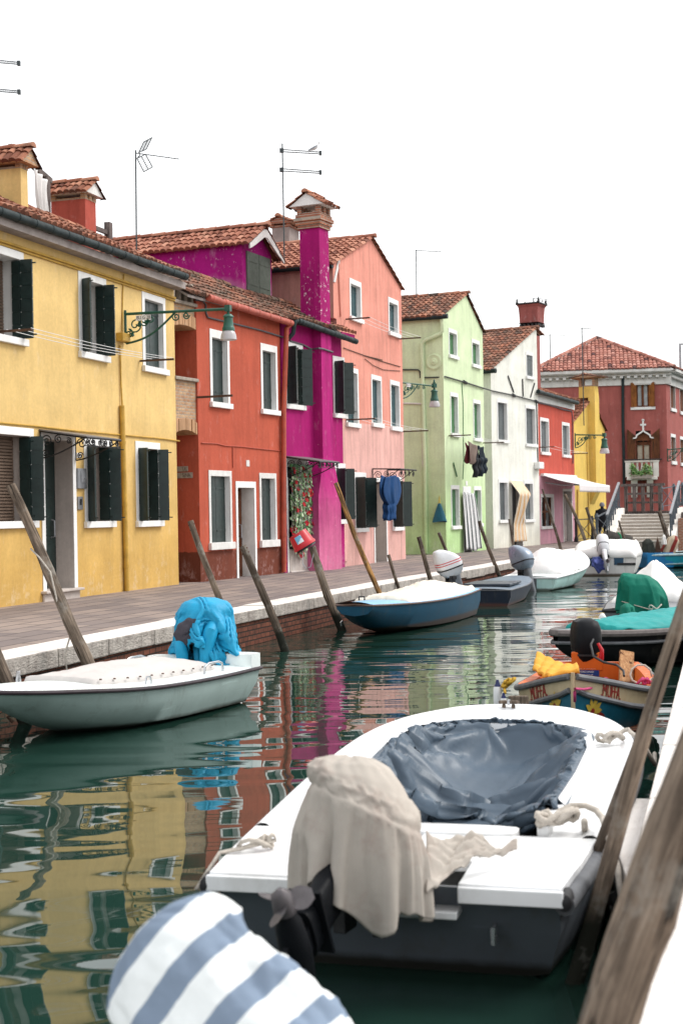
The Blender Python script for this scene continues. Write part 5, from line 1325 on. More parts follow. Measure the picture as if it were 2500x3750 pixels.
# laundry of the green house: dark garments on a line
M['lau'] = [clothmat('dark_red_cotton', (.10, .016, .025)), clothmat('taupe_cotton', (.17, .125, .105)), clothmat('black_cotton', (.012, .014, .018)), clothmat('dark_navy_cotton', (.010, .018, .028))]
def garment(c, x0, x1, yt, yb, off, mat, label, name, legs=False):
    u0, z1 = HG.uz(c, x0, yt, off); u1, _ = HG.uz(c, x1, yt, off); z0 = HG.uz(c, x0, yb, off)[1]
    mb = MB(); mid = (u0 + u1) / 2
    if legs:
        zc_ = z1 - (z1 - z0) * .48
        mb.grid(lambda u, v: V((u0 + (u1 - u0) * u, off - .05 * sin(u * 11 + v * 2) - .05 * v, z1 + (zc_ - z1) * v - .05 * sin(pi * u))), 16, 10)
        for a, b_, dz in ((u0, mid - .03, -.0), (mid + .03, u1, .12)):
            mb.grid(lambda u, v: V((a + (b_ - a) * (.5 + .5 * cos(2 * pi * u) * (1 - .2 * v)), off - .05 + sin(2 * pi * u) * .09 - .03 * sin(v * 11), zc_ + .1 + (z0 + dz - zc_ - .1) * v)), 16, 14)
    else:
        mb.grid(lambda u, v: V((u0 + (u1 - u0) * (u * (1 - .22 * v) + .12 * v + .04 * sin(v * 7)), off - .07 * sin(u * 8 + v * 3) * (.3 + v), z1 + (z0 - z1) * v - .12 * u * (1 - v) + .06 * sin(u * 12) * v)), 20, 16)
    return HG.free(mb, name, mat, label, 'laundry', 'dark laundry on the green house', smooth=2, solid=.012)
garment(20, 985, 1050, 1060, 1340, -.72, M['lau'][0], 'dark red garment, first on the laundry line of the green house', 'garment')
garment(20, 1025, 1150, 1040, 1350, -.80, M['lau'][1], 'taupe brown shirt hung between dark garments on the line', 'garment')
garment(20, 1090, 1180, 1100, 1560, -.74, M['lau'][2], 'black trousers with long legs on the laundry line', 'trousers', True)
garment(20, 1165, 1262, 1100, 1545, -.78, M['lau'][3], 'dark navy trousers, last on the laundry line', 'trousers', True)
def clothesline(H, a, b, label, rods=True, L=.8, n=3, c=1):
    A, B = H.hit(PX(*a), -.02), H.hit(PX(*b), -.02)
    mb = MB()
    for k in range(n):
        y = -L * (.35 + .62 * k / max(1, n - 1)); mb.tube([A.lerp(B, t / 8) + V((0, y, -.05 * sin(pi * t / 8))) for t in range(9)], .006, 5)
    o = empty('clothes_line', H.MW @ A, H.rz, label, 'clothes line', 'clothes lines on the house fronts')
    mb.v = [p - A for p in mb.v]; mb.build('line', M['line'], o)
    for P in (A, B): q = P - A; MB().box(q.x - .025, q.x + .025, -L, .0, q.z - .05, q.z - .01).build('bracket_arm', M['rust'], o)
    return o
clothesline(HY, (1, -60, 1590), (1, 1150, 1830), 'white clothes lines across the upper floor of the yellow house')
A = HR.hit(PX(4, 235, 107), -.02); o = empty('clothes_line', HR.MW @ A, HR.rz, 'single rusty clothes line arm at the corner of the red house', 'clothes line', 'clothes lines on the house fronts')
MB().box(-.02, .02, -.95, 0, -.03, .02).build('bracket_arm', M['rust'], o)
clothesline(HP, (3, 1305, 912), (5, 360, 645), 'clothes lines under the attic windows of the pink house', L=.75)
clothesline(HP, (4, 1310, 262), (5, 385, 1405), 'clothes lines under the middle windows of the pink house', L=.9)
clothesline(HG, (5, 765, 1440), (5, 1048, 1500), 'laundry line of the green house carrying the dark garments', L=.85)
clothesline(HS, (7, 190, 1530), (7, 520, 1592), 'clothes line under the upper windows of the small red house', L=.7, n=2)
# thick twisted cable across green, cream and red fronts
pts = [HG.MW @ HG.hitx(PX(5, *q), -.05) for q in ((380, 905), (515, 905), (530, 920), (532, 968), (570, 970), (650, 968))] + [HG.MW @ HG.hit(PX(5, *q), -.05) for q in ((740, 962), (900, 1008), (1045, 1055))] + [HW.MW @ HW.hit(PX(5, *q), -.05) for q in ((1130, 1080), (1300, 1115), (1485, 1165))] 
o = tag(MB().tube(pts, .028, 6).build('street_cable', M['cable_dark'], None, smooth=2), 'thick twisted dark cable strung along green and cream house fronts', 'cable')
for k in (7, 10, 11):
    MB().tube([pts[k] - V((.06, .12, -.02)), pts[k] + V((.06, .12, -.02))], .06, 8).build('joint', M['cable_dark'], o)
# flower curtain in the magenta doorway: strings of leaves and red flowers
fc = empty('flower_curtain', HM.MW @ V((HM.uz(4, 915, 610, -.12)[0], -.14, 0)), HM.rz, 'door curtain of green leaf garlands with red flowers on the magenta house', 'curtain')
u0 = HM.uz(4, 918, 610, -.14)[0]; u1 = HM.uz(4, 1046, 610, -.14)[0]; zt = HM.uz(4, 920, 608, -.14)[1]; zb = HM.uz(4, 920, 1260, -.14)[1]
w_ = u1 - u0; rnd = random.Random(5); lf = MB(); fl = MB(); ws_ = MB()
for s_ in range(20):
    x = w_ * (s_ + .5) / 20 + rnd.uniform(-.02, .02); z = zt; bz = zb + rnd.uniform(0, .45) + (.25 if s_ > 13 else 0); y = rnd.uniform(-.08, .04)
    if s_ == 11: ws_.tube([(x, y, zt), (x, y, bz + .3)], .018, 5); continue
    ws_.tube([(x, y, zt), (x - .05, y, bz)], .006, 4)
    while z > bz:
        z -= rnd.uniform(.022, .04); xx_ = x - .05 * (zt - z) / (zt - zb); yy_ = y + rnd.uniform(-.05, .05)
        c = V((xx_ + rnd.uniform(-.045, .045), yy_, z)); r = rnd.uniform(.034, .055)
        nn_ = V((rnd.uniform(-.6, .6), -1, rnd.uniform(-.2, .9))).normalized(); ex = nn_.orthogonal().normalized(); ey = nn_.cross(ex)
        q = rnd.random()
        if q < .075:
            for k in range(5):
                a = k * 1.257; d_ = ex * cos(a) + ey * sin(a); e_ = ex * -sin(a) + ey * cos(a); R = .078
                fl.add([c + nn_ * .01, c + d_ * R * .6 + e_ * R * .45 + nn_ * .03, c + d_ * R + nn_ * .02, c + d_ * R * .6 - e_ * R * .45 + nn_ * .03], [(0, 1, 2, 3)])
        else:
            lf.tone = rnd.random(); lf.add([c + ex * (r * cos(a)) + ey * (r * sin(a) * .85) for a in (0, 1.05, 2.1, 3.14, 4.19, 5.24)], [(0, 1, 2, 3, 4, 5)])
m = NT('garland_leaf', .6, .3); a = m.n('Attribute'); a.attribute_name = 'tone'
m.col(m.ramp(a.outputs['Fac'], [(0, (.035, .10, .03)), (.5, (.16, .30, .12)), (1, (.50, .58, .40))])); M['garland'] = m.m
lf.build('leaves', M['garland'], fc, normals=False); fl.build('flowers', clothmat('red_petal', (.42, .02, .03)), fc, normals=False)
ws_.build('strings', M['line'], fc)
MB().box(-.1, w_ + .05, -.05, .02, zt, zt + .08).build('rail', M['shutter_leaf'], fc)
# shop awning
za = HS.uz(8, 205, 362)[1]; ua, ub = HS.uz(8, 205, 362)[0], HS.uz(8, 520, 395)[0]
zo = HS.uz(8, 590, 450, -2.0)[1]
aw = empty('awning', HS.MW @ V((ua, 0, za)), HS.rz, 'white fabric awning stretched out over the rose pink shop front', 'awning')
W_a = ub - ua; dz = zo - za; OUT = 1.7
cl = MB().grid(lambda u, v: V((W_a * u, -.05 - OUT * v, dz * v - .05 * sin(pi * v) * (1 - .3 * abs(sin(pi * u * 3))))), 18, 8); cl.build('canopy', clothmat('white_awning', (.78, .77, .76), .7, .06), aw, smooth=2, solid=.015)
vl = MB().grid(lambda u, v: V((W_a * u, -.052 - OUT - .01 * v, dz - v * (.30 + .05 * abs(sin(pi * u * 16))))), 64, 4); vl.build('valance', clothmat('white_valance', (.70, .66, .66), .8, .08), aw, smooth=2, solid=.01)
MB().box(-.05, W_a + .05, -.16, -.0006, -.06, .06).build('cassette', M['white'], aw)
for u in (.35, W_a - .35): MB().tube([(u, -.1, -.35), (u + .2, -OUT * .5, dz * .5 - .25), (u, -OUT, dz - .02)], .03, 6).build('arm', M['alu'], aw)
# roof terrace frame with curtain between the yellow chimneys
ta = HY.hit(PX(1, 375, 330), 3.4); tb = HY.hit(PX(1, 235, 330), 3.4); tz = HY.hit(PX(1, 300, 700), 3.4).z
tr_ = empty('roof_terrace', HY.MW @ V((tb.x, 3.4, tz)), HY.rz, 'roof terrace posts with a tied white curtain between two chimneys', 'roof terrace')
hh = ta.z - tz; wx = ta.x - tb.x
f_ = MB().box(wx - .09, wx + .09, -.08, .08, 0, hh).box(.05, .13, .3, .38, 0, hh - .5); f_.build('post', M['deckwood'], tr_)
MB().bar((-.8, 0, hh + .35), (wx + .25, 0, hh - .05), .1, .12).build('beam', M['deckwood'], tr_)
MB().grid(lambda u, v: V((wx * (.05 + .85 * u * (1 - .55 * v) + .45 * v * v), -.12 - .06 * sin(u * 18 + v * 3), (hh + .12 - .2 * u) * (1 - v) - .1)), 40, 20).build('curtain', clothmat('white_terrace_cloth', (.74, .73, .72), .8, .12), tr_, smooth=2, solid=.01)
ra = HY.hit(PX(1, 800, 745), 4.6); rb = HY.hit(PX(1, 890, 712), 4.6)
rl = empty('terrace_railing', HY.MW @ V((ra.x, 4.6, ra.z - .8)), HY.rz, 'brown wooden terrace railing right of the plain red chimney', 'railing')
MB().box(-.6, rb.x - ra.x, -.04, .04, .7, .82).box(-.6, rb.x - ra.x, -.04, .04, .45, .55).build('rail', M['deckwood'], rl)
MB().box(rb.x - ra.x - .1, rb.x - ra.x + .1, -.08, .08, -.3, rb.z - ra.z + .82).build('post', M['deckwood'], rl)

# ---------------------------------------------------------------- bridge, railings, people
M['steps'] = paint('step_stone', (.40, .35, .31), .85, .2, 5, dirt=(.28, .24, .21), bump=.3)
DB = 61.0
Lb = ondep(*PX(8, 895, 1010), DB); Rb = ondep(*PX(8, 1400, 1010), DB); Lb.z = Rb.z = QZ
ax = V((.94, -.34, 0)).normalized(); wB = (Rb - Lb).length
br = empty('bridge', (Lb.x, Lb.y, QZ), atan2(ax.y, ax.x), 'stone stepped footbridge with a dark wooden grid parapet', 'bridge')
n = 9; zt = 1.28; rs = zt / n; tr_ = .32
stp = MB(); nos = MB()
for k in range(n):
    stp.box(0, wB, k * tr_, n * tr_ + 1.2, k * rs - .001 if k else -1.0, (k + 1) * rs - .03); nos.box(-.02, wB + .02, k * tr_ - .03, (k + 1) * tr_ + .02, (k + 1) * rs - .029, (k + 1) * rs)
stp.build('steps', M['steps'], br); nos.build('step_nosing', M['istria'], br, bevel=.008)
for x0, x1 in ((-.38, -.001), (wB + .001, wB + .38)):
    MB().prism([(-.3, -1.0), (n * tr_ + .6, -1.0), (n * tr_ + .6, zt + .28), (n * tr_ - .2, zt + .28), (-.3, .32)], lambda p: V((x0, p[0], p[1])), lambda p: V((x1, p[0], p[1]))).build('string_wall', M['istria'], br, bevel=.02)
MB().box(-.4, wB + .5, n * tr_ + 1.2, n * tr_ + 1.35, zt - .05, zt + .12).build('threshold_beam', M['deckwood'], br)
gp_ = MB(); yg = n * tr_ + 1.1; gh = 1.25
wG = 1.62
for k in range(5): x = -.02 + (wG - .1) * k / 4; gp_.box(x - .075, x + .075, yg, yg + .12, zt + .1, zt + gh)
for z in (.52, .92): gp_.box(-.1, wG, yg + .02, yg + .10, zt + z - .05, zt + z + .04)
gp_.build('grid_parapet', M['deckwood'], br)
MB().box(-.25, wG + .1, yg - .06, yg + .18, zt + gh, zt + gh + .12).build('parapet_rail', M['deckwood'], br)
# deck leading right over the canal
dk = MB().box(wB + .4, wB + 9, yg - 1.9, yg + .2, zt - .2, zt + .05); dk.build('deck', M['deckwood'], br)
dp = MB()
for k in range(10):
    x = wB + .55 + k * .8; dp.box(x, x + .14, yg - 1.95, yg - 1.83, zt, zt + 1.35)
for z in (.45, .85, 1.3): dp.box(wB + .5, wB + 9, yg - 1.97, yg - 1.85, zt + z, zt + z + .09)
dp.build('deck_railing', M['deckwood'], br)
MB().box(wB + .39, wB + .9, .8, yg + .3, -1.2, zt - .2).build('abutment', M['brick_cap'], br)
def stair_rail(x, side):
    r = MB(); y0_, y1_ = -.25, n * tr_ + .3; f = lambda y: .3 + (zt + .0) * (y + .3) / (n * tr_ + .3)
    r.bar((x, y0_, f(y0_) + .95), (x, y1_, f(y1_) + 1.0), .10, .06); r2 = MB()
    for k in range(7):
        y = y0_ + (y1_ - y0_) * k / 6; r2.bar((x, y, f(y) - .1), (x, y, f(y) + .95), .06, .06, (0, 1, 0))
        if k < 6:
            y2 = y0_ + (y1_ - y0_) * (k + 1) / 6; r2.bar((x, y, f(y) + .1), (x, y2, f(y2) + .9), .025, .025); r2.bar((x, y, f(y) + .9), (x, y2, f(y2) + .1), .025, .025)
    h = r.build('handrail', M['alu'], br); r2.build('balusters', M['blueiron'], h)
M['blueiron'] = paint('grey_blue_iron', (.075, .095, .12), .5, .2, 8)
stair_rail(-.2, -1); stair_rail(wB + .2, 1)
# low side ramp railing and canal fence left of the bridge
def fence(pts, h, label, mat='blueiron', post=.09):
    o = empty('iron_fence', pts[0], 0, label, 'fence'); P = [p - pts[0] for p in pts]
    rl_ = MB(); ps = MB()
    for i in range(len(P) - 1):
        a, b = P[i], P[i + 1]; Z = V((0, 0, 1))
        rl_.bar(a + Z * h, b + Z * h, .06, .05); rl_.bar(a + Z * .12, b + Z * .12, .03, .03); rl_.bar(a + Z * .12, b + Z * h, .025, .025); rl_.bar(a + Z * h, b + Z * .12, .025, .025)
    rl_.build('rail', M[mat], o)
    for p in P: MB().lathe([(post * 1.2, -.05), (post * 1.1, .15), (post * .7, .25), (post * .7, h - .05), (post * 1.1, h), (post * .5, h + .14), (0, h + .16)], p, 8).build('post', M[mat], o, smooth=True)
    return o
fp = [onz(*PX(8, x, y), QZ) for x, y in ((545, 1005), (700, 992), (838, 975))]
fence(fp, 1.05, 'low dark iron fence with crossed bars before the yellow end house', 'iron')
fence([ondep(*PX(8, 745, 1005), 60), ondep(*PX(8, 880, 925), 63)], 1.05, 'slanting grey iron handrail on the left bridge ramp')
fence([ondep(*PX(8, 1360, 690), 70), ondep(*PX(8, 1480, 665), 71.5), ondep(*PX(8, 1560, 650), 72.5)], 1.0, 'far pale railing behind the bridge parapet')
def person(px_top, dep, hgt, coat, label, hat=None, facing=0.0):
    T = ondep(*px_top, dep); o = empty('person', (T.x, T.y, T.z - hgt), facing, label, 'person'); k = hgt / 1.75
    # one continuous skinned body: pelvis, spine, neck, head, arms, legs in mid stride
    J = {'pel': (0, 0, .95, .14), 'ch': (0, .01, 1.30, .16), 'sh': (0, .02, 1.42, .13), 'nk': (0, .03, 1.50, .06), 'hd0': (0, .03, 1.58, .085), 'hd': (0, .04, 1.68, .09)}
    for s, sx in (('L', -1), ('R', 1)):
        J['s' + s] = (.19 * sx, .02, 1.40, .065); J['e' + s] = (.25 * sx, .0, 1.13, .05); J['w' + s] = (.22 * sx, .10, .90, .035); J['h' + s] = (.21 * sx, .13, .82, .04)
        J['hp' + s] = (.09 * sx, 0, .90, .10); J['k' + s] = (.10 * sx, .06 * sx, .50, .07); J['a' + s] = (.10 * sx, .13 * sx - .04, .09, .045); J['t' + s] = (.10 * sx, .13 * sx + .10, .04, .04)
    nm = list(J); ed = [('pel', 'ch'), ('ch', 'sh'), ('sh', 'nk'), ('nk', 'hd0'), ('hd0', 'hd')]
    for s in 'LR': ed += [('sh', 's' + s), ('s' + s, 'e' + s), ('e' + s, 'w' + s), ('w' + s, 'h' + s), ('pel', 'hp' + s), ('hp' + s, 'k' + s), ('k' + s, 'a' + s), ('a' + s, 't' + s)]
    me = bpy.data.meshes.new('body'); me.from_pydata([tuple(c * k for c in J[q][:3]) for q in nm], [(nm.index(a), nm.index(b)) for a, b in ed], [])
    b = bpy.data.objects.new('body', me); COL.objects.link(b); b.parent = o
    b.modifiers.new('skin', 'SKIN'); b.modifiers.new('sub', 'SUBSURF').render_levels = 1
    for i, q in enumerate(nm): me.skin_vertices[0].data[i].radius = (J[q][3] * k,) * 2
    me.skin_vertices[0].data[0].use_root = True; me.materials.append(M['trouser'])
    rg = lambda z, rx, ry, y=0: superring(0, y * k, z * k, rx * k, ry * k, 18, 2.4, lambda a: 1 + .03 * sin(a * 5 + z * 9))
    MB().loft([rg(.62, .25, .20), rg(.8, .25, .20), rg(1.05, .24, .19), rg(1.25, .27, .20), rg(1.42, .24, .17, .02), rg(1.50, .12, .11, .03)]).build('coat', coat, o, smooth=True)
    for sx in (-1, 1): MB().tube([V((.21 * sx, .02, 1.41)) * k, V((.29 * sx, -.02, 1.13)) * k, V((.25 * sx, .10, .90)) * k], [.09 * k, .08 * k, .065 * k], 10).build('sleeve', coat, o, smooth=True)
    if hat: MB().loft([rg(1.60, .115, .125, .03), rg(1.66, .12, .13, .03), rg(1.74, .10, .11, .03), rg(1.79, .05, .06, .02)]).build('hat', hat, o, smooth=True)
    else: MB().loft([rg(1.52, .08, .08, .0), rg(1.60, .115, .12, .01), rg(1.70, .11, .12, .02), rg(1.76, .06, .07, .03)]).build('hair', M['iron'], o, smooth=True)
    return o
M['trouser'] = clothmat('dark_trousers', (.022, .024, .032)); cb_ = clothmat('black_coat', (.012, .014, .019)); gh_ = clothmat('grey_knit', (.25, .25, .28))
person(PX(8, 790, 634), 66.5, 1.76, cb_, 'person in grey knit hat and long black coat walking by the bridge', gh_, radians(-18))
person(PX(8, 912, 612), 69.5, 1.72, clothmat('dark_blue_coat', (.012, .022, .035)), 'dark clothed person half hidden behind the bridge handrail', None, radians(-20))
# balcony planting
hp = MB(); rnd = random.Random(9)
pl0, pl1 = HB.uz(8, 1070, 370, -.95)[0], HB.uz(8, 1265, 370, -.95)[0]; pz = HB.uz(8, 1150, 395, -.95)[1]
for _ in range(900):
    u = rnd.uniform(pl0, pl1); q = (u - pl0) / (pl1 - pl0); hgt = .75 * (.65 + .35 * sin(q * 9 + 1)); z = pz + .12 + rnd.random() ** .8 * hgt
    c = V((u + rnd.gauss(0, .06), -1.0 + rnd.gauss(0, .1), z)); d = V((rnd.gauss(0, 1), rnd.gauss(0, 1), rnd.gauss(0, 1))).normalized(); e = d.orthogonal().normalized(); r = rnd.uniform(.04, .075)
    hp.tone = rnd.random(); hp.add([c - d * r, c + e * r * .5, c + d * r, c - e * r * .5], [(0, 1, 2, 3)])
m = NT('pot_plant_leaf', .6, .3); a = m.n('Attribute'); a.attribute_name = 'tone'
m.col(m.ramp(a.outputs['Fac'], [(0, (.05, .13, .03)), (.6, (.16, .34, .09)), (1, (.35, .52, .22))]))
o = empty('balcony_plants', HB.MW @ V((pl0, -1.0, pz)), HB.rz, 'row of bright green pot plants on the palazzo balcony', 'plants')
hp.v = [p - V((pl0, -1.0, pz)) for p in hp.v]; hp.build('foliage', m.m, o, normals=False)
MB().box(0, pl1 - pl0, -.12, .12, -.02, .2).build('planter', M['steps'], o)
def drape(verts, faces, pins, colliders, frames=45, shrink=0.0, quality=7, selfc=False, stiff=20, bend=.3, mass=.25, dist=.008, goals=None):
    """let a sheet fall and crumple under its own weight (cloth solver); pins = vertex ids held where they are"""
    me = bpy.data.meshes.new('sheet'); me.from_pydata([tuple(v) for v in verts], [], faces)
    o = bpy.data.objects.new('sheet', me); COL.objects.link(o)
    if pins:
        g = o.vertex_groups.new(name='pin'); g.add(list(pins), 1.0, 'REPLACE')
    cs = []
    for cv, cf in colliders:
        cm_ = bpy.data.meshes.new('col'); cm_.from_pydata([tuple(v) for v in cv], [], cf); co = bpy.data.objects.new('col', cm_); COL.objects.link(co)
        co.modifiers.new('c', 'COLLISION'); co.collision.thickness_outer = .012; co.collision.cloth_friction = 8; co.collision.use_culling = False; cs.append(co)
    m = o.modifiers.new('cloth', 'CLOTH'); s = m.settings
    s.quality = quality; s.mass = mass; s.tension_stiffness = stiff; s.compression_stiffness = stiff; s.shear_stiffness = stiff * .6; s.bending_stiffness = bend
    s.tension_damping = 8; s.compression_damping = 8; s.shear_damping = 8; s.air_damping = 2.0; s.shrink_min = shrink; s.shrink_max = shrink
    if pins: s.vertex_group_mass = 'pin'; s.pin_stiffness = 1.0
    m.collision_settings.distance_min = dist; m.collision_settings.use_self_collision = selfc; m.collision_settings.self_distance_min = dist * .8; m.collision_settings.collision_quality = 3
    m.point_cache.frame_start = 1; m.point_cache.frame_end = frames + 1
    for f_ in range(1, frames + 1): SC.frame_set(f_)
    dg = bpy.context.evaluated_depsgraph_get(); ev = o.evaluated_get(dg); out = [v.co.copy() for v in ev.data.vertices]
    for x in [o] + cs: bpy.data.objects.remove(x)
    SC.frame_set(1)
    return out

def gridfaces(nx, ny):
    return [(j * (nx + 1) + i, j * (nx + 1) + i + 1, (j + 1) * (nx + 1) + i + 1, (j + 1) * (nx + 1) + i) for j in range(ny) for i in range(nx)]
# ---------------------------------------------------------------- boats: lofted from stations (s along the keel from the stern, half beam, gunwale z, chine half beam, chine z, keel z)
def hullmat(name, c, low, zl=.1, rough=.4, var=.12, grime=(.10, .09, .07)):
    m = NT(name, max(rough, .5), .22); P = m.mp(); z = m.math('ADD', m.sep()[2], m.math('MULTIPLY', m.math('SUBTRACT', m.noise(P, 6, 4), .5), .04))
    col = m.mix(m.ramp(m.noise(P, 3, 5), [(.3, 0.0), (.7, 1.0)]), sc(c, 1 - var), sc(c, 1 + var * .5))
    col = m.mix(m.ramp(m.noise(m.mp((5, 5, .8)), 1, 6, .7), [(.55, 0.0), (.8, .5)]), col, grime)
    scr = m.ramp(m.noise(m.mp((1.2, 1.2, 14), (0, .1, .2)), 1.5, 5, .7), [(.62, 0.0), (.70, .25)])
    col = m.mix(scr, col, sc(c, 1.9))
    f = m.n('MapRange'); f.inputs[1].default_value = zl + .03; f.inputs[2].default_value = zl - .02; m.l(z, f.inputs[0])
    m.col(m.mix(f.outputs[0], col, low)); return m.bump(m.noise(P, 40, 3), .08, .01).m
class Boat:
    def __init__(s, name, label, C, head, st, group='boats moored in the canal'):
        h = V((head[0], head[1], 0)).normalized(); s.rz = atan2(h.y, h.x); s.root = empty(name, (C[0], C[1], 0), s.rz, label, 'boat', group)
        s.MW = Matrix.Translation((C[0], C[1], 0)) @ Matrix.Rotation(s.rz, 4, 'Z'); s.st = st; s.L = st[-1][0]; s.rake = 0.0; s.inv = s.MW.inverted()
    def at(s, x):
        st = s.st; x = min(max(x, st[0][0]), st[-1][0]); i = 0
        while i < len(st) - 2 and x > st[i + 1][0]: i += 1
        a, b = st[i], st[i + 1]; p = st[i - 1] if i else a; n = st[i + 2] if i + 2 < len(st) else b
        t = (x - a[0]) / (b[0] - a[0]); out = []
        for k in range(1, 6):
            m0 = (b[k] - p[k]) / max(1e-6, b[0] - p[0]) * (b[0] - a[0]); m1 = (n[k] - a[k]) / max(1e-6, n[0] - a[0]) * (b[0] - a[0])
            out.append((2 * t ** 3 - 3 * t * t + 1) * a[k] + (t ** 3 - 2 * t * t + t) * m0 + (-2 * t ** 3 + 3 * t * t) * b[k] + (t ** 3 - t * t) * m1)
        out[0] = max(.0, out[0]); out[2] = max(0, out[2]); return out
    def ring(s, x, f0=0.0, inset=0.0, side=None):
        hb, zg, cb, zc, zk = s.at(x); hb = max(.004, hb - inset); cb = max(.003, cb - inset)
        pr = [(hb, zg), (hb * .62 + cb * .38 + .03 * min(1, hb * 3), zg * .55 + zc * .45), (cb, zc), (cb * .55, zc * .45 + zk * .55), (0, zk)]
        rk = s.rake * max(0, 1 - x / 1.2); xx = lambda z: x + rk * (zg - z) / zg
        return [V((xx(z), y, z)) for y, z in pr] + [V((xx(z), -y, z)) for y, z in pr[-2::-1]]
    def hull(s, mat, n=28, transom=True, bow=False, name='hull', inset=0.0, x0=None, x1=None):
        mb = MB(); a = s.st[0][0] if x0 is None else x0; b = s.L if x1 is None else x1
        rings = [s.ring(a + (b - a) * i / n, inset=inset) for i in range(n + 1)]
        mm = len(rings[0])
        mb.add([p for r in rings for p in r], [(i * mm + k, i * mm + k + 1, (i + 1) * mm + k + 1, (i + 1) * mm + k) for i in range(n) for k in range(mm - 1)])
        if transom: mb.poly(*rings[0])
        if bow: mb.poly(*rings[-1])
        return mb.build(name, mat, s.root, smooth=True)
    def deck(s, mat, x0, x1, camber=.04, n=20, dz=0.0, inset=0.0, name='deck'):
        def f(u, v):
            x = x0 + (x1 - x0) * u; hb, zg = s.at(x)[:2]; y = (2 * v - 1)
            return V((x, y * max(.0, hb - inset), zg + dz + camber * (1 - y * y)))
        return MB().grid(f, n, 10).build(name, mat, s.root, smooth=True)
    def rail(s, mat, r=.025, dz=-.03, out=.01, name='rub_rail', around=True, x0=0.0, n=30):
        mb = MB(); P = [V((x, s.at(x)[0] + out, s.at(x)[1] + dz)) for x in [x0 + (s.L - x0) * i / n for i in range(n + 1)]]
        Q = [V((p.x, -p.y, p.z)) for p in P]
        mb.tube(P + Q[::-1], r, 8)
        if around: mb.tube([P[0], Q[0]], r, 8)
        return mb.build(name, mat, s.root, smooth=True)
    def tarp(s, mat, x0, x1, k, h, label, name='boat_cover', peak=.5, wr=.03, seed=0, edge=.05, p=2.4, nx=60, ny=40, lift=.05, hfun=None, parent=None, cat='boat cover'):
        def f(u, v):
            x = x0 + (x1 - x0) * u; hb, zg = s.at(x)[:2]; t = 2 * v - 1
            env = (sin(pi * min(1, max(0, u)) ** (math.log(.5) / math.log(peak)))) ** .6 if hfun is None else hfun(u)
            q = V((x * 2.2 + seed * 9, t * 2.6, seed)); w = noise.noise(q) * .7 + abs(noise.noise(q * 2.3)) * .6
            e = abs(t) > .93 or u < .02 or u > .98
            z = zg + lift + h * env * (1 - abs(t) ** p) + wr * w * (1.2 if not e else .8)
            if u < .012 or u > .988: z = min(z, zg - .01)
            if abs(t) > .93: z -= edge * (abs(t) - .93) / .07 * (1 + .5 * sin(x * 14))
            return V((x + .02 * noise.noise(q * 1.7), t * k * max(.03, hb), z))
        mb = MB().grid(f, nx, ny)
        o = mb.build(name, mat, None, smooth=2, solid=.008); o.matrix_world = s.MW
        return tag(o, label, cat)
    def w(s, x, y, z): return s.MW @ V((x, y, z))
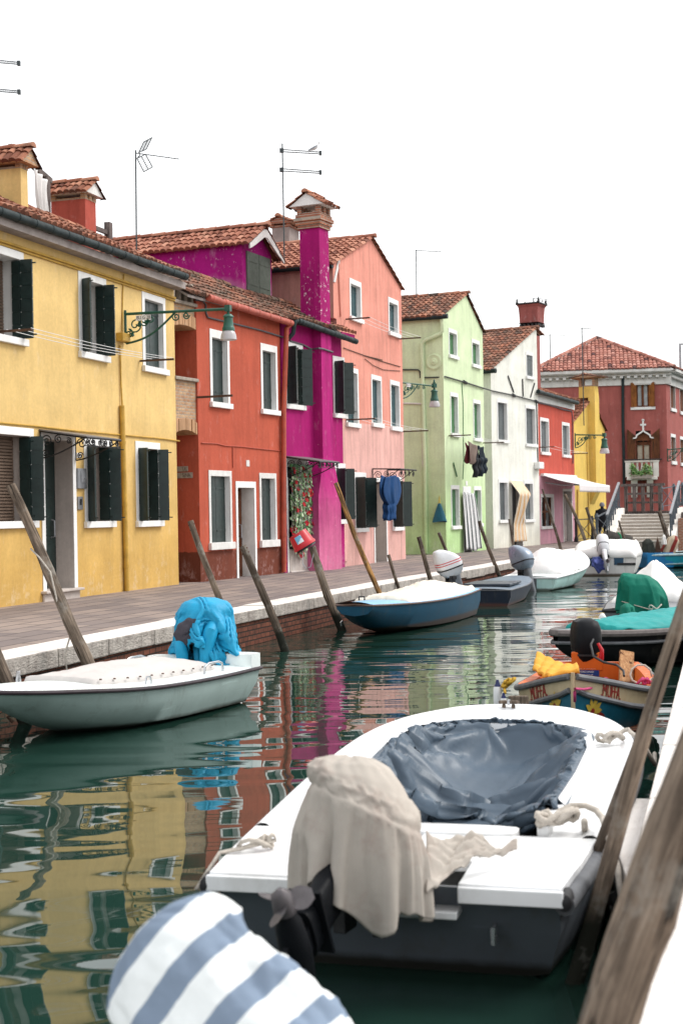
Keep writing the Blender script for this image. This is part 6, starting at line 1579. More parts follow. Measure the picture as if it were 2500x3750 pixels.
def outboard(root, x, y, z, sc_=1.0, tilt=0.0, turn=0.0, top=None, pan=None, leg=None, rings=None, prop=True, stripe=None, cowl=True, slant=False, name='outboard_motor'):
    """a real outboard: clamp bracket, cowling on its pan, leg, gearcase with skeg and a three bladed propeller"""
    Mx = Matrix.Translation((x, y, z)) @ Matrix.Rotation(turn, 4, 'Z') @ Matrix.Rotation(tilt, 4, 'Y') @ Matrix.Scale(sc_, 4)
    T = lambda mb: setattr(mb, 'v', [Mx @ p for p in mb.v]) or mb
    br = MB().box(-.10, .03, -.12, -.06, -.28, .06).box(-.10, .03, .06, .12, -.28, .06).box(-.12, -.02, -.14, .14, -.02, .05).tube([(-.05, -.16, .0), (-.05, .16, .0)], .03, 8)
    b0 = MB(); b0.v = [Matrix.Translation((x, y, z)) @ Matrix.Rotation(turn, 4, 'Z') @ (p * sc_) for p in br.v]; b0.f = br.f; b0.t = br.t
    o = b0.build(name, M['iron'], root, bevel=.006)
    SR = lambda cx, cz, rx, ry, e=3.4: superring(cx, 0, cz, rx, ry, 24, e)
    R = rings or [(.20, -.10, .265, .165), (.27, -.095, .285, .18), (.38, -.08, .27, .18), (.48, -.04, .225, .165), (.56, .01, .165, .14), (.62, .055, .11, .10), (.645, .07, .06, .05)] if slant else [(.20, -.10, .27, .165), (.28, -.10, .30, .185), (.42, -.11, .31, .19), (.55, -.12, .29, .18), (.63, -.12, .24, .15), (.665, -.12, .13, .08)]
    lg = MB().loft([SR(-.15, .10, .13, .085), SR(-.15, -.1, .11, .07), SR(-.16, -.45, .10, .05), SR(-.16, -.62, .11, .04)]); lg.box(-.32, -.02, -.07, .07, -.56, -.545)
    gc = [(-.36, .03), (-.30, .055), (-.16, .065), (.0, .05), (.06, .015)]
    lg.loft([[V((a, cos(2 * pi * k / 14) * r, -.72 + sin(2 * pi * k / 14) * r)) for k in range(14)] for a, r in gc])
    lg.prism([(-.25, -.72), (.0, -.72), (-.05, -.92), (-.2, -.95)], lambda q: V((q[0], -.012, q[1])), lambda q: V((q[0], .012, q[1])))
    lg.box(-.2, -.1, -.025, .025, -.72, -.55); T(lg).build('leg', leg or M['motorgrey'], o, smooth=True)
    if cowl:
        pn = MB().loft([SR(-.12, .02, .16, .10), SR(-.11, .10, .24, .15), SR(-.10, .19, .275, .17)]); T(pn).build('lower_cowl', pan or M['motorgrey'], o, smooth=True)
        cw = MB().loft([SR(cx, cz, rx, ry) for cz, cx, rx, ry in R]); T(cw).build('cowling', top or M['motorblack'], o, smooth=True)
        T(MB().loft([SR(-.10, .19, .285, .178), SR(-.10, .215, .285, .178)])).build('seam_band', M['iron'], o, smooth=True)
        if stripe is not None:
            sb = MB()
            for dz in (.0, .05): sb.loft([SR(-.09, .30 + dz, .286, .184), SR(-.087, .315 + dz, .285, .1845)])
            T(sb).build('stripe', stripe, o, smooth=True)
    if prop:
        pm = MB().loft([[V((a, cos(2 * pi * k / 12) * r, -.72 + sin(2 * pi * k / 12) * r)) for k in range(12)] for a, r in ((-.36, .045), (-.44, .04), (-.47, .01))])
        for k in range(3):
            a = 2 * pi * k / 3 + .4; ey = V((0, cos(a), sin(a))); et = V((0, -sin(a), cos(a))); ex = V((1, 0, 0)); c = V((-.40, 0, -.72))
            pm.grid(lambda u, v: c + ey * (.03 + .09 * v) + (et * .8 + ex * .6).normalized() * ((u - .5) * (.03 + .065 * sin(pi * min(1, v * .8 + .15)))), 4, 5)
        T(pm).build('propeller', M['propmetal'], o, smooth=True)
    return o
M['propmetal'] = paint('dull_propeller', (.11, .10, .105), .45, .3, 12, .4, .4)
M['motorgrey'] = paint('motor_grey', (.13, .14, .155), .35, .15, 6, .5)
M['motorblack'] = paint('motor_black', (.006, .007, .009), .5, .2, 6, .12)
M['motorwhite'] = paint('motor_white', (.62, .63, .66), .3, .1, 4, .5)
M['motorsilver'] = paint('motor_blue_silver', (.24, .29, .36), .3, .12, 4, .5, .2)
M['gel'] = paint('white_gelcoat', (.78, .79, .80), .34, .06, 3, .45, dirt=(.50, .49, .46))
M['rubber'] = paint('black_rubber', (.016, .016, .018), .55, .25, 10)
M['rubber_grey'] = paint('grey_rubber', (.11, .115, .125), .55, .25, 8)
M['chrome'] = paint('stainless_tube', (.55, .56, .58), .2, .1, 8, .5, .8)
M['canvas'] = clothmat('beige_canvas', (.43, .39, .345), .9, .14, dirt=(.30, .22, .19), bump=.12)
M['cream_tarp'] = clothmat('cream_tarp', (.74, .69, .60), .85, .1, dirt=(.52, .44, .36))
M['white_tarp'] = clothmat('white_tarp', (.80, .79, .77), .75, .07, dirt=(.62, .60, .58))
M['grey_tarp'] = clothmat('blue_grey_tarp', (.075, .105, .14), .36, .12, bump=.1)
M['green_tarp'] = clothmat('emerald_cover', (.003, .15, .10), .75, .15, bump=.3)
M['teal_tarp'] = clothmat('teal_tarp', (.008, .26, .25), .6, .15, bump=.3)
def loops(c, n, R, r, mat, label, seed, group=None, ex=(1, 0, 0), ey=(0, 1, 0), tail=None):
    """a tied rope: a few loose turns and crossing loops round a point"""
    rnd = random.Random(seed); c = V(c); ex, ey = V(ex), V(ey); ez = ex.cross(ey); pts = []
    for k in range(n * 12 + 1):
        a = 2 * pi * k / 12; q = k / (n * 12)
        rr = R * (.55 + .45 * sin(a * .37 + seed)); pts.append(c + ex * (cos(a) * rr + (q - .5) * R * 1.2) + ey * (sin(a * 1.13) * rr * .7) + ez * (r * 1.2 + .03 * sin(a * 1.7 + seed) + .02 * q))
    if tail: pts += [V(p) for p in tail]
    return rope(pts, r, mat, label, group=group, n=8)

# ================= white boat with grey transom in front
st = [(0, .80, .50, .72, .02, -.12), (.6, .86, .505, .78, .02, -.14), (1.5, .92, .515, .82, .03, -.15), (2.5, .97, .53, .84, .05, -.14), (3.3, .97, .555, .80, .09, -.10), (3.9, .91, .58, .66, .16, 0), (4.4, .75, .605, .44, .27, .1), (4.75, .52, .62, .24, .38, .22), (4.93, .32, .628, .1, .46, .35), (5.02, .03, .63, .01, .52, .45)]
B10 = B = Boat('motorboat', 'grey hulled white decked open motorboat nearest the camera, blue grey tarp inside', (.15, 6.5), (.246, .969), st)
B.rake = .36; B.hull(hullmat('slate_hull', (.135, .155, .18), (.03, .03, .026), .06), 40)
inn = [(.98, .60), (1.5, .63), (2.4, .67), (3.2, .68), (3.6, .62), (3.9, .48), (4.08, .28), (4.15, .0)]
def iw(x):
    for a, b in zip(inn, inn[1:]):
        if a[0] <= x <= b[0]: t = (x - a[0]) / (b[0] - a[0]); return a[1] + (b[1] - a[1]) * (t if b[1] > .6 else 1 - (1 - t) ** 1.0)
    return .6 if x < .98 else 0
xs = [.98 + (3.6 - .98) * i / 20 for i in range(21)] + [3.6 + .55 * sin(pi / 2 * i / 16) for i in range(1, 17)]
wsd = [iw(x) if x <= 3.6 else .62 * sqrt(max(0, 1 - ((x - 3.6) / .55) ** 2)) for x in xs]
outx = [x if x <= 3.3 else 3.3 + (5.02 - 3.3) * (1 - (1 - (x - 3.3) / .85) ** 1.0) for x in xs]
dk = MB()
for sg in (1, -1):
    I = [V((x, sg * w_, B.at(x)[1] + .02)) for x, w_ in zip(xs, wsd)]; O = [V((x, sg * (B.at(x)[0] + .02 if x < 5.0 else 0), B.at(x)[1] + .012)) for x in outx]
    rows = []
    for t, dz in ((0, 0), (.12, 0), (.2, -.014), (.72, -.014), (.8, .008), (.92, .012), (1, .0)): rows.append([i.lerp(o, t) + V((0, 0, dz)) for i, o in zip(I, O)])
    n = len(xs); dk.add([p for r in rows for p in r], [(j * n + i, j * n + i + 1, (j + 1) * n + i + 1, (j + 1) * n + i) for j in range(6) for i in range(n - 1)])
    # side lip and inner coaming
    dk.add(O + [p - V((0, sg * .005, .05)) for p in O], [(i, i + 1, n + i + 1, n + i) for i in range(n - 1)])
    dk.add(I + [p - V((0, 0, .16)) for p in I], [(i, i + 1, n + i + 1, n + i) for i in range(n - 1)])
    # aft deck beside the motor well
    yw = .36
    q = [(0, yw), (.42, yw), (.42, .02), (.98, .02), (.98, B.at(.98)[0] + .02), (.5, B.at(.5)[0] + .02), (0, B.at(0)[0] + .02)]
    z = .522
    dk.prism([(a, sg * b) for a, b in q], lambda p: V((p[0] - .02, p[1], z - .055)), lambda p: V((p[0] - .02, p[1], z)))
    dk.box(-.045, -.021, sg * yw if sg > 0 else -.83, .83 if sg > 0 else sg * yw, z - .085, z - .012)
dk.box(-.04, .42, -.355, .355, .36, .395)
dk.build('deck', M['gel'], B.root, smooth=True, bevel=.008)
MB().loft([superring(1.02, .02, z_, .10, .52, 28, 6) for z_ in (.2, .50, .53, .535)] ).build('thwart', M['gel'], B.root, smooth=True)
for sg in (1, -1):
    cm = MB(); P = [V((x, sg * (w_ + .03), B.at(x)[1] + .035)) for x, w_ in zip(xs[:24], wsd[:24])]
    cm.loft([[p + V((0, dy, dz)) for dy, dz in ((-.03, -.035), (.03, -.035), (.03, .03), (-.03, .03))] for p in P]); cm.build('coaming', M['gel'], B.root, smooth=True, bevel=.008)
rr = MB()
for sg in (1, -1): rr.tube([V((x, sg * (B.at(x)[0] + .03), B.at(x)[1] - .06)) for x in [5.02 * i / 50 for i in range(51)]], .047, 10)
rr.build('rub_rail', M['rubber_grey'], B.root, smooth=True)
for sg in (1, -1): MB().loft([[V((a, sg * .835 + cos(2 * pi * k / 14) * r, .46 + sin(2 * pi * k / 14) * r * 1.3)) for k in range(14)] for a, r in ((-.045, .012), (-.035, .03), (.04, .038), (.10, .03))]).build('corner_bumper', M['rubber'], B.root, smooth=True)
MB().tube([(.13, -.5, .30), (.07, -.5, .30), (.08, -.5, .23), (.16, -.5, .24)], .012, 8).build('transom_ring', M['chrome'], B.root, smooth=True)
ct = MB().box(4.80, 4.845, -.03, .13, .668, .695).box(4.81, 4.835, .0, .03, .62, .668).box(4.81, 4.835, .075, .105, .62, .668); ct.build('bow_cleat', M['wood_dark'], B.root, bevel=.012)
MB().box(4.795, 4.85, .04, .06, .66, .70).build('cleat_strap', M['chrome'], B.root)
# tarp lying in the cockpit: pushed down onto the floor, carried up over the coaming all round
_rc = random.Random(12)
_dirs = [(V((_rc.gauss(0, 1), _rc.gauss(0, 1), _rc.gauss(0, 1))).normalized(), _rc.uniform(.8, 1.5), _rc.uniform(0, 1)) for _ in range(14)]
def crumple(q, s=1.0, n=9, warp=.16):
    """sum of folded planes in random directions: flat facets meeting in sharp creases, as in stiff sheet"""
    out = 0; wq = q + noise.noise_vector(q * .7) * warp
    for i, (d, f_, ph) in enumerate(_dirs[:n]):
        k = s * .8 * 1.42 ** i; t = (wq.dot(d) * k + ph) % 1.0
        out += (abs(2 * t - 1) - .5) / k * (.35 + 1.6 * max(0, noise.noise(q * .9 + V((i * 7.3, 1, 2))) + .15))
    return out
def ridges(q, a=(.075, .045, .022), fr=(1.0, 2.2, 4.6), pw=4):
    return sum(k * (1 - min(1, abs(noise.noise(q * f_ + V((7 * i, 3, 1)))) * 1.6)) ** pw for i, (k, f_) in enumerate(zip(a, fr)))
def wf(x): return .665 if x < 3.55 else .665 * sqrt(max(0.0, 1 - ((x - 3.55) / .615) ** 2))
nx, ny = 120, 72; Vs = []; pins = []
for j in range(ny + 1):
    for i in range(nx + 1):
        t = 2 * j / ny - 1; q = i / nx; x = 1.12 + 3.045 * (q if q < .6 else .6 + .4 * sin((q - .6) / .4 * pi / 2) ** 1.0 * 1.0)
        zg = B.at(min(4.6, x))[1]; x2 = x - (.10 if x < 1.2 else 0) * (1 - abs(t))
        at_ = abs(t); yy = (1 if t > 0 else -1) * (max(.10, wf(x) + .04) if at_ > .985 else max(.08, wf(x) - .02) if at_ > .955 else max(.07, wf(x) - .035) * at_ / .955)
        Vs.append(V((x2 + (.03 if i == nx else 0), yy, zg + .045 + .015 * noise.noise(V((x * 3, t * 3, 0))))))
        if (abs(t) > .955 and i > 14) or i >= nx - 1: pins.append(len(Vs) - 1)
flr = ([V((.6, -1.2, .12)), V((5, -1.2, .20)), V((5, 1.2, .20)), V((.6, 1.2, .12))], [(0, 1, 2, 3)])
thw = MB().box(.92, 1.12, -.56, .56, -.2, .53); wl_ = MB()
for sg in (1, -1): wl_.grid(lambda u, v: V((1.15 + 3.0 * u, sg * max(.01, wf(1.15 + 3.0 * u) - .03), .60 - .58 * v)), 60, 4)
Vs = drape(Vs, gridfaces(nx, ny), pins, [flr, (thw.v, thw.f), (wl_.v, wl_.f)], 40, -.34, stiff=26, bend=.2)
mb = MB(); mb.add([p + V((0, 0, .022 * crumple(V((p.x * 2.2, p.y * 2.2, p.z * 2)), 1.0, 7))) if p.z < .56 else p for p in Vs], gridfaces(nx, ny))
o = mb.build('boat_cover', M['grey_tarp'], None, smooth=2, solid=.005); o.matrix_world = B.MW
tag(o, 'crumpled blue grey plastic tarp sunk into the cockpit of the nearest boat', 'boat cover')
# outboard motor, tilted up, under its canvas
outboard(B.root, -.07, .05, .60, 1.05, 1.12, -.16, leg=M['motorblack'], cowl=False)
D0 = 6.30; kq = D0 / FPX; OC = ondep(1300, 3100, D0)
KEY = [(0, 1290, 2775, 16, .02, 0), (.06, 1290, 2780, 80, .10, 3), (.14, 1290, 2800, 135, .16, 6), (.24, 1302, 2845, 178, .21, 13), (.34, 1325, 2905, 206, .25, 21), (.42, 1340, 2965, 216, .27, 25), (.46, 1336, 2990, 222, .275, 24), (.60, 1325, 3070, 250, .28, 17), (.80, 1310, 3190, 275, .29, 8), (1, 1300, 3310, 285, .30, 2)]
def key(v):
    for a, b in zip(KEY, KEY[1:]):
        if a[0] <= v <= b[0]: t = (v - a[0]) / (b[0] - a[0]); return [x + (y - x) * t for x, y in zip(a, b)]
    return list(KEY[-1])
def f(u, v):
    _, cx, cy, rx, ry, tl = key(v); a = 2 * pi * u + pi / 2; c, s_ = cos(a), sin(a)     # s_ < 0 faces the camera
    e = 2.5; ff = (abs(c) ** e + abs(s_) ** e) ** (-1 / e); th = radians(tl); low = max(0, v - .46) / .54
    fold = .05 * math.exp(-((c + .62) / .10) ** 2) - .07 * math.exp(-((c + .46) / .06) ** 2) + .035 * math.exp(-((c + .25) / .08) ** 2) + .03 * math.exp(-((c - .35) / .12) ** 2) - .03 * math.exp(-((c - .60) / .08) ** 2)
    wv = 1 + low * fold * 2.6 * (1 if s_ < .2 else .3) + .02 * noise.noise(V((c * 3, s_ * 3, v * 3))) + (.028 if abs(v - .44) < .018 else 0)
    px = cx + c * ff * rx * wv * cos(th); py = cy + c * ff * rx * wv * sin(th)
    hem = low ** 2 * (118 * math.exp(-((c - .26) / .26) ** 2) * (s_ < .1) - 95 * math.exp(-((c + .52) / .17) ** 2) * (s_ < .3) - 40 * max(0, s_) + 12 * sin(a * 7))
    py += hem
    P = ondep(px, py, D0 + s_ * ff * ry * wv + .1 * low * 0)
    return P - OC + V((0, 0, .012 * noise.noise(V((c * 5, s_ * 5, v * 7))) + ridges(V((c * 1.5 + 4, s_ * 1.5, v * 1.3)), (.012, .005, .002)) * (.3 + .6 * low) + .030 * (.12 + low) * crumple(V((c * 1.1, s_ * 1.1, v * 1.3)), .8, 7)))
hd_ = empty('outboard_cover', OC, 0, 'beige canvas hood draped over the motor of the nearest boat', 'motor cover')
nx, ny = 110, 70
inner = MB(); P_ = lambda u, v, k: (lambda p, c: c + (p - c) * k)(f(u, v), V((0, 0, 0)) + (ondep(key(v)[1], key(v)[2], D0) - OC))
inner.grid(lambda u, v: P_(u, .04 + .62 * v, .90), 40, 24)
Vs = [P_(i / nx, max(.004, j / ny), 1 + .16 * max(0, j / ny - .5) * (1 + .8 * sin(2 * pi * 9 * i / nx))) for j in range(ny + 1) for i in range(nx)]
Fs = [(j * nx + i, j * nx + (i + 1) % nx, (j + 1) * nx + (i + 1) % nx, (j + 1) * nx + i) for j in range(ny) for i in range(nx)]
Vs = drape(Vs, Fs, [j * nx + i for j in range(0, int(.30 * ny)) for i in range(nx)] + [j * nx + i for j in range(int(.42 * ny), int(.46 * ny)) for i in range(nx)], [(inner.v, inner.f)], 26, -.07, stiff=18, bend=.5)
mb = MB(); mb.add(Vs, Fs); mb.build('hood', M['canvas'], hd_, smooth=2, solid=.005)
def f(u, v):
    px = 1560 + 330 * u; top = 3060 + 30 * u + 5 * sin(u * 9); bot = 3290 - 195 * min(1, u * 1.25) ** .7 + 5 * sin(u * 11)
    py = top + (bot - top) * v; d_ = 6.42 + .30 * u - .22 * v * (1 - u) - .02
    q = V((u * 3, v * 2.5, 6)); return ondep(px, py, d_) - OC + V((0, -.02, ridges(q, (.02, .01, .004)) - .01 + .03 * crumple(q, .7, 5)))
MB().grid(f, 60, 30).build('flap', M['canvas'], hd_, smooth=2, solid=.005)
# ropes of that boat
wpt = lambda x, y, z: B.w(x, y, z)
loops(wpt(3.55, -.82, .60), 3, .10, .016, M['rope'], 'pale rope knot on the far right gunwale of the nearest boat', 2, 'ropes on the nearest boat', tail=[wpt(3.6, -1.02, .60), wpt(3.7, -1.1, .42), ondep(2395, 2760, 10.2)])
loops(wpt(1.05, -.72, .58), 4, .13, .017, M['rope'], 'thick pale rope lashed round the near right gunwale', 5, 'ropes on the nearest boat', tail=[wpt(.9, -.95, .60), wpt(.7, -1.02, .45), wpt(.55, -1.05, .30)])
loops(wpt(.42, .70, .54), 2, .09, .011, M['rope'], 'thin rope tied to the left cleat of the nearest boat', 7, 'ropes on the nearest boat', tail=[wpt(.3, .88, .53), wpt(.1, .93, .40)])
loops(wpt(2.35, .88, .55), 2, .08, .011, M['rope'], 'thin pale rope knot on the left gunwale beside the hood', 9, 'ropes on the nearest boat')
gh = [ondep(*PX(12, x, y), dp) for x, y, dp in ((1190, 640, 7.6), (1205, 760, 7.6), (1245, 825, 7.7), (1278, 815, 7.9), (1275, 770, 8.1), (1262, 720, 8.2))]
rope(gh, .028, paint('green_hose', (.004, .13, .055), .35, .1, 6, .5), 'green hose sleeve on a mooring rope beside the nearest boat', 'hose', n=10)
rope([wpt(1.0, -.84, .60), ondep(*PX(12, 1180, 600), 7.5), gh[0]], .018, M['rope'], 'mooring rope running down to the green hose', n=8)

# ================= striped motor cover right in front
st = [(0, .62, .45, .55, .02, -.1), (2, .7, .46, .6, .03, -.1), (3.2, .5, .5, .35, .1, 0), (3.9, .05, .55, .02, .3, .2)]
B = Boat('dinghy', 'small dinghy below the photo edge that carries the striped motor cover', (-.42, 3.95), (-.26, -.965), st)
B.hull(M['gel'], 20); B.deck(M['gel'], 0, 3.9); outboard(B.root, -.05, 0, .42, .8, .5, cowl=False)
A_ = V((.70, -.38, -.60)).normalized(); Bv = V((-.47, -.88, .0)); Bv = (Bv - A_ * Bv.dot(A_)).normalized(); Cv = A_.cross(Bv); Cv = Cv if Cv.z > 0 else -Cv
O = V((-.555, 4.15, .985))
Mx = Matrix(((A_.x, Bv.x, Cv.x, O.x), (A_.y, Bv.y, Cv.y, O.y), (A_.z, Bv.z, Cv.z, O.z), (0, 0, 0, 1)))
def f(u, v):
    x = -.04 + .72 * v; end = sqrt(max(0, 1 - (1 - min(1, v / .22)) ** 2)) if v < .22 else 1.0
    a = -.30 * pi + (1.60 * pi) * u; c, s_ = cos(a), sin(a); e = 3.2; ff = (abs(c) ** e + abs(s_) ** e) ** (-1 / e)
    ry, rz = .165 + .03 * v, .20 + .02 * v
    pk = .05 * math.exp(-((u - .5) / .09) ** 2)
    w_ = 1 + .03 * noise.noise(V((v * 5, c * 3, s_ * 3))) + .015 * sin(a * 6 + v * 8) + .13 * crumple(V((v * 2.2, c * 1.1, s_ * 1.1)), 1.0, 8) + ridges(V((v * 1.2, c * 1.6, s_ * 1.6)), (.05, .03, .0))
    return V((x + .05 * sin(a * 2) * v, c * ff * ry * end * w_, (s_ * ff * rz + pk) * end * w_ - .05))
M['stripe_blue'] = stripemat('blue_striped_canvas', (.74, .77, .77), (.19, .245, .325), 5.8, 0, .42)
o = MB().grid(f, 110, 90).build('outboard_cover', M['stripe_blue'], None, smooth=2, solid=.008); o.matrix_world = Mx
tag(o, 'white and blue grey striped cloth hood at the lower photo edge', 'motor cover')

# ================= mint white boat at the left quay
st = [(0, .72, .42, .60, .02, -.1), (1, .77, .42, .64, .03, -.12), (2, .77, .44, .62, .05, -.1), (2.6, .70, .47, .50, .11, -.02), (3.1, .58, .51, .34, .20, .10), (3.5, .44, .54, .2, .33, .25), (3.78, .30, .565, .12, .44, .39), (3.92, .14, .575, .05, .52, .49), (3.97, .03, .58, .01, .55, .54)]
B1 = B = Boat('motorboat', 'mint white small motorboat by the left quay, snap-on cream cover', (-1.62, 16.94), (-.45, -.893), st)
B.rake = .16; B.hull(hullmat('mint_hull', (.37, .46, .44), (.05, .05, .04), .05, .35), 36)
M['mint_deck'] = paint('mint_white_deck', (.76, .82, .81), .3, .05, 3, .5)
B.deck(M['mint_deck'], 0, 3.96, .05); B.rail(paint('brown_black_rail', (.035, .022, .028), .5), .022, -.02, .012)
o = B.tarp(M['cream_tarp_w'] if 'cream_tarp_w' in M else M.setdefault('cream_tarp_w', clothmat('stone_white_cover', (.50, .47, .45), .8, .08)), .62, 2.85, .70, .13, 'stone white cover snapped over the cockpit of the mint boat', peak=.42, wr=.018, seed=2, edge=.09, p=1.8, lift=.07)
sn = MB()
for k in range(11):
    x = .75 + 2.0 * k / 10
    for sg in (1, -1): y = sg * .69 * B.at(x)[0]; sn.lathe([(.016, 0), (.012, .012), (0, .014)], (x, y, B.at(x)[1] + .075), 8)
sn.build('snap_stud', M['rust'], o)
for (x, y, L_, hh) in ((.62, -.60, .42, .13), (.20, -.64, .16, .09), (1.15, -.70, .14, .09), (2.75, -.58, .06, .12), (.9, .64, .4, .13), (2.2, .66, .12, .09)):
    zg = B.at(x)[1] + .0
    MB().tube([(x - L_ / 2, y, zg - .01), (x - L_ / 2 + .02, y, zg + hh * .8), (x - L_ / 4, y, zg + hh), (x + L_ / 4, y, zg + hh), (x + L_ / 2 - .02, y, zg + hh * .8), (x + L_ / 2, y, zg - .01)], .014 if hh > .1 else .010, 8).build('grab_rail', M['chrome'], B.root, smooth=True)
MB().loft([superring(.12, .50, z_, .14, .24, 20, 5) for z_ in (.42, .56, .575)]).build('stern_locker', M['mint_deck'], B.root, smooth=True)
MB().loft([superring(.12, -.50, z_, .14, .22, 20, 5) for z_ in (.42, .50, .515)]).build('stern_locker', M['mint_deck'], B.root, smooth=True)
MB().tube([(3.50, -.02, .30), (3.58, -.03, .27), (3.52, -.02, .22)], .018, 8).build('tow_eye', M['rust'], B.root)
outboard(B.root, -.04, 0, .44, .95, .25, -.9, pan=M['motorgrey'])
# blue jacket thrown over the motor
jk = empty('jacket', B.w(.0, 0, .45), B.rz, 'bright blue padded jacket with grey lining thrown over the boat motor', 'jacket')
M['jacket'] = clothmat('turquoise_nylon', (.012, .30, .52), .5, .15, bump=.35, scale=4); M['jacket_in'] = clothmat('charcoal_lining', (.055, .05, .062), .8, .15, bump=.5, scale=8)
cw = MB().loft([superring(.03, 0, z_, rx, ry, 28, 2.4) for z_, rx, ry in ((.05, .16, .15), (.3, .22, .22), (.42, .27, .29), (.60, .27, .29), (.68, .22, .24), (.725, .10, .12))])
dkp = ([V((-2, -2, -.02)), V((2, -2, -.02)), V((2, 2, -.02)), V((-2, 2, -.02))], [(0, 1, 2, 3)])
nx, ny = 62, 56; rj = random.Random(8)
Vs = [V((.03 + (i / nx - .5) * 1.62 + .05 * sin(j * .4), (j / ny - .5) * 1.86 + .06 * sin(i * .34), .80 + .03 * noise.noise(V((i * .17, j * .17, 2))))) for j in range(ny + 1) for i in range(nx + 1)]
Vs = drape(Vs, gridfaces(nx, ny), [], [(cw.v, cw.f), dkp], 38, -.03, quality=5, stiff=14, bend=.25, selfc=True, dist=.014)
mb = MB(); mb.add(Vs, gridfaces(nx, ny)); mb.build('shell', M['jacket'], jk, smooth=2, solid=.016)
wl = lambda p: B.inv @ V(p) - V((0, 0, .45))
def jp(px, dp): return wl(ondep(*px, dp))
JC = 7
CROP[21] = (600, 2150, .19133)
def sleeve(pts, r, mat, nm):
    P = [jp(PX(21, x, y), d_) for x, y, d_ in pts]
    rg = []
    return MB().tube([P[0].lerp(P[0], 0)] + P[1:], r, 14).build(nm, mat, jk, smooth=True)
sleeve([(300, 900, 16.75), (310, 1080, 16.62), (350, 1280, 16.60), (370, 1470, 16.66)], [.05, .065, .075, .06], M['jacket'], 'sleeve')
sleeve([(1010, 560, 16.72), (900, 850, 16.52), (820, 1150, 16.50), (810, 1450, 16.55)], [.05, .085, .085, .075], M['jacket'], 'sleeve')
sleeve([(640, 1100, 16.8), (640, 1300, 16.7), (650, 1480, 16.7)], [.05, .045, .035], M['jacket'], 'sleeve')
sleeve([(1050, 720, 16.7), (1160, 800, 16.62), (1290, 830, 16.7)], [.08, .07, .055], M['jacket'], 'hood')
cl_ = jp(PX(21, 500, 850), 16.62); ex = (jp(PX(21, 700, 720), 16.62) - cl_).normalized(); ez_ = (jp(PX(21, 560, 1050), 16.62) - cl_); ez_ = (ez_ - ex * ez_.dot(ex)).normalized(); ny = ex.cross(ez_)
MB().grid(lambda u, v: cl_ + (ex * cos(2 * pi * u) * .20 + ez_ * sin(2 * pi * u) * .15) * sin(pi / 2 * v) * (1 + .05 * sin(2 * pi * u * 9)) + ny * (.075 * cos(pi / 2 * v) * (1 + .3 * noise.noise(V((u * 9, v * 3, 0)))) * (1 if ny.dot(wl((0, 0, 1.5)) - cl_) > 0 else -1)), 48, 12).build('lining', M['jacket_in'], jk, smooth=2)

# ================= blue boat under a cream tarp
st = [(0, .70, .55, .60, .02, -.1), (1.5, .78, .52, .66, .02, -.12), (3, .75, .52, .60, .04, -.1), (4.2, .62, .54, .46, .10, -.02), (5.1, .45, .57, .30, .24, .14), (5.78, .33, .60, .24, .44, .40)]
B2 = B = Boat('motorboat', 'blue boat with blunt bow under a cream tarp, moored by the left quay', (2.21, 29.9), (-.349, -.937), st)
B.hull(hullmat('deep_blue_hull', (.006, .062, .115), (.05, .035, .03), .13, .4), 36, bow=True)
B.deck(paint('sky_blue_deck', (.22, .47, .72), .4, .1, 3), 0, 5.78, .05); B.rail(paint('faded_brown_rail', (.16, .11, .10), .8, .25), .018, -.012, .008, around=True)
MB().tube([(5.77, .33, .59), (5.79, 0, .60), (5.77, -.33, .59)], .018, 8).build('bow_edge', M['rust'], B.root)
B.tarp(M['cream_tarp'], .15, 4.35, .93, .20, 'cream stained tarp stretched over the blue boat', wr=.05, seed=5, edge=.10, p=1.5, hfun=lambda u: .35 + 1.1 * math.exp(-((u - .25) / .16) ** 2) * .6 + .3 * u * (1 - u), lift=.04)
MB().tube([(5.2, -.12, .64), (5.2, -.12, .70), (5.2, -.02, .70), (5.2, -.02, .64)], .016, 8).build('bow_ring', M['iron'], B.root)
MB().tube([(5.3, -.40, .28), (5.34, -.42, .25), (5.3, -.42, .2)], .02, 8).build('tow_eye', M['chrome'], B.root)
outboard(B.root, -.06, 0, .76, 1.0, .30, -.85, slant=True, top=M['motorwhite'], pan=paint('motor_pale_grey', (.38, .39, .41), .35, .1), stripe=M['red_plastic'])

# ================= dark punt behind it
st = [(0, .70, .37, .62, .0, -.1), (2, .72, .38, .62, .02, -.1), (3.4, .6, .42, .45, .05, -.05), (4.4, .35, .46, .25, .2, .1)]
B3 = B = Boat('motorboat', 'dark navy flat decked boat between the blue and the mint boats', (3.12, 32.4), (.30, .954), st)
B.hull(hullmat('navy_hull', (.012, .02, .036), (.07, .035, .03), .06, .35), 24, bow=True); B.deck(paint('steel_blue_deck', (.12, .165, .215), .4, .15, 4), 0, 4.4, .03); B.rail(M['rubber_grey'], .015, -.01, .005)
hb = MB()
for k in range(3): hb.box(.75 + k * .5, 1.2 + k * .5, -.55, .55, .42, .47)
hb.build('hatch_board', paint('dark_slate_board', (.05, .062, .08), .4, .15, 4), B.root, bevel=.012)

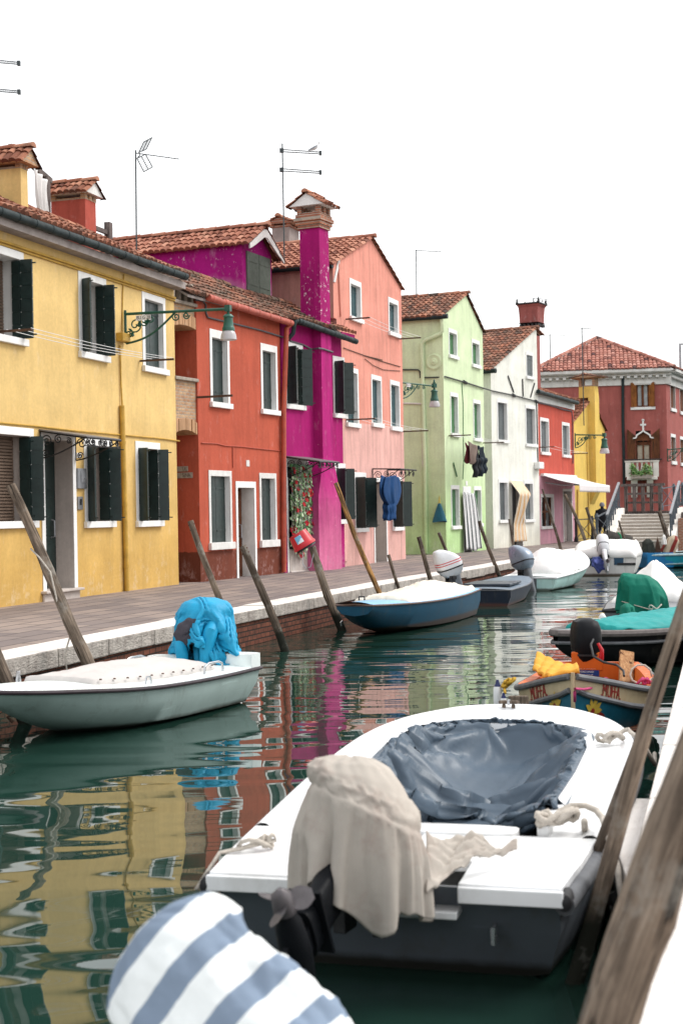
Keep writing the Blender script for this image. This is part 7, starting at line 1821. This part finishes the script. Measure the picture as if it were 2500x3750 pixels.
# ================= pale green boat with a white domed cover
st = [(0, .74, .36, .64, .02, -.1), (1.5, .82, .42, .66, .03, -.1), (3, .78, .52, .55, .08, -.08), (4.2, .52, .66, .28, .2, .05), (5.0, .2, .78, .08, .4, .3), (5.25, .02, .82, .01, .55, .5)]
B4 = B = Boat('motorboat', 'pale mint boat with a high white domed cover beyond the dark boat', (5.0, 38.3), (.42, .907), st)
B.hull(hullmat('pale_mint_hull', (.46, .68, .65), (.10, .12, .10), .05, .35), 30); B.deck(M['mint_deck'], 0, 5.25, .03); B.rail(M['gel'], .03, -.02, .01)
B.tarp(M['white_tarp'], .75, 5.1, .97, .62, 'high white domed tarp on the pale mint boat', wr=.05, seed=8, edge=.03, p=1.7, hfun=lambda u: min(1, u * 5) ** .5 * (1 - u ** 3) * (.85 + .15 * sin(u * 7)), lift=.03)
MB().box(-.012, -.001, -.22, .3, .05, .36).build('transom_pad', M['motorgrey'], B.root)
outboard(B.root, -.08, .16, .50, 1.18, .30, 1.15, top=M['motorsilver'], pan=M['motorsilver'], slant=True)

# ================= white cabin cover boat with tilted white motor
st = [(0, 1.02, .58, .92, .05, -.1), (1.5, 1.1, .6, .95, .05, -.1), (3, 1.05, .66, .8, .08, -.05), (4.2, .7, .76, .4, .2, .1), (5.0, .1, .85, .05, .5, .4)]
B5 = B = Boat('motorboat', 'white boat seen from its stern with a boxy white cover', (8.45, 46.0), (.25, .968), st)
B.hull(hullmat('white_hull', (.66, .65, .63), (.10, .08, .06), .05, .4), 26, transom=True); B.deck(M['gel'], 0, 5.0, .03)
o = B.tarp(M['white_tarp'], -.03, 4.4, 1.01, .46, 'boxy white cover over the stern-on white boat', wr=.04, seed=11, edge=.05, p=8, hfun=lambda u: min(1, .25 + u * 3.2) ** .7 * (1 - u ** 4), lift=.04)
tb = MB().box(-.03, -.001, -1.0, -.42, .33, .40).box(-.03, -.001, .42, 1.0, .33, .40); tb.build('rubbing_strip', M['rubber'], B.root)
tb = MB().box(-.015, -.001, -.62, -.32, .34, .6).box(-.015, -.001, .30, .58, .34, .6); tb.build('well_shade_panel', paint('shaded_blue_recess', (.02, .07, .13), .5), B.root)  # flat panels, the shade of the motor well slots put in as dark blue
outboard(B.root, -.08, 0, .62, 1.1, .95, .2, top=M['motorwhite'], pan=M['motorwhite'], leg=M['motorwhite'])
def f(u, v): q = V((u * 3, v * 4, 2)); return V((-.55 - .12 * sin(u * 5 + v * 2) + .05 * noise.noise(q * 2), .34 - .48 * u * (.5 + .5 * v) + .06 * noise.noise(q), .62 - .50 * v * (.6 + .4 * sin(pi * u)) + .05 * sin(u * 12) * v))
o = MB().grid(f, 24, 20).build('tied_cloth', clothmat('violet_blue_cloth', (.09, .115, .34), .8), None, smooth=2, solid=.012); o.matrix_world = B.MW
tag(o, 'violet blue rag tied round the tilted white motor', 'cloth')

# ================= turquoise work boat before the bridge
st = [(0, .55, .50, .48, .06, -.1), (1.5, .72, .52, .6, .06, -.1), (3, .75, .62, .6, .08, -.1), (4.6, .6, .80, .4, .2, 0), (6, .2, 1.05, .1, .5, .4)]
B6 = B = Boat('work_boat', 'turquoise wooden work boat lying across the canal before the bridge', (10.75, 51.0), (.975, .22), st)
B.hull(hullmat('turquoise_hull', (.02, .30, .40), (.07, .035, .03), .04, .5), 24); B.hull(paint('boat_inside_dark', (.05, .06, .06)), 24, name='inside', inset=.04)
B.rail(paint('pale_blue_rail', (.38, .50, .52), .7, .3, 8), .045, -.03, .02); B.rail(paint('pale_blue_rail', (.30, .46, .50), .7, .3, 8), .03, -.36, -.03, name='lower_rail')
MB().box(-.10, -.002, -.60, .60, .03, .56).box(-.10, .9, -.62, -.585, .03, .56).build('stern_panel', paint('bright_blue_panel', (.005, .17, .40), .5, .15), B.root)
def lump(c, ctr, rx, rz, dep, mat, label, name, cat, seed=1, e=2.4, ry=.35, top=.3):
    x, y = PX(c, *ctr); C = ondep(x, y, dep); rnd = random.Random(seed)
    k = CROP[c][2] * dep / FPX
    rg = []
    for i in range(11):
        q = i / 10; r = (1 - (1 - top) * q ** 1.5) * (1 - max(0, q - .82) * 3.5); rg.append([p for p in superring(0, 0, (q - .5) * 2 * rz * k, rx * k * r, ry * r, 26, e, lambda a: 1 + .10 * sin(a * 5 + seed + q * 3) + .06 * sin(a * 11 + q * 9))])
    o = MB().loft(rg).build(name, mat, None, smooth=True); o.location = C; return tag(o, label, cat)
lump(15, (885, 1190), 70, 110, 50.6, M['white_tarp'], 'crumpled white sack standing at the stern of the turquoise boat', 'sack', 'sack', 3, top=.35)
lump(15, (1065, 1190), 90, 120, 51.0, clothmat('dark_net', (.03, .035, .03), .9, .4), 'dark net heap in the turquoise work boat', 'net_heap', 'net', 4, top=.7)
lump(15, (1290, 1080), 34, 70, 51.2, M['white'], 'white plastic jug in the turquoise work boat', 'jug', 'jug', 5, top=.55, ry=.15)
m = stripemat('red_beige_striped', (.42, .35, .26), (.20, .03, .025), 3.4, 0, .42); M['stripe_red'] = m
o = lump(15, (1395, 1160), 95, 145, 51.4, m, 'red and beige striped cloth bundle in the turquoise work boat', 'striped_bundle', 'cloth', 6, top=.75); o.rotation_euler = (0, .45, 0)
o = lump(15, (1200, 1190), 45, 150, 51.3, M['rust'], 'pointed rusty brown gear between net and jug', 'fishing_gear', 'gear', 7, top=.1, ry=.12)
st = [(0, .4, .95, .3, .72, .66), (1.2, .5, 1.05, .36, .74, .66), (2.2, .3, 1.15, .2, .85, .76), (2.7, .03, 1.28, .01, 1.1, 1.0)]
Bs = Boat('rowing_boat', 'little grey rowing boat pulled up on the quay by the steps', (11.9, 60.2), (-.42, -.9), st)
Bs.hull(paint('grey_boat', (.13, .115, .105), .8, .3), 16); Bs.hull(M['iron'], 16, name='inside', inset=.03)
rope([ondep(*PX(15, x, y), 57.0) for x, y in ((630, 980), (665, 1020), (675, 1060), (680, 1105))], .03, paint('green_rope', (.01, .28, .12), .7), 'green rope hanging over the little grey rowing boat')

# ================= black boat with teal tarp on the right
st = [(0, .82, .52, .70, .03, -.1), (.9, .82, .50, .68, .03, -.1), (1.7, .72, .49, .54, .06, -.05), (2.35, .5, .50, .3, .14, .05), (2.8, .25, .52, .12, .26, .2), (3.05, .05, .53, .02, .40, .35)]
B7 = B = Boat('motorboat', 'black hulled boat with teal tarp and grey wooden rails on the right', (5.12, 21.05), (-.75, -.66), st)
B.hull(hullmat('black_hull', (.014, .014, .016), (.05, .06, .05), .05, .4), 26); B.deck(paint('grey_worn_deck', (.20, .25, .26), .6, .25, 6), 0, 3.05, .05)
B.rail(paint('grey_wood_rail', (.15, .13, .125), .8, .3, 12), .05, .0, .01); B.rail(M['rubber_grey'], .025, -.13, .01, name='lower_rail')
B.tarp(M['teal_tarp'], .0, 2.35, .86, .12, 'teal tarp laced over the black boat', wr=.045, seed=14, edge=.06, p=1.6, lift=.07, hfun=lambda u: 1 - .5 * u)
for k, (x, y) in enumerate(((.75, -.1), (.30, .25), (2.2, -.2))): loops(B.w(x, y, .72 if k < 2 else .60), 1, .16, .010, M['rope'], ('loose pale rope ring on the teal tarp', 'pale rope coil behind the ring on the teal tarp', 'thin pale rope at the bow of the black boat')[k], 3 + k)
MB().lathe([(.05, 0), (.06, .08), (.03, .13), (0, .14)], (1.0, -.83, .50), 10).build('fender_stub', M['gel'], B.root, smooth=True)

# ================= boat with emerald motor hood and white tent cover
st = [(0, .72, .5, .62, .03, -.1), (2, .78, .52, .64, .04, -.1), (3.4, .5, .6, .3, .15, 0), (4.2, .05, .7, .02, .4, .3)]
B8 = B = Boat('motorboat', 'boat under a white tent cover, half cut by the right photo edge', (5.05, 23.6), (.27, .963), st)
B.hull(M['motorgrey'], 20); B.deck(M['motorgrey'], 0, 4.2); B.rail(M['rubber'], .03)
B.tarp(M['white_tarp'], 1.2, 4.1, .92, .66, 'white tent cover with a seam, behind the emerald hood', wr=.06, seed=21, edge=.05, p=1.1, hfun=lambda u: min(1, u * 6) ** .6 * (1 - u ** 3))
outboard(B.root, -.06, .05, .52, 1.15, .3, 0, cowl=False)
hc = ondep(*PX(11, 1290, 300), 22.7); ho = empty('outboard_cover', hc, 0, 'emerald green cloth hood over a motor at the right', 'motor cover')
kk = .47832 * 22.7 / FPX
KEY2 = [(0, -62, 190, 8, 0, .02), (.10, -62, 184, 72, 3, .12), (.26, -56, 160, 130, 8, .22), (.45, -42, 104, 172, 14, .30), (.7, -24, 10, 192, 14, .34), (1, -4, -92, 206, 12, .36)]
def f(u, v):
    for a, b in zip(KEY2, KEY2[1:]):
        if a[0] <= v <= b[0]: t = (v - a[0]) / (b[0] - a[0]); _, cx, cz, rx, tl, ry = [x + (y - x) * t for x, y in zip(a, b)]; break
    a = 2 * pi * u + pi / 2; c, s_ = cos(a), sin(a); e = 2.5; ff = (abs(c) ** e + abs(s_) ** e) ** (-1 / e); th = radians(tl)
    low = max(0, v - .3); wv = 1 + low * (.05 * sin(a * 7 + 3 * v) + .05 * math.exp(-((c - .35) / .1) ** 2) - .06 * math.exp(-((c - .55) / .07) ** 2)) + .02 * noise.noise(V((c * 2, s_ * 2, v * 4)))
    hem = low ** 2 * (95 * math.exp(-((c - .25) / .35) ** 2) * (s_ < .2) + 10 * sin(a * 6))
    return V(((cx + c * ff * rx * wv * cos(th)) * kk, s_ * ff * ry * wv, (cz - c * ff * rx * sin(th) + hem + 22 * crumple(V((c * 1.2, s_ * 1.2, v * 1.2)), .8, 6) * min(1, v * 3)) * kk))
nx, ny = 90, 60
pf = lambda u, v, k: V((f(u, v).x * k, f(u, v).y * k, (f(u, v).z - 60 * kk) * k + 60 * kk))
inner = MB().grid(lambda u, v: pf(u, .02 + .6 * v, .93), 40, 24)
Vs = [pf(i / nx, max(.004, j / ny), 1 + .22 * max(0, j / ny - .35) * (1 + .8 * sin(2 * pi * 8 * i / nx))) for j in range(ny + 1) for i in range(nx)]
Fs = [(j * nx + i, j * nx + (i + 1) % nx, (j + 1) * nx + (i + 1) % nx, (j + 1) * nx + i) for j in range(ny) for i in range(nx)]
Vs = drape(Vs, Fs, [j * nx + i for j in range(0, int(.12 * ny)) for i in range(nx)], [(inner.v, inner.f)], 26, -.08, stiff=18, bend=.4)
mb = MB(); mb.add(Vs, Fs); mb.build('hood', M['green_tarp'], ho, smooth=2, solid=.008)
MB().tube([V((cos(a) * 192 * kk * 1.02 - 12 * kk, sin(a) * .385, (-70 - 60 * cos(a)) * kk)) for a in [2 * pi * k / 24 for k in range(25)]], .008, 6).build('tie_cord', M['rope'], ho)
lump(11, (1140, 395), 62, 62, 22.2, M['green_tarp'], 'lower left fold of emerald cloth below the hood', 'cloth_fold', 'cloth', 9, top=.6, ry=.2)
lump(11, (1330, 400), 120, 60, 22.75, M['motorblack'], 'black motor body showing under the emerald hood', 'motor_body', 'motor', 10, top=.8, ry=.25)

# ================= the little orange, cream and blue boat with its painted name
st = [(0, .42, .47, .37, .08, -.1), (.6, .55, .45, .46, .04, -.15), (1.5, .655, .44, .53, .03, -.15), (2.2, .64, .48, .48, .06, -.1), (2.8, .49, .57, .33, .13, 0), (3.2, .29, .66, .18, .24, .1), (3.5, .09, .73, .055, .36, .22), (3.58, .02, .75, .01, .44, .30)]
B9 = B = Boat('painted_boat', 'small orange cream and blue painted boat with its name on the bow', (2.82, 15.75), (-.238, -.971), st)
def side(s_, fr, sg, out=0.0):
    hb, zg, cb, zc, zk = B.at(s_)
    z = zg - fr * (zg - zc); y = hb + (cb - hb) * fr + .035 * sin(pi * fr) * min(1, hb * 3)
    return V((s_, sg * (y + out), z))
def strip(f0, f1, mat, name, n=34, m_=4):
    mb = MB()
    for sg in (1, -1): mb.grid(lambda u, v: side(3.58 * u, f0 + (f1 - f0) * v, sg), n, m_)
    mb.poly(*[side(0, f0 + (f1 - f0) * k / 4, 1) for k in range(5)], *[side(0, f1 - (f1 - f0) * k / 4, -1) for k in range(5)])
    return mb.build(name, mat, B.root, smooth=True)
M['mcream'] = paint('cream_strake_paint', (.44, .36, .225), .5, .15, 5, dirt=(.36, .19, .08)); M['mblue'] = paint('teal_blue_boat_paint', (.006, .105, .165), .45, .2, 5)
M['morange'] = paint('orange_boat_paint', (.62, .115, .012), .45, .12, 5, .25, dirt=(.55, .2, .04)); M['mred'] = paint('red_lettering_paint', (.24, .018, .012), .5, .2, 20)
strip(.0, .40, M['mcream'], 'sheer_strake'); strip(.40, 1.0, M['mblue'], 'hull', m_=8)
bt = MB()
for sg in (1, -1): bt.grid(lambda u, v: side(3.58 * u, 1, sg).lerp(V((3.58 * u, 0, B.at(3.58 * u)[4])), v), 30, 4)
bt.build('bottom', M['mblue'], B.root)
for fr, r, nm in ((.02, .028, 'rub_rail'), (.40, .026, 'lower_rub_rail')):
    t = MB()
    for sg in (1, -1): t.tube([side(3.58 * k / 40, fr, sg, .015) for k in range(41)], r, 8)
    t.build(nm, M['rubber_grey'], B.root, smooth=True)
cap = MB(); inr = MB()
for sg in (1, -1):
    cap.grid(lambda u, v: V((3.56 * u, sg * max(.005, B.at(3.58 * u)[0] - .09 * v), B.at(3.58 * u)[1] + .025 - .01 * v)), 34, 3)
    inr.grid(lambda u, v: V((.04 + 3.3 * u, sg * max(.004, (B.at(.04 + 3.3 * u)[0] - .09) + (B.at(.04 + 3.3 * u)[2] - B.at(.04 + 3.3 * u)[0]) * v), (B.at(.04 + 3.3 * u)[1] + .015) * (1 - v) + .10 * v)), 30, 5)
cap.build('gunwale', M['morange'], B.root, smooth=True); inr.build('inside', M['morange'], B.root, smooth=True)
MB().box(.0, .05, -.40, .40, .06, .495).build('transom', M['morange'], B.root)
MB().box(-.04, .06, -.30, .04, .4, .60).build('motor_pad', M['morange'], B.root, bevel=.01)
M['floorwood'] = woodmat('brown_boat_boards', (.10, .035, .018), (.19, .075, .04), ax=1)
fb = MB()
for k in range(9): fb.box(.1 + k * .3, .385 + k * .3, -.5, .5, .15, .17)
fb.build('floor_boards', M['floorwood'], B.root); MB().box(.40, .66, -.5, .5, .30, .33).build('thwart', M['floorwood'], B.root, bevel=.006)
ba = MB().box(.62, .66, -.5, .0, .33, .39); ba.build('seat_batten', M['woodframe'], B.root, bevel=.004)
MB().tube([(3.59, 0, .28), (3.605, 0, .52), (3.59, 0, .78)], .018, 8).build('stem', M['mcream'], B.root)
# name boards: lettering laid on the curved strake, both bows
def findside(px, sg, fr):
    best = None
    for k in range(320):
        s_ = .3 + 3.2 * k / 320; p = proj(B.MW @ side(s_, fr, sg)); d_ = abs(p[0] - px[0])
        if best is None or d_ < best[0]: best = (d_, s_)
    return best[1]
for sg, xa, xb in ((-1, PX(11, 398, 0)[0], PX(11, 530, 0)[0]), (1, PX(16, 505, 0)[0], PX(16, 880, 0)[0])):
    sa, sb = findside((xa, 0), sg, .2), findside((xb, 0), sg, .2)
    tw = 2.55
    def mp(p, sa=sa, sb=sb, sg=sg):
        u = p.x + .5; return side(sa + (sb - sa) * u, .205 - p.y * .29, sg, .007 + p.z)
    textobj('lettering', '.MUFFA.', 1.0, mp, M['mred'], B.root, .002, norm=True)
# painted flowers
def blob(px, ang, l, w_, mat, nm, sg, off=.004):
    best = None
    for a in range(70):
        for b in range(30):
            s_, fr = 1.4 + 2.1 * a / 70, .42 + .58 * b / 30; p = proj(B.MW @ side(s_, fr, sg)); d_ = (p[0] - px[0]) ** 2 + (p[1] - px[1]) ** 2
            if best is None or d_ < best[0]: best = (d_, s_, fr)
    return best
def flower(px, sg, k, leaf=True):
    _, s0, f0 = blob(px, 0, 0, 0, None, '', sg)
    e = .01; P0 = side(s0, f0, sg, .008); Sx = (side(s0 + e, f0, sg, .008) - P0) / e; Sz = (side(s0, f0 - e, sg, .008) - P0) / e
    wd = Sx.normalized(); hz = Sz.normalized(); rs = 1 if sg < 0 else -1
    pt = lambda x, y, o=0: side(s0 + rs * x / Sx.length, f0 - y / Sz.length, sg, .007 + o)
    mb = MB()
    for j, a in enumerate((1.35, .75, .25, -.35, 2.05, 2.85, 3.7, 4.7, 5.4)):
        l = k * (1.15 if j < 3 else .95); c, s_ = cos(a), sin(a)
        mb.poly(*[pt(c * t * l - s_ * w_ * k, s_ * t * l + c * w_ * k, .001 * (j % 3)) for t, w_ in ((.12, 0), (.4, .17), (.7, .19), (1, 0), (.7, -.19), (.4, -.17))])
    mb.build('painted_petals', M['mpetal'], B.root, normals=False)
    MB().poly(*[pt(cos(t) * k * .22, sin(t) * k * .22, .004) for t in [2 * pi * i / 12 for i in range(12)]]).build('painted_flower_heart', M['mred'], B.root)
    if leaf: MB().poly(*[pt(k * x, k * y, -.001) for x, y in ((.2, -.2), (.9, .15), (1.6, .05), (2.2, -.25), (1.7, -.75), (1.1, -.95), (.5, -.7))]).build('painted_leaf', M['mred'], B.root)
M['mpetal'] = paint('yellow_petal_paint', (.52, .36, .05), .5, .15, 30)
flower(PX(16, 330, 1075), 1, .125); flower(PX(11, 590, 1125), -1, .12, False)
# builder's plate on the transom, cushion, plank, motor, fenders, ropes
pl = MB().box(.051, .058, -.30, .0, .30, .44).build('builder_plate', paint('blue_enamel', (.012, .045, .20), .3, .05), B.root)
for k, (tx, sz) in enumerate((('CANTIERE e M.. MECCANICA', .022), ('VITTORIO AMADI', .028), ('BURANO - VE N 140', .022), ('Tel. 730050', .024))):
    textobj('lettering', tx, sz, Matrix.Translation((.0595, -.15, .418 - k * .033)) @ Matrix.Rotation(pi / 2, 4, 'Z') @ Matrix.Rotation(pi / 2, 4, 'X'), M['white'], pl, .0005, sx=.85)
outboard(B.root, -.06, -.13, .40, .84, 0.0, .25, top=M['motorblack'], pan=M['motorblack'], leg=M['motorblack'])
MB().tube([B.inv @ ondep(*PX(11, x, y), d_) for x, y, d_ in ((880, 610, 15.6), (860, 650, 15.5), (880, 740, 15.4), (960, 785, 15.2), (1060, 805, 15.0), (1110, 850, 14.8), (1115, 890, 14.7))], .013, 8).build('fuel_hose', M['rubber'], B.root, smooth=True)
MB().tube([B.inv @ ondep(*PX(11, x, y), 15.45) for x, y in ((915, 640), (945, 690), (940, 760), (950, 775))], [.016, .022, .028, .012], 8).build('red_kill_cord', M['red_plastic'], B.root, smooth=True)
cu = [ondep(*PX(11, x, y), d_) for x, y, d_ in ((450, 720, 14.9), (760, 805, 14.6), (770, 860, 13.9), (550, 895, 13.9), (430, 850, 14.4))]
C0, C1, C2, C3, C4 = cu
def f(u, v):
    top = C0.lerp(C1, u); bot = C4.lerp(C3, min(1, u * 1.6)) if u < .62 else C3.lerp(C2, (u - .62) / .38)
    return top.lerp(bot, v) + V((0, 0, -.05 * sin(pi * u) * (1 - v) + .012 * sin(v * 16 + u * 5) + .008 * sin(u * 26)))
o = MB().grid(f, 40, 24).build('cushion', clothmat('amber_quilt', (.66, .33, .045), .8, .12, bump=.4, scale=6), None, smooth=2, solid=.05); tag(o, 'amber yellow quilted cushion propped inside the painted boat', 'cushion')
a_, b_ = ondep(*PX(11, 1125, 815), 15.2), ondep(*PX(11, 1135, 705), 15.5)
o = MB().bar(a_ - V((0, 0, .25)), b_, .155, .05, (0, 1, 0)).build('plank', woodmat('light_plank_wood', (.36, .19, .09), (.48, .28, .14), (.22, .1, .05)), None, bevel=.008); tag(o, 'light brown plank standing upright at the stern of the painted boat', 'plank')
def fender(px, px2, dep, label):
    T, Bt = ondep(*px, dep), ondep(*px2, dep); h = (T - Bt).length; r = h * .17
    o = empty('fender', Bt, 0, label, 'fender', 'white fenders of the painted boat')
    MB().lathe([(r * .5, -.05), (r * .95, .02), (r, h * .2), (r, h * .62), (r * .8, h * .74)], (0, 0, 0), 16).build('body', M['gel'], o, smooth=True)
    MB().lathe([(r * .8, h * .74), (r * .55, h * .84), (r * .3, h), (0, h)], (0, 0, .001), 16).build('cap', paint('navy_fender_cap', (.01, .02, .10), .4), o, smooth=True)
fender(PX(11, 170, 920), PX(11, 150, 1115), 13.3, 'slim white fender with navy cap, left one of the painted boat'); fender(PX(11, 205, 1020), PX(11, 195, 1170), 13.1, 'white fender with navy cap hanging lower beside the slim one')
yr = paint('yellow_rope', (.50, .30, .03), .8, .2, 30, bump=.5, bscale=140)
loops(ondep(*PX(11, 225, 935), 13.3), 3, .06, .014, yr, 'yellow rope tied at the left rim of the painted boat', 4, None, (1, 0, 0), (0, 0, 1), [ondep(*PX(11, 200, 985), 13.3), ondep(*PX(11, 205, 1020), 13.1)])
pk = paint('pink_rope', (.48, .045, .16), .8, .2, 30, bump=.5, bscale=140)
rope([ondep(*PX(16, x, y), d_) for x, y, d_ in ((15, 890, 12.08), (12, 700, 12.05), (20, 640, 12.02), (200, 650, 12.2), (420, 610, 12.55), (620, 560, 12.85), (660, 500, 12.95), (640, 455, 13.0), (590, 440, 13.1))], .012, pk, 'pink rope slung from the stem to the rim of the painted boat')
loops(ondep(*PX(16, 1370, 540), 13.5), 3, .07, .012, pk, 'magenta pink rope bundle on the right rim of the painted boat', 6)
loops(ondep(*PX(16, 1330, 400), 14.0), 1, .18, .010, M['rope'], 'pale rope loop arched over the right rim of the painted boat', 8, None, (1, 0, 0), (0, 0, 1))
o = MB().bar(ondep(*PX(11, 240, 1085), 12.4), ondep(*PX(11, 378, 1085), 12.3), .06, .10).build('wood_block', M['wood'], None, bevel=.01); tag(o, 'short pale wood block beside the bow of the nearest boat', 'wood block')
# pale stone ledge at the right quay
q = [onz(2296, 3227, .45), onz(2256, 3110, .45), onz(2290, 2960, .45), onz(2322, 2922, .45)]
t_ = V((dr.y, -dr.x, 0)) * .5
led = [q[0], q[1], q[2], q[3], q[3] + t_ * .9, q[0] + t_ * .9]
struct(MB().prism([(p.x, p.y) for p in led], lambda p: V((p[0], p[1], .12)), lambda p: V((p[0], p[1], .45))).build('quay_step', M['istria_q'], bevel=.012))
